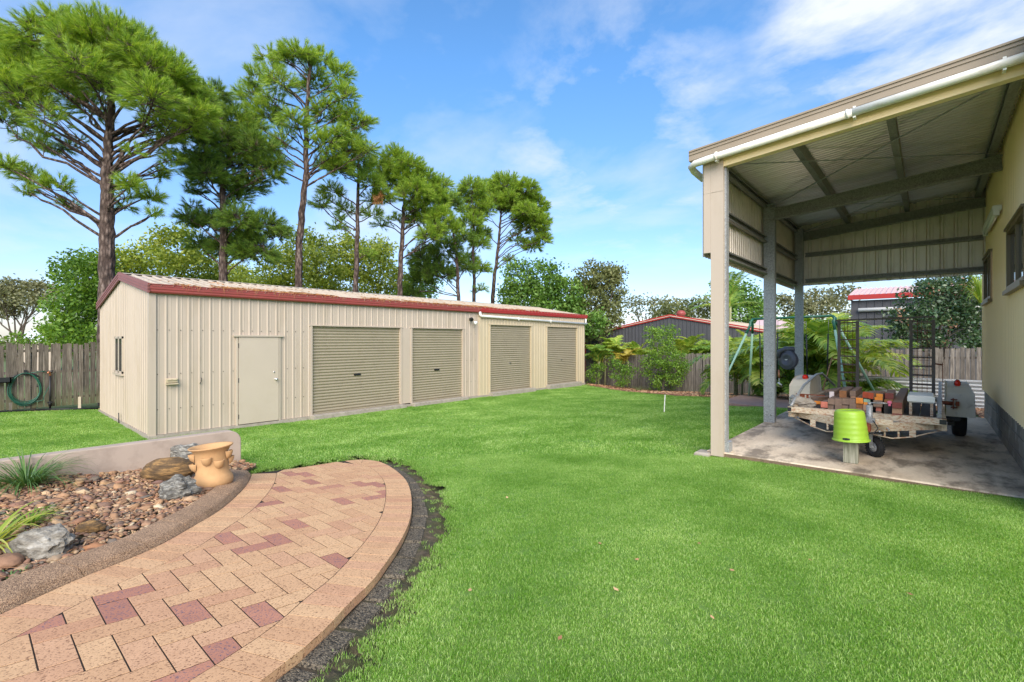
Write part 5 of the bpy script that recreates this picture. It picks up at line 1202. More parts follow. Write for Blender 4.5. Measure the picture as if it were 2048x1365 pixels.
# post with upturned lime tub
bp = on_z(1702, 926, 0); pst = thing('timber_post', (bp.x, bp.y, 0), 'short mossy timber post standing on the carport slab under the lime tub', 'post')
MB().box((bp.x - .07, bp.y - .05, 0), (bp.x + .07, bp.y + .06, .42), .008).build('post_timber', M['postwood'], pst)
bk_ = Vector((bp.x, bp.y, .262)); tub = thing('upturned_tub', bk_, 'lime green plastic tub upside down over the short timber post', 'tub')
R0, R1, H_ = .172, .132, .345
tl = Matrix.Rotation(radians(-3), 3, 'Y')
pr = [(R0 + .012, 0), (R0 + .014, .012), (R0 + .004, .016)]
for k in range(26):
    z = .02 + (H_ - .05) * k / 25; r = R0 + (R1 + .012 - R0) * (z / H_); pr.append((r + (.0018 if k % 5 in (1, 2) else 0), z))
pr += [(R1 + .010, H_ - .018), (R1 + .002, H_ - .006), (R1 - .012, H_ + .001), (R1 - .022, H_ + .002), (R1 - .03, H_ - .006), (0, H_ - .006)]
to = MB().lathe(bk_, pr, 48, tilt=tl).build('tub_body', M['lime'], tub)
tc2 = atan2(-bp.y, -bp.x) - .35
for s in (0, pi):
    a = tc2 + s + .1; m_ = MB(); vs = []
    for k in range(9):
        th = a + (k - 4) * .05; w_ = .012 * (1 - abs(k - 4) / 4 * .25)
        for zz in (.035 - w_, .035 + w_): rr_ = R0 + .0065 - zz * .13; vs.append(bk_ + tl @ Vector((cos(th) * rr_, sin(th) * rr_, zz)))
    m_.add(vs, [(2 * k, 2 * k + 2, 2 * k + 3, 2 * k + 1) for k in range(8)]); m_.build('handle_slot', M['black'], tub)

# ---------------------------------------------------------------- trailer
TX0, TX1, TY0, TY1, TZb = -1.47, .14, 7.40, 10.15, .45
tr = thing('box_trailer', (-.67, 8.6, 0), 'rusty white tilt-bed trailer with upright mesh ramps, loaded with timber offcuts', 'trailer')
def rhs(mb, p, q, w_, h): return mb.obox(p, q, w_, h, c=.004)
mb = MB(); zb = .472; ww = .07
mb.box((TX0 + .03, TY0, zb - .037), (TX1 - .03, TY0 + .01, zb + .037)).box((TX0, TY0 + .01, zb + .03), (TX1, TY0 + .08, zb + .037)).box((TX0, TY0 + .01, zb - .037), (TX1, TY0 + .08, zb - .03)).box((TX0, TY0 + .07, zb - .03), (TX1, TY0 + .08, zb + .03))
mb.box((TX0, TY0, zb - .037), (TX0 + .03, TY0 + .01, zb + .037)) if False else mb.box((TX0, TY0, zb + .028), (TX0 + .03, TY0 + .01, zb + .037)).box((TX0, TY0, zb - .037), (TX0 + .03, TY0 + .01, zb - .028))
# open tube end seen at both ends
for x0, x1 in ((TX0, TX0 + .075), (TX1 - .075, TX1)):
    for za_, zb2 in ((zb - .037, zb - .031), (zb + .031, zb + .037)): mb.box((x0, TY0 - .002, za_), (x1, TY0 + .12, zb2))
mb.build('front_bar', M['paintrust'], tr)
MB().box((TX1 - .062, TY0 - .004, zb - .027), (TX1 - .003, TY0 - .003, zb + .027)).box((TX0 + .003, TY0 - .004, zb - .027), (TX0 + .045, TY0 - .003, zb + .027)).build('tube_opening', M['black'], tr)
for x in (TX0 + .035, TX1 - .035): m_ = MB(); rhs(m_, (x, TY0 + .12, zb), (x, TY1, zb), .065, .07); m_.build('side_rail', M['paintrust'], tr)
m_ = MB(); rhs(m_, (TX0, TY1, zb), (TX1, TY1, zb), .065, .07); m_.build('rear_bar', M['paintrust'], tr)
for k in range(9):
    x0 = TX0 + .08 + k * (TX1 - TX0 - .16) / 9; MB().box((x0 + .004, TY0 + .09, zb - .02), (x0 + (TX1 - TX0 - .16) / 9 - .004, TY1 - .04, zb + .012)).build('floor_board', M['t_black'] if k % 3 else M['oldwood'], tr)
ax_, ay_ = -.60, 7.0
for sx_, px0 in ((-1, TX0 + .12), (1, TX1 - .12)):
    m_ = MB(); rhs(m_, (px0, TY0 + .15, .405), (ax_ + sx_ * .045, ay_ + .12, .37), .05, .10); rhs(m_, (px0 + sx_ * .10, TY0 + .05, .405), (px0 - sx_ * .02, TY0 + .3, .40), .05, .085); m_.build('drawbar', M['paintrust'], tr)
    m_ = MB(); a = Vector((px0 + sx_ * .08, TY0 + .12, .36)); pts = [a, Vector((px0 - sx_ * .18, TY0 - .02, .27)), Vector((px0 - sx_ * .36, TY0 - .24, .262)), Vector((ax_ + sx_ * .08, ay_ + .2, .28))]
    m_.tube(pts, .008, 6)
    for t in (.35, .7):
        b0 = pts[1].lerp(pts[3], t); m_.box((b0.x - .009, b0.y - .008, b0.z - .01), (b0.x + .009, b0.y + .008, b0.z + .09))
    b0 = pts[1]; m_.box((b0.x - .03, b0.y - .006, b0.z), (b0.x + .03, b0.y + .01, b0.z + .09)); m_.build('truss', M['paintrust'], tr)
m_ = MB().box((ax_ - .07, ay_ - .02, .33), (ax_ + .07, ay_ + .20, .42), .01); m_.box((ax_ - .035, ay_ - .10, .36), (ax_ + .035, ay_ - .02, .42), .01).lathe((ax_, ay_ - .11, .33), [(0, 0), (.035, 0), (.045, .03), (.04, .07), (.02, .09), (0, .095)], 14); m_.build('coupling', M['rust'], tr)
q = on_z(1775, 842, .46); m_ = MB().box((q.x - .10, 6.98, .43), (q.x + .06, 7.05, .50), .006); m_.build('coupling_cover', M['paintrust'], tr)
# jockey wheel
jw = on_z(1750, 914, 0); wc = Vector((jw.x, jw.y, .118))
jk = MB().tube([(wc.x - .055, wc.y + .02, .30), (wc.x - .055, wc.y + .02, .62)], .033, 12).tube([(wc.x - .055, wc.y + .02, .62), (wc.x - .055, wc.y + .02, .655)], .02, 8).tube([(wc.x - .055, wc.y + .02, .65), (wc.x + .13, wc.y - .01, .66)], .008, 6)
jk.box((wc.x - .11, wc.y - .03, .36), (wc.x - .0, wc.y + .07, .46)); jo = jk.build('jockey_stand', M['galv'], tr)
JA = Vector((-.72, -.69, 0)).normalized(); JB = Vector((-JA.y, JA.x, 0)); rj = JA.to_track_quat('Z', 'Y').to_matrix()
fk = MB()
for s in (-1, 1): fk.obox(wc + JA * s * .052, wc + JA * s * .052 + Vector((0, 0, .152)), .045, .005, up=JA)
fk.obox(wc + Vector((0, 0, .155)) - JA * .06, wc + Vector((0, 0, .155)) + JA * .06, .07, .012).tube([wc - JA * .06, wc + JA * .06], .012, 8).tube([(wc.x - .02, wc.y, .27), (wc.x - .055, wc.y + .02, .34)], .025, 8); fk.build('fork', M['galv'], jo)
ty = MB().lathe(wc, [(.062, -.03), (.085, -.036), (.108, -.032), (.116, -.018), (.118, 0), (.116, .018), (.108, .032), (.085, .036), (.062, .03), (.062, -.03)], 28, tilt=rj)
for k in range(24):
    a = 2 * pi * k / 24
    for s in (-1, 1):
        o_ = rj @ Vector((cos(a + s * .06), sin(a + s * .06), 0)); c = wc + o_ * .117 + JA * s * .018; ty.obox(c - JA * .011, c + JA * .011, .016, .010, up=o_)
wo_ = ty.build('wheel', M['rubber'], jo); MB().lathe(wc, [(0, -.028), (.03, -.03), (.06, -.026), (.06, .026), (.03, .03), (0, .028)], 20, tilt=rj).build('rim', M['galv'], wo_)
tag(MB().box((wc.x + .12, wc.y - .03, .655), (wc.x + .16, wc.y + .01, .69), .008).box((wc.x + .128, wc.y - .025, .63), (wc.x + .152, wc.y + .005, .655), .004).build('crank_grip', M['pink'], jo), 'small pink winding grip')
MB().tube([on_y(1746, 842, 7.0), on_y(1752, 850, 6.95), on_y(1756, 858, 6.93), on_y(1748, 866, 6.9), on_y(1738, 868, 6.88)], .006, 6).build('brake_cable', M['black'], tr)
bo_ = MB()
for px, py in ((1759, 863), (1778, 861), (1775, 857)): c = on_y(px, py, 6.97); bo_.lathe(c, [(0, 0), (.013, 0), (.013, .012), (0, .014)], 6, tilt=Matrix.Rotation(pi / 2, 3, 'X'))
bo_.build('bolt', M['galv'], tr)
# mudguards, wheels, lights
for s, x0, x1 in ((-1, -1.80, -1.49), (1, .165, .47)):
    pr = [(9.15, .34), (9.15, .66), (9.22, .75), (9.42, .79), (9.95, .79), (10.15, .72), (10.25, .5), (10.25, .34)]
    m_ = MB(); n = len(pr); xi, xo_ = (x1, x0) if s < 0 else (x0, x1)
    bevx = lambda z, x: x - s * max(0, (z - .62)) * .35
    vs = [(xi, y, z) for y, z in pr] + [(bevx(z, xo_), y, z) for y, z in pr]
    fs = [(i, i + 1, n + i + 1, n + i) for i in range(n - 1)] + [tuple(range(n)), tuple(range(2 * n - 1, n - 1, -1))]
    g_ = m_.add(vs, fs).build('mudguard', M['guard'], tr); sm_ = g_.modifiers.new('b', 'BEVEL'); sm_.width = .012; sm_.segments = 2
    rx = Matrix.Rotation(pi / 2, 3, 'Y'); wc2 = Vector(((x0 + x1) / 2, 9.7, .29)); wh = MB().lathe(wc2, [(.15, -.07), (.21, -.082), (.27, -.075), (.29, -.05), (.292, 0), (.29, .05), (.27, .075), (.21, .082), (.15, .07), (.15, -.07)], 32, tilt=rx).build('wheel', M['rubber'], tr); MB().lathe(wc2, [(0, -.05), (.06, -.06), (.15, -.05), (.15, .05), (.06, .06), (0, .05)], 24, tilt=rx).build('rim', M['galv'], wh)
    lp = on_y(1610 if s < 0 else 1915, 760 if s < 0 else 774, 9.3); r_ = .042
    m_ = MB().lathe(lp + Vector((0, 0, .045)), [(0, -.02), (r_ * .9, -.018), (r_, 0), (r_ * .8, .018), (0, .026)], 24, sx=1.0 if s < 0 else .78, sy=1.25 if s > 0 else 1, tilt=Matrix.Rotation(pi / 2, 3, 'X')); m_.build('side_light', M['redlens'], tr)
    MB().lathe(lp + Vector((0, .022, .045)), [(0, -.02), (r_ * 1.1, -.02), (r_ * 1.12, 0), (0, 0)], 24, sx=1.0 if s < 0 else .8, sy=1.25 if s > 0 else 1, tilt=Matrix.Rotation(pi / 2, 3, 'X')).box((lp.x - .05, 9.3, lp.z - .012), (lp.x + .05, 9.36, lp.z + .003)).build('light_bracket', M['black'], tr)
    # sloping rail beside the bed
    xr_ = x0 + .31 if s < 0 else TX1 - .035
    m_ = MB()
    if s < 0: m_.tube([(TX0 + .03, 7.44, .51), (TX0 + .03, 8.35, .73), (TX0 + .04, 9.3, .84), (TX0 + .06, 9.75, .84), (TX0 + .22, 9.95, .62)], .018, 8)
    else: m_.obox((TX1 - .06, 7.44, .53), (TX1 - .035, 9.15, .80), .035, .05)
    m_.build('guard_rail', M['galv'], tr)
c = on_y(1905, 807, 9.14); m_ = MB().tube([(TX1 - .02, 9.13, c.z), (c.x, 9.13, c.z)], .026, 10).box((c.x, 9.05, c.z - .075), (c.x + .012, 9.14, c.z + .075)).box((c.x + .03, 9.06, c.z - .03), (c.x + .07, 9.13, c.z + .03), .006)
for dz_ in (-.055, .055): m_.tube([(c.x - .02, 9.1, c.z + dz_), (c.x + .05, 9.1, c.z + dz_)], .008, 6)
m_.build('hub_bracket', M['rust'], tr)
c = on_y(1905, 842, 9.2); MB().box((c.x - .10, 9.2, c.z - .0), (c.x + .08, 9.3, c.z + .06)).box((c.x - .05, 9.21, c.z - .07), (c.x + .02, 9.29, c.z)).tube([(c.x + .02, 9.22, c.z + .03), (c.x + .11, 9.22, c.z + .03)], .012, 6).build('spring_hanger', M['black'], tr)
MB().tube([(TX0 - .02, 9.0, .30), (TX1 + .1, 9.0, .30)], .025, 8).build('axle', M['darkmetal'], tr)
c = on_y(1584, 800, 9.13)
m_ = MB().box((c.x - .0, 9.05, c.z - .09), (c.x + .05, 9.12, c.z + .09), .01)
m_.tube([(c.x - .01, 9.06, c.z + .04), (c.x + .02, 9.04, c.z + .04)], .02, 8).build('end_cap', M['galv'], tr)
# ramps
yr = 10.2
for xa_p, xb_p, nm in ((1678, 1715, 0), (1822, 1867, 1)):
    xl, xr_ = px_x(xa_p, yr), px_x(xb_p, yr); zt_ = 1.745; zb3 = .52
    rp = MB()
    for x in (xl, xr_): rp.box((x - .022, yr - .02, zb3), (x + .022, yr + .02, zt_))
    ro = rp.build('ramp', M['rampsteel'], tr)
    for k in range(8):
        z = zb3 + .18 + k * .145; MB().obox((xl + .022, yr, z), (xr_ - .022, yr, z + random.uniform(-.01, .01)), .02, .024).build('rung', M['rampsteel'], ro)
    m2_ = MB()
    for t in (.28, .5, .72): x = xl + (xr_ - xl) * t; m2_.tube([(x, yr - .014, zb3), (x + random.uniform(-.01, .01), yr - .014, zt_)], .0042, 4)
    for k in range(16): z = zb3 + .04 + k * .075; m2_.tube([(xl, yr - .014, z), (xr_, yr - .014, z)], .003, 4)
    stuff(m2_.build('mesh_wire', M['rust'], ro))
xl, xr_ = px_x(1672, yr), px_x(1870, yr); MB().obox((xl, yr, 1.76), (xr_, yr, 1.79), .03, .03).build('ramp_bar', M['rampsteel'], tr)
for a, b, mt in (((px_x(1663, yr), 1.06), (px_x(1680, yr), 1.06), 'rust'), ((px_x(1867, yr), 1.02), (px_x(1886, yr), 1.02), 'rust')): MB().tube([(a[0], yr, a[1] + .02), (b[0], yr, b[1])], .012, 6).build('latch_rod', M[mt], tr)
MB().tube([(px_x(1664, yr), yr, 1.10), (px_x(1649, yr), yr - .2, .52)], .011, 6).build('prop_rod', M['t_tan'], tr); MB().tube([(px_x(1885, yr), yr, 1.06), (px_x(1886, yr), yr, .5)], .005, 5).build('prop_rod', M['rust'], tr)

# timber offcuts on the trailer, each measured on its end grain
def lumber(u0, u1, v0, v1, y, L, mat, lab, rot=0, rz=0, grp='timber offcuts stacked on the trailer'):
    a = on_y(u0, v1, y); b = on_y(u1, v0, y); w_, h = b.x - a.x, b.z - a.z; c = Vector(((a.x + b.x) / 2, y, (a.z + b.z) / 2))
    me = MB().box((-w_ / 2, 0, -h / 2), (w_ / 2, L, h / 2), .004).mesh('timber_offcut'); me.materials.append(M[mat]); me.materials.append(M['t_weather']); [setattr(f, 'material_index', 0 if f.normal.y < -.5 else 1) for f in me.polygons]; o = link('timber_offcut', me, None, None, c); o.rotation_euler = (0, rot, rz); return tag(o, lab, 'timber', grp)
Z2 = lambda u: 1560 + u / 10.24; V2 = lambda v: 740 + v / 10.24; Z3 = lambda u: 1740 + u / 9.31; V3 = lambda v: 740 + v / 9.31
A = 'grey-brown sleeper end in the '
cols = [(980, 1118), (1122, 1268), (1272, 1415), (1418, 1560)]; ordn = ['leftmost', 'second', 'third', 'fourth']
for k, (u0, u1) in enumerate(cols):
    lumber(Z2(u0), Z2(u1), V2(600), V2(710), 7.62, 1.1, 't_grey', A + 'upper row of the block stack, %s from the left' % ordn[k])
    lumber(Z2(u0 + 3), Z2(u1 - 2), V2(713), V2(825), 7.60 if k % 2 else 7.64, 1.2, 't_grey', A + 'bottom row of the block stack, %s from the left' % ordn[k])
lumber(Z2(835), Z2(975), V2(660), V2(775), 7.60, .28, 't_pink', 'short pinkish timber block lying left of the sleeper stack')
lumber(Z2(1012), Z2(1108), V2(452), V2(575), 8.0, .75, 't_white', 'whitewashed timber with pink side on top of the stack at the left')
lumber(Z2(1215), Z2(1362), V2(435), V2(590), 7.8, .8, 't_brown', 'thick brown timber on top of the stack beside the whitewashed one')
lumber(Z2(1430), Z2(1550), V2(440), V2(535), 7.75, .8, 't_grey', 'grey timber on top of the stack between the brown and orange ones')
lumber(Z2(1445), Z2(1552), V2(538), V2(630), 7.76, .8, 't_tan', 'grey tan block directly under the grey timber on the stack')
lumber(Z2(1555), Z2(1703), V2(580), V2(635), 7.6, .7, 't_orange', 'upper of two thin orange boards under the tilted red block')
lumber(Z2(1555), Z2(1703), V2(638), V2(692), 7.6, .7, 't_orange', 'lower of two thin orange boards under the tilted red block')
lumber(Z2(1562), Z2(1700), V2(696), V2(790), 7.62, .9, 't_brown', 'brown block under the two thin orange boards')
lumber(Z2(1562), Z2(1700), V2(793), V2(880), 7.62, .9, 't_tan', 'lowest tan block under the orange boards, behind the lime tub')
lumber(Z2(1680), Z2(1925), V2(470), V2(580), 7.58, .33, 't_red', 'tilted red timber block on top in the middle of the load', radians(4), -.35)
lumber(Z2(1715), Z2(1850), V2(605), V2(665), 7.6, .6, 't_green', 'grey-green board end in the middle of the load')
lumber(Z2(1712), Z2(1848), V2(668), V2(715), 7.6, .6, 't_orange', 'orange board directly under the grey-green board')
lumber(Z2(1703), Z2(1868), V2(720), V2(830), 7.6, .8, 't_tan', 'tan block under the grey-green and orange boards')
lumber(Z2(1703), Z2(1868), V2(833), V2(940), 7.6, .8, 't_grey', 'lowest block behind the jockey stand tube')
lumber(Z3(115), Z3(238), V3(450), V3(515), 7.6, .5, 't_orange', 'short orange block on top, right of the tilted red one')
lumber(Z3(85), Z3(236), V3(518), V3(568), 7.58, .5, 't_orange', 'flat orange board under the short orange block')
lumber(Z3(62), Z3(228), V3(575), V3(690), 7.55, .7, 't_grey', 'brown grey block under the flat orange board')
lumber(Z3(110), Z3(208), V3(693), V3(768), 7.58, .7, 't_pink', 'pale pink brown block low in the stack beside the crank handle')
lumber(Z3(110), Z3(208), V3(771), V3(860), 7.58, .7, 't_grey', 'lowest block in the stack beside the crank handle')
lumber(Z3(277), Z3(440), V3(440), V3(540), 7.7, .5, 't_darkred', 'dark red block on top beside the long three-high beam')
lumber(Z3(262), Z3(430), V3(560), V3(632), 7.65, .6, 't_brown', 'brown block under the dark red block', radians(-3))
lumber(Z3(258), Z3(408), V3(636), V3(735), 7.6, .7, 't_black', 'blackened block under the brown block')
lumber(Z3(258), Z3(408), V3(738), V3(830), 7.6, .7, 't_black', 'lowest blackened block with a white mark beside the long beam')
for v0, v1, mt, nm in ((615, 713, 't_darkred', 'top red'), (716, 823, 't_tan', 'middle tan'), (826, 928, 't_darkred', 'bottom red')):
    m_ = mt if mt == 't_tan' else 't_darkred'
    lumber(Z3(412), Z3(596), V3(v0), V3(v1), 7.42 + .01 * (v0 % 3), 2.3, 't_grey' if False else m_, nm + '-ended beam of the long three-high stack running back along the trailer')
lumber(Z2(610), Z2(800), V2(560), V2(640), 8.3, .5, 't_grey', 'flat dark board lying left of the stack near the mudguard', 0, -.5)
lumber(Z2(600), Z2(830), V2(645), V2(695), 8.1, .4, 't_orange', 'pale orange board under the flat dark board near the left mudguard')
lumber(Z2(900), Z2(1180), V2(425), V2(455), 8.9, .8, 't_grey', 'wide grey plank lying across the back of the load', 0, -.2)
# lump of old concrete, left
q = on_y(1604, 811, 7.75); rock_obj('concrete_lump', q + Vector((0, .05, .03)), (.15, .12, .075), .1, M['footing'], 'rough grey concrete lump on the front left corner of the trailer', 21, rough=.3)['category'] = 'concrete lump'
rk = thing('rusty_rack', on_y(1605, 795, 8.1), 'rusty steel bracket lying on the trailer beside the left mudguard', 'bracket'); m_ = MB(); c = on_y(1592, 788, 8.1); c2 = on_y(1650, 791, 8.1)
m_.box((c.x, 8.08, c.z - .005), (c2.x, 8.12, c.z + .005))
for u in (1602, 1607, 1615): q = on_y(u, 795, 8.1); m_.box((q.x - .014, 8.09, q.z - .06), (q.x + .014, 8.11, c.z))
m_.build('rack_bar', M['rust'], rk)
# white seat
q0 = on_y(1814.6, 805, 7.75); q1 = on_y(1870, 794, 7.75); st = thing('white_bench_seat', (q0.x, 7.75, .5), 'white topped low bench standing on the right of the trailer bed', 'bench')
MB().box((q0.x, 7.75, q0.z), (q1.x, 8.3, q1.z), .015).build('seat', M['white'], st)
for x in (q0.x + .03, q1.x - .03):
    for y in (7.78, 8.27): MB().box((x - .014, y - .014, .485), (x + .014, y + .014, q0.z)).build('leg', M['paintrust'], st)
MB().box((q0.x + .3, 8.0, .485), (q0.x + .33, 8.03, q0.z)).build('brace', M['paintrust'], st)

# ---------------------------------------------------------------- swing set
SY = 14.0; sl = on_y(1506, 639, SY); sr = on_y(1665, 632, SY)
sw = thing('swing_set', (-2.7, SY, -.2), 'green tubular A-frame swing set behind the carport among the palms', 'swing set')
MB().tube([sl + Vector((-.02, 0, 0)), sl.lerp(sr, .5), sr], .03, 10).build('top_bar', M['greentop'], sw)
gz = -.25
feet = {'ln': on_y(1425, 812, 12.9), 'lf': on_y(1498, 793, 14.95), 'rn': on_y(1696, 812, 13.1), 'rf': on_y(1752, 790, 14.9)}
for k_, top in (('ln', sl), ('lf', sl), ('rn', sr), ('rf', sr)):
    ft = feet[k_]; d = (ft - top); kn_ = top + d * .16
    lg = MB().tube([kn_, ft], .028, 10).build('leg', M['greenpale'], sw)
    MB().tube([top + Vector((.0, 0, 0)), top + d * .03 + Vector((-.03 if k_[0] == 'l' else .03, 0, 0)), top + d * .07, kn_ + d * .01], .033, 10).build('leg_elbow', M['greentop'], lg)
for a_px, b_px, seat in ((1519, 1556, 1), (1612, 1657, 1)):
    tops = [on_y(a_px, 642, SY), on_y(b_px, 640, SY)]
    s_ = thing('swing', ((tops[0].x + tops[1].x) / 2, SY, .5), 'black swing hanging from the green bar, %s' % ('nearer the left legs' if a_px < 1560 else 'right of the rear carport post'), 'swing', 'swings on the swing set')
    ends = []
    for t in tops:
        e = Vector((t.x + (.03 if t is tops[0] else -.03), SY, .30)); MB().tube([t, t.lerp(e, .22)], .006, 5).build('chain', M['chain'], s_)
        MB().tube([t.lerp(e, .22), e + Vector((0, 0, .08))], .017, 7).build('rope_sleeve', M['black'], s_); MB().tube([e + Vector((0, 0, .08)), e], .007, 5).build('chain', M['chain'], s_); ends.append(e)
    m_ = MB(); vs = []
    for k in range(9):
        t = k / 8; c = ends[0].lerp(ends[1], t); z = c.z - .12 * sin(pi * t)
        vs += [(c.x, SY - .07, z), (c.x, SY + .07, z), (c.x, SY + .07, z - .012), (c.x, SY - .07, z - .012)]
    fs = []
    for k in range(8):
        for i in range(4): fs.append((4 * k + i, 4 * k + (i + 1) % 4, 4 * k + 4 + (i + 1) % 4, 4 * k + 4 + i))
    m_.add(vs, fs).build('seat', M['black'], s_)
# corrugated iron edging on the right
mb = MB(); xs0, xs1, ys = -2.4, 1.7, 17.0; zlo, zhi = -.40, .37; n = 72; vs = []
for k in range(n + 1):
    z = zlo + (zhi - zlo) * k / n; o = .03 * sin(2 * pi * k / 9); vs += [(xs0, ys + o, z), (-.4, ys + o + .004, z), (xs1, ys + o, z)]
fs = []
for k in range(n): fs += [(3 * k, 3 * k + 1, 3 * k + 4, 3 * k + 3), (3 * k + 1, 3 * k + 2, 3 * k + 5, 3 * k + 4)]
ci = thing('corrugated_barrier', (-.8, ys, -.4), 'low barrier of horizontal corrugated iron behind the trailer', 'barrier')
mb.add(vs, fs, True).build('iron_sheet', M['steel_sheet'], ci); MB().tube([(xs0, ys - .01, zhi + .0), (xs1, ys - .01, zhi)], .016, 6).build('top_rail', M['galv'], ci)
for x in (-2.3, -.9, .6): MB().tube([(x, ys + .06, -.5), (x, ys + .06, zhi)], .02, 6).build('post', M['galv'], ci)

# ---------------------------------------------------------------- vegetation helpers
def unit(n): v = RNG.normal(size=(n, 3)); return v / np.linalg.norm(v, axis=1, keepdims=True)
def leaves_arrays(C, L, Wd, up=.6, droop=0.0):
    n = len(C); nrm = unit(n) + np.array([0, 0, up]); nrm /= np.linalg.norm(nrm, axis=1, keepdims=True)
    d = unit(n); d[:, 2] -= droop; d -= nrm * (d * nrm).sum(1, keepdims=True); d /= np.linalg.norm(d, axis=1, keepdims=True) + 1e-9
    s = np.cross(nrm, d); L = (np.asarray(L) * RNG.uniform(.7, 1.25, n))[:, None]; w_ = L * Wd
    V = np.stack([C - d * L / 2, C + s * w_ / 2 - nrm * w_ * .15 - d * L * .05, C + d * L / 2 - nrm * L * .12, C - s * w_ / 2 - nrm * w_ * .15 - d * L * .05], 1)
    return V.reshape(-1, 3), np.arange(n * 4).reshape(-1, 4)
def lobe_points(c, r, nclump, nleaf, clump_r, seed=0, shell=.45, up=.15):
    u = unit(nclump); u[:, 2] += up * RNG.uniform(0, 1, nclump); u /= np.linalg.norm(u, axis=1, keepdims=True)
    wob = np.array([1 + .35 * noise.noise((float(a[0]) * 2.1 + c[0], float(a[1]) * 2.1 + seed, float(a[2]) * 2.1 + c[2])) for a in u])
    rr = (shell + (1 - shell) * RNG.uniform(0, 1, nclump) ** .5) * wob
    K = np.array(c) + u * rr[:, None] * np.array(r)
    P = np.repeat(K, nleaf, 0) + RNG.normal(0, 1, (nclump * nleaf, 3)) * clump_r * np.array([1, 1, .7]); return K, P
def limb(mb, p, q, r0, r1, n=6, bend=.12, sides=6, seed=None):
    p = Vector(p); q = Vector(q); L = (q - p).length; pts = []; o1 = Vector((random.uniform(-1, 1), random.uniform(-1, 1), random.uniform(-.3, 1))) * L * bend
    for k in range(n + 1):
        t = k / n; pts.append(p.lerp(q, t) + o1 * sin(pi * t) + Vector((random.uniform(-1, 1), random.uniform(-1, 1), random.uniform(-1, 1))) * L * .018 * (0 < k < n))
    mb.tube(pts, [r0 + (r1 - r0) * k / n for k in range(n + 1)], sides, cap=False); return pts
def broad_tree(label, base, t, lobes, leaf=.14, mat='leaf_mid', ncl=150, nl=26, clr=.16, trunk_r=.12, name='tree', cat='tree', group=None, wl=.55, branches=True, trunk_top=None, shell=.45, twigs=0):
    """base: pixel of the foot; t: distance; lobes: (px, py, rx, ry, dt)"""
    b = at(base[0], base[1], t); bz = tz(max(-60, min(50, b.x)), max(-30, min(85, b.y))); b = Vector((b.x, b.y, min(b.z, bz) - .1))
    T = thing(name, b, label, cat, group); Pl = []; mb = MB(); cs_ = []
    for (px, py, rx, ry, dt) in lobes:
        c = at(px, py, t + dt); s = (t + dt) / F; Rx, Rz = rx * s, ry * s; k = max(12, int(ncl * Rx * Rz)); K, P = lobe_points(tuple(c), (Rx, Rx, Rz), k, nl, clr, shell=shell); Pl.append(P); cs_.append((c, Rx, K))
    V, Fc = leaves_arrays(np.concatenate(Pl), leaf, wl); np_mesh('crown', V, Fc, M[mat], T)
    cm = sum((c for c, _, _ in cs_), Vector()) / len(cs_); top = Vector((cm.x, cm.y, b.z + (cm.z - b.z) * .6)) if trunk_top is None else at(trunk_top[0], trunk_top[1], t)
    tp = limb(mb, b, top, trunk_r, trunk_r * .6, 7, .03, 8)
    for c, Rx, K in cs_:
        s0 = tp[random.randint(3, len(tp) - 1)]; pp = limb(mb, s0, c, trunk_r * .45, trunk_r * .15, 5, .1, 5)
        for _ in range(3 + twigs):
            q = K[RNG.integers(len(K))]; limb(mb, pp[random.randint(2, 5)], q, trunk_r * .16, trunk_r * .04, 4, .12, 4)
    mb.build('trunk', M['bark2'], T); return T
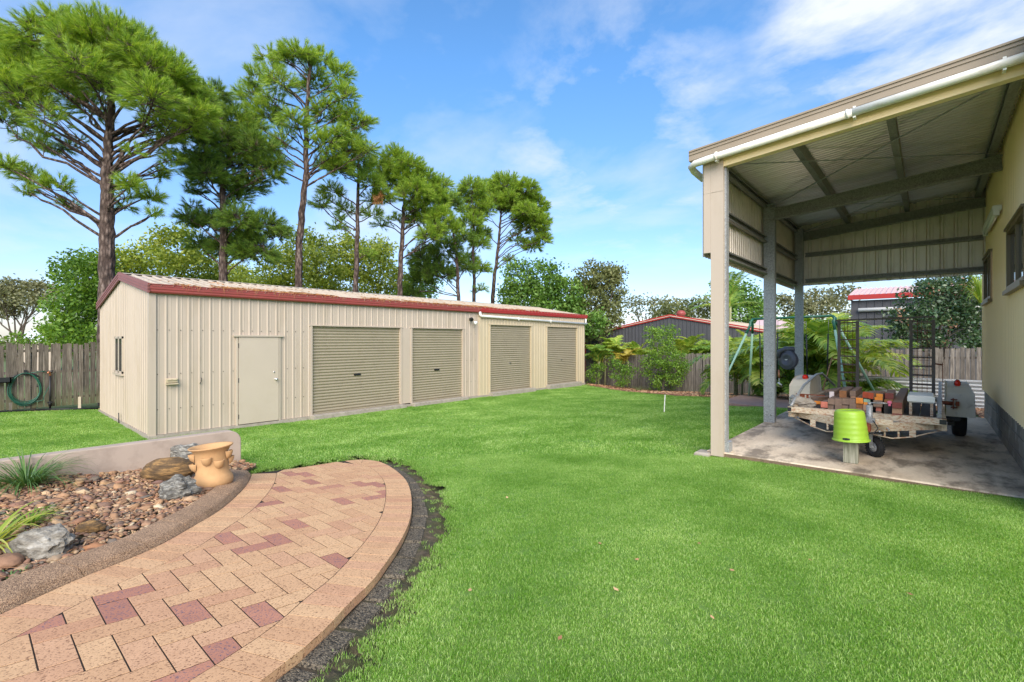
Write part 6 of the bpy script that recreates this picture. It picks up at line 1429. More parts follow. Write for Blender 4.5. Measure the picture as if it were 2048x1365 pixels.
# ---- pines
def needle_arrays(Pt, Dr, n, L, w_, spread=.75):
    m = len(Pt); P = np.repeat(Pt, n, 0); D = np.repeat(Dr, n, 0); a = RNG.uniform(0, .16, m * n)[:, None]; S0 = P - D * (a - .08)
    d = D + unit(m * n) * RNG.uniform(.25, 1.15, m * n)[:, None] * spread; d /= np.linalg.norm(d, axis=1, keepdims=True); l = (L * RNG.uniform(.65, 1.1, m * n))[:, None]
    tip = S0 + d * l; tip[:, 2] -= (l[:, 0] ** 2) * .8; sd = np.cross(d, unit(m * n)); sd /= np.linalg.norm(sd, axis=1, keepdims=True) + 1e-9
    V = np.stack([S0 - sd * w_ / 2, S0 + sd * w_ / 2, tip], 1); return V.reshape(-1, 3), np.arange(m * n * 3).reshape(-1, 3)
def pine(label, t, trunk, lobes, tr0=.2, mat='needles', dens=26, nn=34, L=.24, w_=.011, sparse=()):
    """trunk: list of pixels from the foot up; lobes: (px, py, r_px, dt, density factor)"""
    pts = [at(px, py, t) for px, py in trunk]; b = pts[0].copy(); b.z = -1.0
    T = thing('pine_tree', b, label, 'pine tree', 'pine trees in a row behind the long shed'); mb = MB()
    P2 = [b] + pts; fine = []
    for a, c in zip(P2[:-1], P2[1:]):
        for k in range(6): fine.append(a.lerp(c, k / 6) + Vector((random.uniform(-1, 1), random.uniform(-1, 1), 0)) * .025)
    fine.append(P2[-1]); n = len(fine)
    mb.tube(fine, [tr0 * (1 - .72 * (k / (n - 1)) ** 1.2) * (1 + .05 * sin(k * 2.1)) for k in range(n)], 12, cap=False)
    Tp = []; Td = []; z0 = pts[0].z
    br = MB()
    extra = []
    for i_, a in enumerate(lobes):
        for b_ in lobes[i_ + 1:]:
            d_ = math.hypot(a[0] - b_[0], a[1] - b_[1])
            if .6 * (a[2] + b_[2]) < d_ < 1.25 * (a[2] + b_[2]) and random.random() < .42: extra.append(((a[0] + b_[0]) / 2, (a[1] + b_[1]) / 2, (a[2] + b_[2]) * .36, (a[3] + b_[3]) / 2 + random.uniform(-.4, .4), .8 * min(a[4], b_[4])))
    for (px, py, r, dt, df) in list(lobes) + extra:
        c = at(px, py, t + dt); R = r * (t + dt) / F
        hz = [q for q in fine if q.z < c.z - R * .25 and q.z > z0 + .4] or fine[-3:]
        s0 = min(hz, key=lambda q: abs((c.z - q.z) - .55 * math.hypot(c.x - q.x, c.y - q.y) - .3 * R))
        pp = limb(br, s0, c, max(.026, tr0 * .21), .016, 7, .10, 6)
        nt_ = max(9, int(dens * R * R * df * 15)); u = unit(nt_); u[:, 2] = np.abs(u[:, 2]) * 1.0 - .42 * (RNG.uniform(0, 1, nt_) < .5); u /= np.linalg.norm(u, axis=1, keepdims=True)
        rr = R * (.45 + .6 * RNG.uniform(0, 1, nt_) ** .6); q = np.array(c) + u * rr[:, None] * np.array([1, 1, .85])
        nb = max(3, int(R * 7)); ends = []
        for k in range(nb):
            e = q[RNG.integers(nt_)]; e = Vector(c) + (Vector(e) - Vector(c)) * .75; sp = limb(br, pp[random.randint(3, 7)], e, .015, .006, 5, .14, 4); ends += sp[2:]
        E_ = np.array([tuple(e) for e in ends]); di = np.linalg.norm(q[:, None] - E_[None], axis=2); ni = di.argmin(1)
        for k in range(nt_):
            e = E_[ni[k]]; dv_ = q[k] - e; dl_ = np.linalg.norm(dv_) + 1e-6
            if dl_ > .12: br.tube([tuple(e), tuple((e + q[k]) / 2 + np.array([0, 0, -.03])), tuple(q[k])], [.008, .006, .005], 3, cap=False)
            dd_ = dv_ / dl_ * .6 + u[k] * .5 + np.array([0, 0, .35]); Tp.append(q[k]); Td.append(dd_ / np.linalg.norm(dd_))
            if random.random() < .5: Tp.append(q[k] - dd_ * .16); Td.append(dd_ / np.linalg.norm(dd_))
    Tp = np.array(Tp); Td = np.array(Td); V, Fc = needle_arrays(Tp, Td, nn, L, w_); np_mesh('crown', V, Fc, M[mat], T)
    mb.build('trunk', M['bark'], T); br.build('branches', M['bark2'] if t > 30 else M['bark'], T); return T

pine('largest pine with a broad domed crown, leftmost, its trunk rising behind the shed gable', 14.8, [(214, 600), (214, 480), (215, 400), (214, 350), (216, 300), (222, 215), (222, 140)],
     [(25, 120, 62, .5, 1), (85, 95, 62, -.5, 1), (150, 78, 62, .3, 1), (215, 80, 62, -.8, 1), (272, 110, 60, .4, 1), (325, 150, 58, -.4, 1), (372, 195, 52, .5, 1), (400, 235, 36, 0, 1), (30, 190, 60, -1, .8), (100, 165, 65, 1.2, .8), (170, 150, 60, -1.4, .8),
      (245, 165, 62, 1.3, .8), (305, 205, 55, -1.2, .8), (355, 235, 42, .8, .8), (10, 245, 36, .8, .5), (90, 235, 40, -1.2, .35), (300, 262, 34, 1, .3), (185, 225, 38, 1, .5), (65, 285, 26, .6, .5), (330, 290, 24, .5, .6), (265, 300, 20, -.8, .4), (150, 290, 24, .8, .35), (380, 265, 24, .2, .7), (345, 320, 18, .4, .6), (-20, 180, 60, 0, 1), (5, 330, 26, -.5, .8), (62, 355, 26, .6, .8), (55, 385, 16, 0, .8), (112, 372, 26, -.6, .9), (140, 412, 15, .2, 1), (98, 300, 20, .5, .6),
      (262, 372, 24, -.5, .9), (300, 395, 24, .4, .9), (308, 428, 14, 0, 1), (320, 352, 18, .8, .9), (250, 415, 16, .6, .9), (225, 345, 12, .6, .7)], .235, dens=23, nn=36)
pine('dark bushy pine behind the shed, second from the left, foliage hanging down to the roof', 17.4, [(448, 600), (447, 470), (446, 400), (444, 320), (440, 240)],
     [(400, 220, 40, 0, 1), (430, 190, 30, .5, 1), (395, 280, 42, -.5, 1), (440, 290, 46, .5, 1), (385, 330, 34, .3, .9), (480, 250, 36, .8, .8), (420, 355, 36, -.6, 1), (475, 330, 42, .6, 1), (520, 300, 38, .4, .9), (500, 375, 34, .8, .9), (390, 385, 20, .5, .7),
      (380, 440, 26, -.4, .8), (420, 450, 34, .8, .9), (480, 450, 42, -.4, 1), (530, 455, 38, .6, 1), (560, 470, 26, .8, .9), (460, 500, 40, .8, 1), (510, 510, 42, .3, 1), (400, 490, 26, .9, .7), (540, 355, 28, .6, .9), (470, 400, 30, .5, .7), (555, 330, 24, .6, .8)], .17, 'needles_deep', dens=24, nn=32, L=.23, w_=.012)
pine('tall open pine with a dark curved trunk, tallest in the middle of the row', 18.6, [(597, 605), (598, 480), (607, 400), (613, 330), (612, 240), (618, 160), (622, 120)],
     [(540, 120, 28, .5, .8), (590, 110, 34, -.3, .9), (640, 125, 30, .5, .9), (680, 150, 28, 0, .8), (512, 150, 22, 0, .7), (500, 195, 30, .6, .8), (560, 170, 34, -.8, .6), (630, 180, 34, .8, .6), (690, 195, 26, -.4, .8), (530, 235, 38, .5, .9), (590, 245, 30, -.8, .8), (655, 230, 36, .4, .9), (710, 250, 30, .2, .8), (740, 245, 16, 0, .7),
      (490, 265, 28, -.3, .8), (560, 290, 26, .4, .6), (650, 290, 34, -.4, .9), (700, 300, 32, .3, .9), (735, 300, 22, 0, .8), (520, 310, 24, .6, .7), (680, 335, 26, .2, .8), (640, 330, 18, .6, .6)], .155, dens=22, nn=30, L=.25, w_=.012)
pine('slender pine with side branches and a dead orange tuft, fourth from the left', 20.5, [(711, 610), (714, 480), (716, 380), (718, 300)],
     [(700, 280, 28, 0, .8), (720, 330, 32, .4, .8), (680, 345, 24, .3, .8), (740, 370, 30, -.3, .8), (665, 385, 26, .4, .7), (640, 410, 18, 0, .8), (690, 420, 22, .6, .6), (745, 430, 22, .4, .7), (675, 455, 18, .2, .6), (660, 330, 22, .4, .8), (770, 395, 22, .5, .7), (735, 510, 16, .6, .5)], .135, dens=22, nn=28, L=.24, w_=.013)
pine('pine with dense bright crown, fifth from the left', 22.3, [(799, 615), (801, 520), (806, 450), (808, 400), (806, 350)],
     [(790, 320, 30, 0, 1), (760, 335, 26, .4, .9), (820, 340, 32, -.4, 1), (850, 365, 30, .3, 1), (780, 370, 34, .6, .9), (830, 390, 36, -.7, 1), (870, 400, 30, .5, 1), (765, 400, 22, .3, .7), (880, 440, 30, -.2, 1), (840, 440, 30, .6, .9), (900, 460, 24, .3, .9), (860, 475, 26, -.6, .9), (760, 450, 16, .3, .4), (795, 440, 16, 0, .4), (885, 370, 20, .6, .9)], .145, dens=24, nn=28, L=.25, w_=.014)
pine('dark low pine with a leaning trunk close above the shed roof, sixth from the left', 24.5, [(918, 620), (915, 540), (908, 470), (903, 430)],
     [(900, 410, 26, 0, .9), (890, 500, 32, .3, 1), (850, 520, 34, .5, 1), (880, 550, 34, .4, 1), (930, 480, 24, .3, .8), (840, 560, 30, .8, 1), (930, 540, 24, .8, .7), (820, 590, 26, 1, 1)], .115, 'needles_deep', dens=24, nn=26, L=.24, w_=.015)
pine('thin pine standing close beside the round-headed one, with foliage down its trunk', 26.5, [(949, 622), (948, 560), (946, 480), (948, 420)],
     [(945, 380, 28, 0, 1), (920, 400, 22, .4, .9), (965, 420, 26, .5, .9), (940, 450, 26, -.3, .9), (960, 490, 22, .2, .9), (935, 520, 20, .4, .8), (965, 540, 18, .3, .7), (960, 580, 14, 0, .5)], .125, dens=24, nn=26, L=.25, w_=.016)
pine('round-headed pine at the right end of the row', 28.5, [(984, 628), (988, 560), (996, 500), (1000, 450), (1004, 410)],
     [(1010, 375, 34, 0, 1), (975, 385, 26, .4, 1), (1050, 385, 30, -.3, 1), (1075, 415, 24, .3, 1), (1035, 415, 34, .7, 1), (990, 410, 26, -.5, .9), (1080, 450, 24, -.2, 1), (1055, 450, 28, .5, 1), (1085, 480, 18, 0, 1), (1065, 495, 20, .4, .9), (960, 430, 18, .4, .8), (1030, 480, 18, .5, .4), (965, 470, 18, .6, .7), (1020, 520, 12, .3, .6), (1050, 425, 24, -1, .9)], .14, dens=26, nn=26, L=.25, w_=.017)
# dead tuft
c = at(757, 395, 20.2); Pq = np.array(c) + RNG.normal(0, .16, (16, 3)); V, Fc = needle_arrays(Pq, unit(16), 24, .28, .014); tag(np_mesh('dead_branch', V, Fc, M['needles_dead'], None, c), 'patch of dead orange pine needles high on the fourth pine', 'branch')

# ---- broadleaf trees behind the shed and fences
Y_ = 'yellow green bushy tree behind the pines, '
broad_tree('leafy tree covered with creeper behind the left fence, against the shed gable', (160, 700), 19.5, [(165, 560, 46, 50, 0), (130, 620, 40, 45, -1), (185, 630, 40, 60, 0), (150, 670, 55, 34, -1.5), (205, 570, 34, 66, 1), (118, 670, 30, 30, -1), (170, 530, 30, 26, 1)], .15, 'leaf_bright', 90, 24, .17)
broad_tree('dark green spreading pine-like tree tip rising left of the biggest pine', (150, 700), 27, [(150, 545, 28, 12, 0), (135, 560, 20, 9, 0), (165, 530, 16, 8, 0), (142, 580, 22, 9, 0)], .16, 'leaf_mid', 50, 24, .16)
broad_tree(Y_ + 'between the two leftmost pines', (300, 680), 25, [(250, 540, 40, 40, 0), (300, 530, 46, 40, 1), (350, 500, 40, 50, -1), (400, 540, 46, 40, 1), (300, 590, 90, 30, 0), (240, 590, 40, 40, 0)], .19, 'leaf_yellow', 70, 24, .24)
broad_tree(Y_ + 'around the third pine trunk', (560, 690), 27, [(560, 540, 40, 40, 0), (610, 500, 36, 40, 1), (640, 540, 44, 40, 0), (540, 580, 50, 24, 0), (620, 580, 60, 30, 1)], .19, 'leaf_yellow', 66, 24, .24)
broad_tree(Y_ + 'between the fourth and fifth pine trunks', (740, 690), 30, [(690, 510, 40, 40, 0), (740, 530, 44, 40, 0), (760, 500, 30, 24, 1), (700, 570, 60, 30, 0), (780, 570, 36, 32, 0)], .2, 'leaf_yellow', 60, 24, .25)
broad_tree(Y_ + 'hidden behind the second pine', (470, 690), 31, [(450, 560, 60, 34, 0), (500, 570, 50, 34, 0)], .2, 'leaf_yellow', 56, 22, .25)
broad_tree('bright green tree with fine foliage behind the shed roof between the fifth and sixth pines', (860, 690), 31, [(850, 560, 34, 40, 0), (815, 590, 26, 24, 0)], .18, 'leaf_bright', 60, 22, .22)
broad_tree('feathery flat-topped tree with bare arching branches at the far left', (38, 700), 24, [(40, 575, 42, 16, 0), (85, 580, 28, 13, .5), (10, 590, 34, 18, -.5), (60, 600, 34, 14, -1), (100, 600, 22, 12, 0), (-20, 610, 40, 24, 0), (15, 622, 30, 14, 0), (60, 585, 50, 20, .4)], .15, 'leaf_gum', 90, 22, .16, .10, trunk_top=(45, 655), twigs=7)
broad_tree('low green shrub behind the left fence below the feathery tree', (70, 700), 22, [(60, 680, 40, 12, 0), (20, 686, 40, 12, 0)], .13, 'leaf_bright', 60, 22, .14)
broad_tree('dense bright green tree right of the pines above the far end of the shed', (1080, 700), 27, [(1040, 560, 36, 36, 0), (1090, 560, 42, 40, -.5), (1130, 590, 38, 36, -.5), (1060, 600, 50, 34, 0), (1110, 620, 60, 34, -.5), (1020, 590, 26, 26, .5), (1150, 630, 24, 30, -1), (1185, 650, 26, 26, -2)], .18, 'leaf_mid', 75, 24, .2)
broad_tree('dark olive tree with stiff leaves beside the bright green one, right of the shed', (1195, 710), 27, [(1190, 560, 38, 32, 0), (1225, 575, 26, 40, .5), (1175, 600, 34, 40, 0), (1215, 630, 32, 32, 0), (1185, 655, 34, 26, -1), (1230, 545, 14, 14, 0)], .18, 'leaf_olive', 85, 24, .2)
broad_tree('pale gum tree far beyond the dark neighbouring shed', (1300, 700), 62, [(1270, 605, 22, 9, 0), (1310, 610, 30, 12, 0), (1345, 608, 22, 9, 0), (1290, 628, 36, 14, 0), (1335, 630, 30, 14, 0)], .42, 'leaf_gum', 6, 18, .5, .25, twigs=3)
broad_tree('bluish green drooping tree far beyond the dark neighbouring shed', (1335, 700), 56, [(1330, 620, 24, 16, 0), (1355, 625, 22, 16, 0)], .35, 'leaf_olive', 16, 20, .4)
broad_tree('dark spreading tree beyond the red roof ventilator', (1410, 700), 50, [(1390, 612, 26, 14, 0), (1420, 608, 24, 14, 0), (1400, 630, 40, 20, 0)], .34, 'leaf_olive', 18, 22, .4)
broad_tree('rounded dark green tree seen through the carport between the posts', (1480, 700), 44, [(1460, 600, 30, 20, 0), (1490, 590, 30, 22, 0), (1515, 615, 24, 20, 0), (1480, 630, 54, 26, 0), (1445, 575, 14, 8, 0)], .32, 'leaf_mid', 26, 22, .36)
broad_tree('grey olive tree far behind the palms, right of the rear post', (1660, 700), 48, [(1640, 600, 30, 16, 0), (1680, 592, 32, 16, 0), (1590, 615, 34, 18, 0), (1650, 630, 60, 28, 0), (1570, 600, 14, 10, 0)], .34, 'leaf_gum', 20, 22, .38)
broad_tree('big dark glossy hedge tree with reddish new leaves behind the right fence', (1890, 760), 16.8, [(1860, 600, 50, 44, 0), (1920, 590, 50, 44, 0), (1890, 570, 44, 26, .5), (1840, 650, 44, 44, -.3), (1900, 660, 60, 46, 0), (1945, 640, 44, 54, 0), (1810, 630, 26, 22, 0), (1800, 670, 22, 24, 0)], .13, 'leaf_dark', 110, 22, .13, shell=.6)
q_ = [at(px, py, 15.9) for px, py in ((1795, 618), (1800, 630), (1812, 640), (1870, 578), (1905, 650), (1898, 648), (1925, 568), (1885, 690))]
Pq = np.concatenate([np.array(c) + RNG.normal(0, .11, (8, 3)) for c in q_]); V, Fc = leaves_arrays(Pq, .10, .5); tag(np_mesh('young_shoots', V, Fc, M['leaf_red'], None, q_[0]), 'reddish new shoots on the dark glossy hedge', 'shoots')
# shrubs along the back fence
def shrub(label, base, t, lobes, mat='leaf_bright', leaf=.085, **k): k['ncl'] = k.get('ncl', 90) * 2; return broad_tree(label, base, t, lobes, leaf, mat, name='shrub', cat='shrub', group='shrubs along the back fence', clr=.1, trunk_r=.035, **k)
shrub('tallest bushy green shrub against the back fence, in the mulch bed', (1326, 782), 20.3, [(1320, 680, 26, 24, 0), (1338, 665, 16, 14, 0), (1300, 665, 12, 12, 0), (1330, 715, 30, 26, 0), (1350, 745, 24, 24, 0), (1308, 735, 26, 28, 0), (1330, 765, 26, 16, 0), (1362, 730, 12, 26, 0)], ncl=95, nl=22)
shrub('small bushy shrub left of the tallest one against the back fence', (1240, 772), 21.2, [(1240, 745, 22, 18, 0), (1228, 725, 10, 12, 0), (1256, 740, 14, 12, 0), (1245, 765, 14, 8, -.3)], ncl=90, nl=22)
shrub('dark low shrub right beside the shed corner', (1190, 766), 22.2, [(1188, 748, 16, 16, 0), (1200, 735, 10, 10, 0)], ncl=90, nl=22)
shrub('little round shrub half hidden by the carport front post', (1440, 775), 18.5, [(1438, 745, 24, 22, 0), (1460, 752, 14, 18, 0), (1420, 758, 12, 12, 0)], ncl=80, nl=20)
for px, nm in ((1300, 0), (1277, 1), (1353, 2)):
    p = ground(px, 783 if px < 1340 else 780); strap_plant('fern_tuft', p, 60, .5, .012, M['leaf_olive'], ['fine grassy tuft left of the tallest shrub', 'fine grassy tuft between the two shrubs', 'fine grassy tuft right of the tallest shrub'][nm], 'plant', seed=30 + nm)
# ---- palms
def frond_arrays(base, az, el, L, droop, nleaf, ll, lw, twist=0.0, keel=.35, seed=0):
    """one arching feather leaf: returns verts, faces for leaflets and the stalk line"""
    K = nleaf; t = np.linspace(0, 1, 24); ang = el - droop * t ** 1.4; h = np.concatenate([[0], np.cumsum(np.cos((ang[:-1] + ang[1:]) / 2))]) / 23 * L; v = np.concatenate([[0], np.cumsum(np.sin((ang[:-1] + ang[1:]) / 2))]) / 23 * L
    d = np.array([cos(az), sin(az), 0]); sd = np.array([-sin(az), cos(az), 0]); P = np.array(base) + h[:, None] * d + v[:, None] * np.array([0, 0, 1])
    tt = np.linspace(.12, .99, K); Pi = np.stack([np.interp(tt, t, P[:, k]) for k in range(3)], 1); an = np.interp(tt, t, ang)
    T = np.cos(an)[:, None] * d + np.sin(an)[:, None] * np.array([0, 0, 1]); N = -np.sin(an)[:, None] * d + np.cos(an)[:, None] * np.array([0, 0, 1])
    V = []; Fc = []
    prof_ = np.sin(pi * (tt * .86 + .12)) ** .6
    out = []
    for s in (-1, 1):
        dirv = T * .62 + s * sd * .85 + N * keel * RNG.uniform(.3, 1.2, K)[:, None]; dirv /= np.linalg.norm(dirv, axis=1, keepdims=True)
        l = (ll * prof_ * RNG.uniform(.85, 1.1, K))[:, None]; w_ = np.cross(dirv, N); w_ /= np.linalg.norm(w_, axis=1, keepdims=True) + 1e-9; w_ = w_ * lw / 2
        mid = Pi + dirv * l * .5; tip = Pi + dirv * l; tip[:, 2] -= l[:, 0] * .38; mid[:, 2] -= l[:, 0] * .04
        out.append(np.stack([Pi - w_ * .5, Pi + w_ * .5, mid + w_, mid - w_, tip], 1))
    V = np.concatenate(out).reshape(-1, 3); n = len(V) // 5; b = np.arange(n)[:, None] * 5
    F_ = np.concatenate([b + np.array([[0, 1, 2, 3]]), b + np.array([[3, 2, 4, 4]])]); return V, F_, P
def palm(label, base, fronds, mat='palm', name='palm', stems=3, sr=.04, group='golden cane palms by the back fence', stemh=1.0):
    """fronds: (az deg, elevation deg, length, droop, height of origin)"""
    b = Vector(base); T = thing(name, b, label, 'palm', group); VV = []; FF = []; off = 0; st = MB()
    for (az, el, L, dr, h) in fronds:
        o = Vector((random.uniform(-.15, .15), random.uniform(-.15, .15), h))
        V, F_, P = frond_arrays(tuple(b + o), radians(az), radians(el), L, dr, 30, L * .30, .055 * max(1, L / 1.8))
        VV.append(V); FF.append(F_ + off); off += len(V); st.tube([tuple(p) for p in P[::3]], [.014 * (1 - .8 * k / 7) for k in range(len(P[::3]))], 4, cap=False)
    F_ = np.concatenate(FF); quads = F_[F_[:, 2] != F_[:, 3]]; tris = F_[F_[:, 2] == F_[:, 3]][:, :3]
    V = np.concatenate(VV); allf = np.concatenate([quads[:, [0, 1, 2]], quads[:, [0, 2, 3]], tris]); np_mesh('fronds', V, allf, M[mat], T)
    st.build('frond_stalks', M['stalk'], T)
    sm_ = MB()
    for k in range(stems):
        a = 6.28 * k / stems; x, y = b.x + cos(a) * .12, b.y + sin(a) * .12; sm_.tube([(x, y, b.z - .1), (x + cos(a) * .05, y + sin(a) * .05, b.z + stemh)], [sr, sr * .8], 8)
    sm_.build('stem', M['palmstem'], T); return T
M['stalk'] = paint('palm_stalk', S(190, 180, 80), .5, .15, 5); M['palmstem'] = paint('palm_stem', S(150, 150, 110), .7, .3, 9, S(90, 85, 60), .5)
def ff(n, L, el=(35, 80), dr=(.9, 1.7), h=(.3, 1.2), az=(0, 360)):
    return [(az[0] + (az[1] - az[0]) * (k + random.random() * .7) / n, random.uniform(*el), L * random.uniform(.8, 1.15), random.uniform(*dr), random.uniform(*h)) for k in range(n)]
def gpt(x, y): return (x, y, tz(x, y))
# big clump between the swing set and the fence
palm('huge arching golden cane palm behind the swing set, left part of the clump', gpt(-3.8, 16.4), ff(26, 1.9, (35, 80), (1.2, 2.1), (.3, 1.1)), 'palm')
palm('huge arching golden cane palm behind the rear carport post', gpt(-2.7, 16.1), ff(30, 2.0, (35, 82), (1.2, 2.2), (.3, 1.1)), 'palm_deep')
palm('golden cane palm with fronds sweeping right over the corrugated barrier', gpt(-1.9, 16.0), ff(28, 2.1, (30, 78), (1.1, 2.1), (.3, 1.1)), 'palm')
palm('golden cane palm with upright fronds behind the clump', gpt(-2.9, 17.6), ff(18, 1.9, (50, 85), (.9, 1.7), (.8, 1.4)), 'palm')
palm('golden cane palm with a yellow tired frond beside the left swing legs', gpt(-4.9, 17.2), ff(16, 1.7, (25, 75), (1.2, 2.2), (.4, 1.1)), 'palm_deep')
palm('low dark palm under the swings', gpt(-2.9, 15.5), ff(22, 1.15, (20, 75), (1.0, 2.0), (.1, .4)), 'palm_deep', stems=1, stemh=.3)
palm('low palm between the ramps and the swing legs', gpt(-1.5, 15.6), ff(20, 1.2, (20, 70), (1.0, 2.0), (.1, .5)), 'palm_deep', stems=1, stemh=.3)
V, F_, P = frond_arrays(gpt(-4.4, 15.9)[:2] + (.5,), radians(200), radians(40), 1.1, 2.0, 34, .3, .03); q = F_[F_[:, 2] != F_[:, 3]]; t3 = F_[F_[:, 2] == F_[:, 3]][:, :3]
tag(np_mesh('dead_frond', V, np.concatenate([q[:, [0, 1, 2]], q[:, [0, 2, 3]], t3]), M['palm_yellow'], None, P[0]), 'yellowing dead palm frond hanging beside the left swing', 'frond')
# palms beyond the fence in front of the dark shed
for px, t, n, L, mt, lab in ((1205, 23.4, 12, 1.5, 'palm', 'pale palm rising above the fence nearest the shed corner'), (1232, 23.6, 13, 1.6, 'palm', 'palm above the fence left of the tallest shrub'), (1276, 23.4, 12, 1.9, 'palm', 'foxtail palm with upright plumes above the fence behind the shrubs'),
                            (1250, 22.6, 10, 1.1, 'palm_yellow', 'yellow tired palm drooping over the fence'), (1370, 22.2, 13, 1.8, 'palm', 'palm with broad fans right of the tallest shrub above the fence'), (1395, 22.6, 12, 1.7, 'palm', 'palm above the fence left of the carport front post'), (1425, 21.9, 12, 1.9, 'palm_deep', 'palm partly hidden behind the carport front post'),
                            (1192, 22.5, 12, 1.3, 'palm_deep', 'dark palm squeezed between the shed end and the fence'), (1465, 21.4, 14, 2.1, 'palm', 'palm above the fence just right of the carport front post'), (1500, 21.4, 12, 2.0, 'palm', 'palm above the fence behind the left swing legs')):
    p = at(px, 700, t); hh = 1.42 + (680 - (712 if px < 1500 else 700)) * t / F
    palm(lab, (p.x, p.y, -.9), ff(n, L * .8, (35, 85), (.9, 1.9), (1.15, 1.7)), mt, stems=1, sr=.05, stemh=1.3)
palm('tall palm seen between the carport posts, far behind the fence', tuple(at(1455, 700, 30))[:2] + (-1,), ff(16, 2.2, (20, 85), (.6, 1.3), (4.2, 4.6)), 'palm_deep', stems=1, sr=.09, stemh=4.5)
palm('bright palm rising above the swing bar in front of the pink roof', gpt(-2.2, 17.7), ff(15, 1.6, (45, 85), (.8, 1.6), (1.3, 1.7)), 'palm', stems=2, stemh=1.5)
# weeping plant at the right behind the fence
p = at(1962, 600, 15.2); strap_plant('weeping_plant', (p.x, p.y, p.z - .1), 150, 1.7, .022, M['palm'], 'weeping bright green plant with long hanging leaves beside the workshop corner', 'plant', spread=.45, seed=11, up=1.05)
# fallen leaves on the lawn
lv = []
for px, py in ((1200, 1096), (1398, 1096), (1274, 1129), (1425, 1248), (1232, 1190), (1464, 1151), (1014, 1002), (1620, 1130), (1820, 1200), (1120, 1290), (940, 1192)):
    p = ground(px, py); lv.append(tuple(p + Vector((0, 0, .035))))
V, Fc = leaves_arrays(np.array(lv), .035, .6, up=4); stuff(np_mesh('fallen_leaves', V, Fc, M['chips']))

# ---------------------------------------------------------------- neighbouring buildings
nb = thing('neighbour_shed', (-10, 24, -1), 'charcoal ribbed shed with red trim and gable beyond the back fence', 'shed'); NY = 24.0
a = on_y(1171, 672, NY); ap = on_y(1341, 634, NY); bx1 = ap.x * 2 - a.x
ztop = lambda u: (a.z + (ap.z - a.z) * u / (ap.x - a.x)) if u < ap.x - a.x else ap.z - (ap.z - a.z) * (u - (ap.x - a.x)) / (ap.x - a.x)
ribbed(MB(), (a.x, NY, 0), (1, 0, 0), (0, 0, 1), (0, -1, 0), bx1 - a.x, lambda u: -1.4, ztop, .2, .05, .03).build('gable_wall', M['darkshed'], nb)
MB().box((a.x, NY + .03, -1.4), (a.x + .03, 36, a.z)).box((bx1 - .03, NY + .03, -1.4), (bx1, 36, a.z)).build('side_wall', M['darkshed'], nb)
mb = MB(); mb.obox((a.x - .15, NY - .05, a.z + .0), (ap.x, NY - .05, ap.z + .05), .05, .15).obox((ap.x, NY - .05, ap.z + .05), (bx1 + .15, NY - .05, a.z), .05, .15).box((a.x - .05, NY - .06, -1.2), (a.x + .06, NY - .03, a.z - .05)).build('barge_board', M['red_new'], nb)
for s, x0, x1, z0, z1 in ((1, a.x - .15, ap.x, a.z - .02, ap.z + .03), (2, ap.x, bx1 + .15, ap.z + .03, a.z - .02)):
    u = Vector((x1 - x0, 0, z1 - z0)); L = u.length; u.normalize(); n = Vector((-u.z, 0, u.x)); ribbed(MB(), (x0, NY - .1, z0), (0, 1, 0), u, n, 12, lambda q: 0, lambda q: L, .2, .04, .03).build('roof_sheet', M['roofcream'], nb)
c = on_y(1362, 634, 25.2); vt = MB().lathe((c.x, 25.2, ap.z - .1), [(.10, 0), (.10, .12), (.15, .16), (.215, .24), (.235, .32), (.21, .40), (.15, .46), (.05, .49), (0, .49)], 20); 
for k in range(20):
    th = 2 * pi * k / 20; vt.tube([Vector((c.x, 25.2, ap.z - .1)) + Vector((cos(th + o) * r, sin(th + o) * r, z)) for r, z, o in ((.16, .17, 0), (.24, .30, .1), (.16, .455, .2))], .012, 4)
vt.build('roof_ventilator', M['red_old'], nb)
nb2 = thing('neighbour_shed', (-2, 30, 0), 'dark shed with pale pink corrugated roof and red gutter, seen through the carport', 'shed'); NY2 = 28.0
p0 = on_y(1702, 600, NY2); p1 = on_y(1850, 600, NY2); zg = p0.z; zr = on_y(1760, 577, NY2 + 3).z
ribbed(MB(), (p0.x, NY2, 0), (1, 0, 0), (0, 0, 1), (0, -1, 0), 6.5, lambda u: -1.2, lambda u: zg - .05, .3, .05, .03).build('wall', M['darkshed'], nb2)
MB().box((p0.x, NY2 + .03, -1.2), (p0.x + .03, NY2 + 6, zg)).build('wall', M['darkshed'], nb2)
MB().box((p0.x - .1, NY2 - .25, zg - .02), (p0.x + 6.6, NY2 - .1, zg + .2)).build('gutter', M['red_new'], nb2)
u = Vector((0, 3.2, zr - zg - .15)); L = u.length; u.normalize(); ribbed(MB(), (p0.x - .1, NY2 - .2, zg + .17), (1, 0, 0), u, Vector((0, -u.z, u.y)), 6.7, lambda q: 0, lambda q: L, .2, .08, .05).build('roof_sheet', M['pinkroof'], nb2)
MB().tube([(p0.x + .3, NY2 - .14, on_y(1740, 620, NY2).z), (p0.x + 6.4, NY2 - .14, on_y(1850, 616, NY2).z)], .09, 8).build('rainwater_pipe', M['white'], nb2)
hs1 = thing('neighbour_house', at(68, 690, 40), 'pale roofed house glimpsed over the left fence behind the feathery tree', 'house')
r0, r1, r2, r3 = at(30, 676, 40), at(115, 683, 38), at(105, 655, 44), at(62, 660, 44)
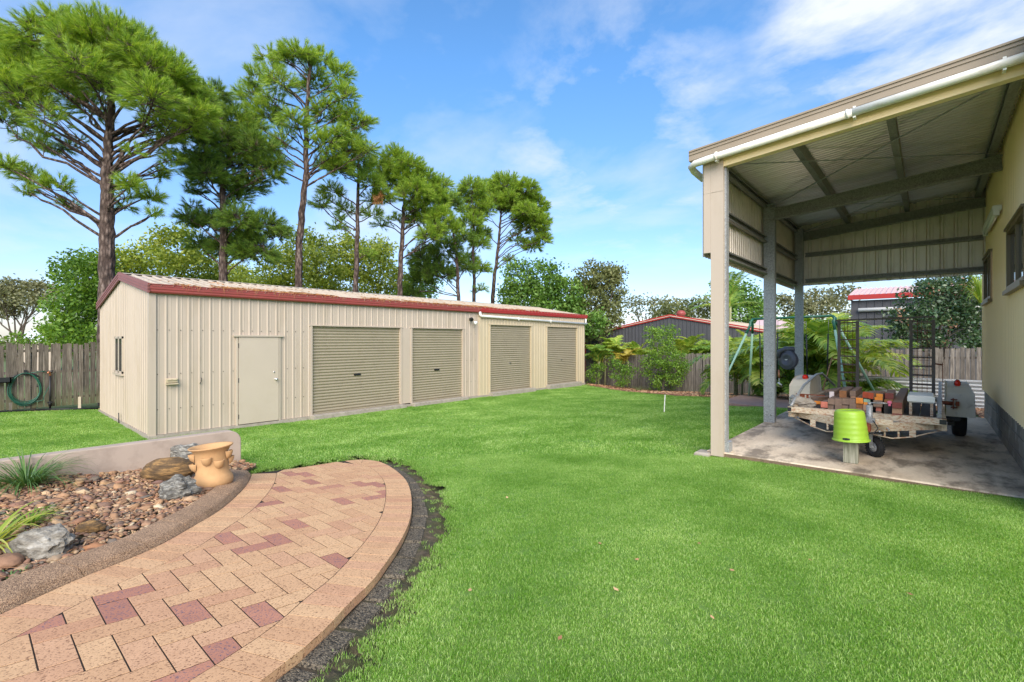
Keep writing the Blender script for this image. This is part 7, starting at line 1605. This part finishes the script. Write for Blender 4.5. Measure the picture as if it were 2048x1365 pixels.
MB().add([r0, r1, r2, r3, r0 - Vector((0, 0, .2)), r1 - Vector((0, 0, .2))], [(0, 1, 2, 3), (4, 5, 1, 0)]).build('roof', M['whiteroof'], hs1)
MB().add([r0 - Vector((0, 0, .2)), r1 - Vector((0, 0, .2)), r1 - Vector((0, 0, 4)), r0 - Vector((0, 0, 4))], [(0, 1, 2, 3)]).build('wall', M['cream'], hs1)
hs2 = thing('neighbour_house', at(1250, 680, 45), 'small pale house roof glimpsed between the olive tree and the charcoal shed', 'house')
r0, r1, r2, r3 = at(1232, 664, 45), at(1266, 660, 45), at(1254, 644, 48), at(1240, 646, 48)
MB().add([r0, r1, r2, r3], [(0, 1, 2, 3)]).build('roof', M['whiteroof'], hs2); MB().add([r0 - Vector((0, 0, .1)), r1 - Vector((0, 0, .1)), r1 - Vector((0, 0, 4)), r0 - Vector((0, 0, 4))], [(0, 1, 2, 3)]).build('wall', M['cream'], hs2)
rf = thing('neighbour_roof', at(1520, 650, 33), 'pinkish roof glimpsed between the swing legs behind the palms', 'roof'); r0, r1, r2, r3 = at(1505, 660, 33), at(1640, 662, 33), at(1640, 640, 37), at(1515, 640, 37)
MB().add([r0, r1, r2, r3], [(0, 1, 2, 3)]).build('roof_sheet', M['pinkroof'], rf); MB().add([r0 - Vector((0, 0, .05)), r1 - Vector((0, 0, .05)), r1 - Vector((0, 0, 4)), r0 - Vector((0, 0, 4))], [(0, 1, 2, 3)]).build('wall', M['darkshed'], rf)
# far wooded skyline all around, so that no bare horizon shows between the trees
Pw = []
for k in range(1500):
    th = 2 * pi * k / 1500; rr_ = random.uniform(95, 130); h = 2.8 + 2.4 * noise.noise((cos(th) * 9, sin(th) * 9, 1)) + 1.2 * noise.noise((cos(th) * 40, sin(th) * 40, 1)); cx_, cy_ = cos(th) * rr_, sin(th) * rr_
    P = np.array([cx_, cy_, h * .5 - 1]) + RNG.normal(0, 1, (46, 3)) * np.array([1.6, 1.6, h * .42]); Pw.append(P)
V, Fc = leaves_arrays(np.concatenate(Pw), .9, .6); stuff(np_mesh('distant_trees', V, Fc, M['leaf_olive']))
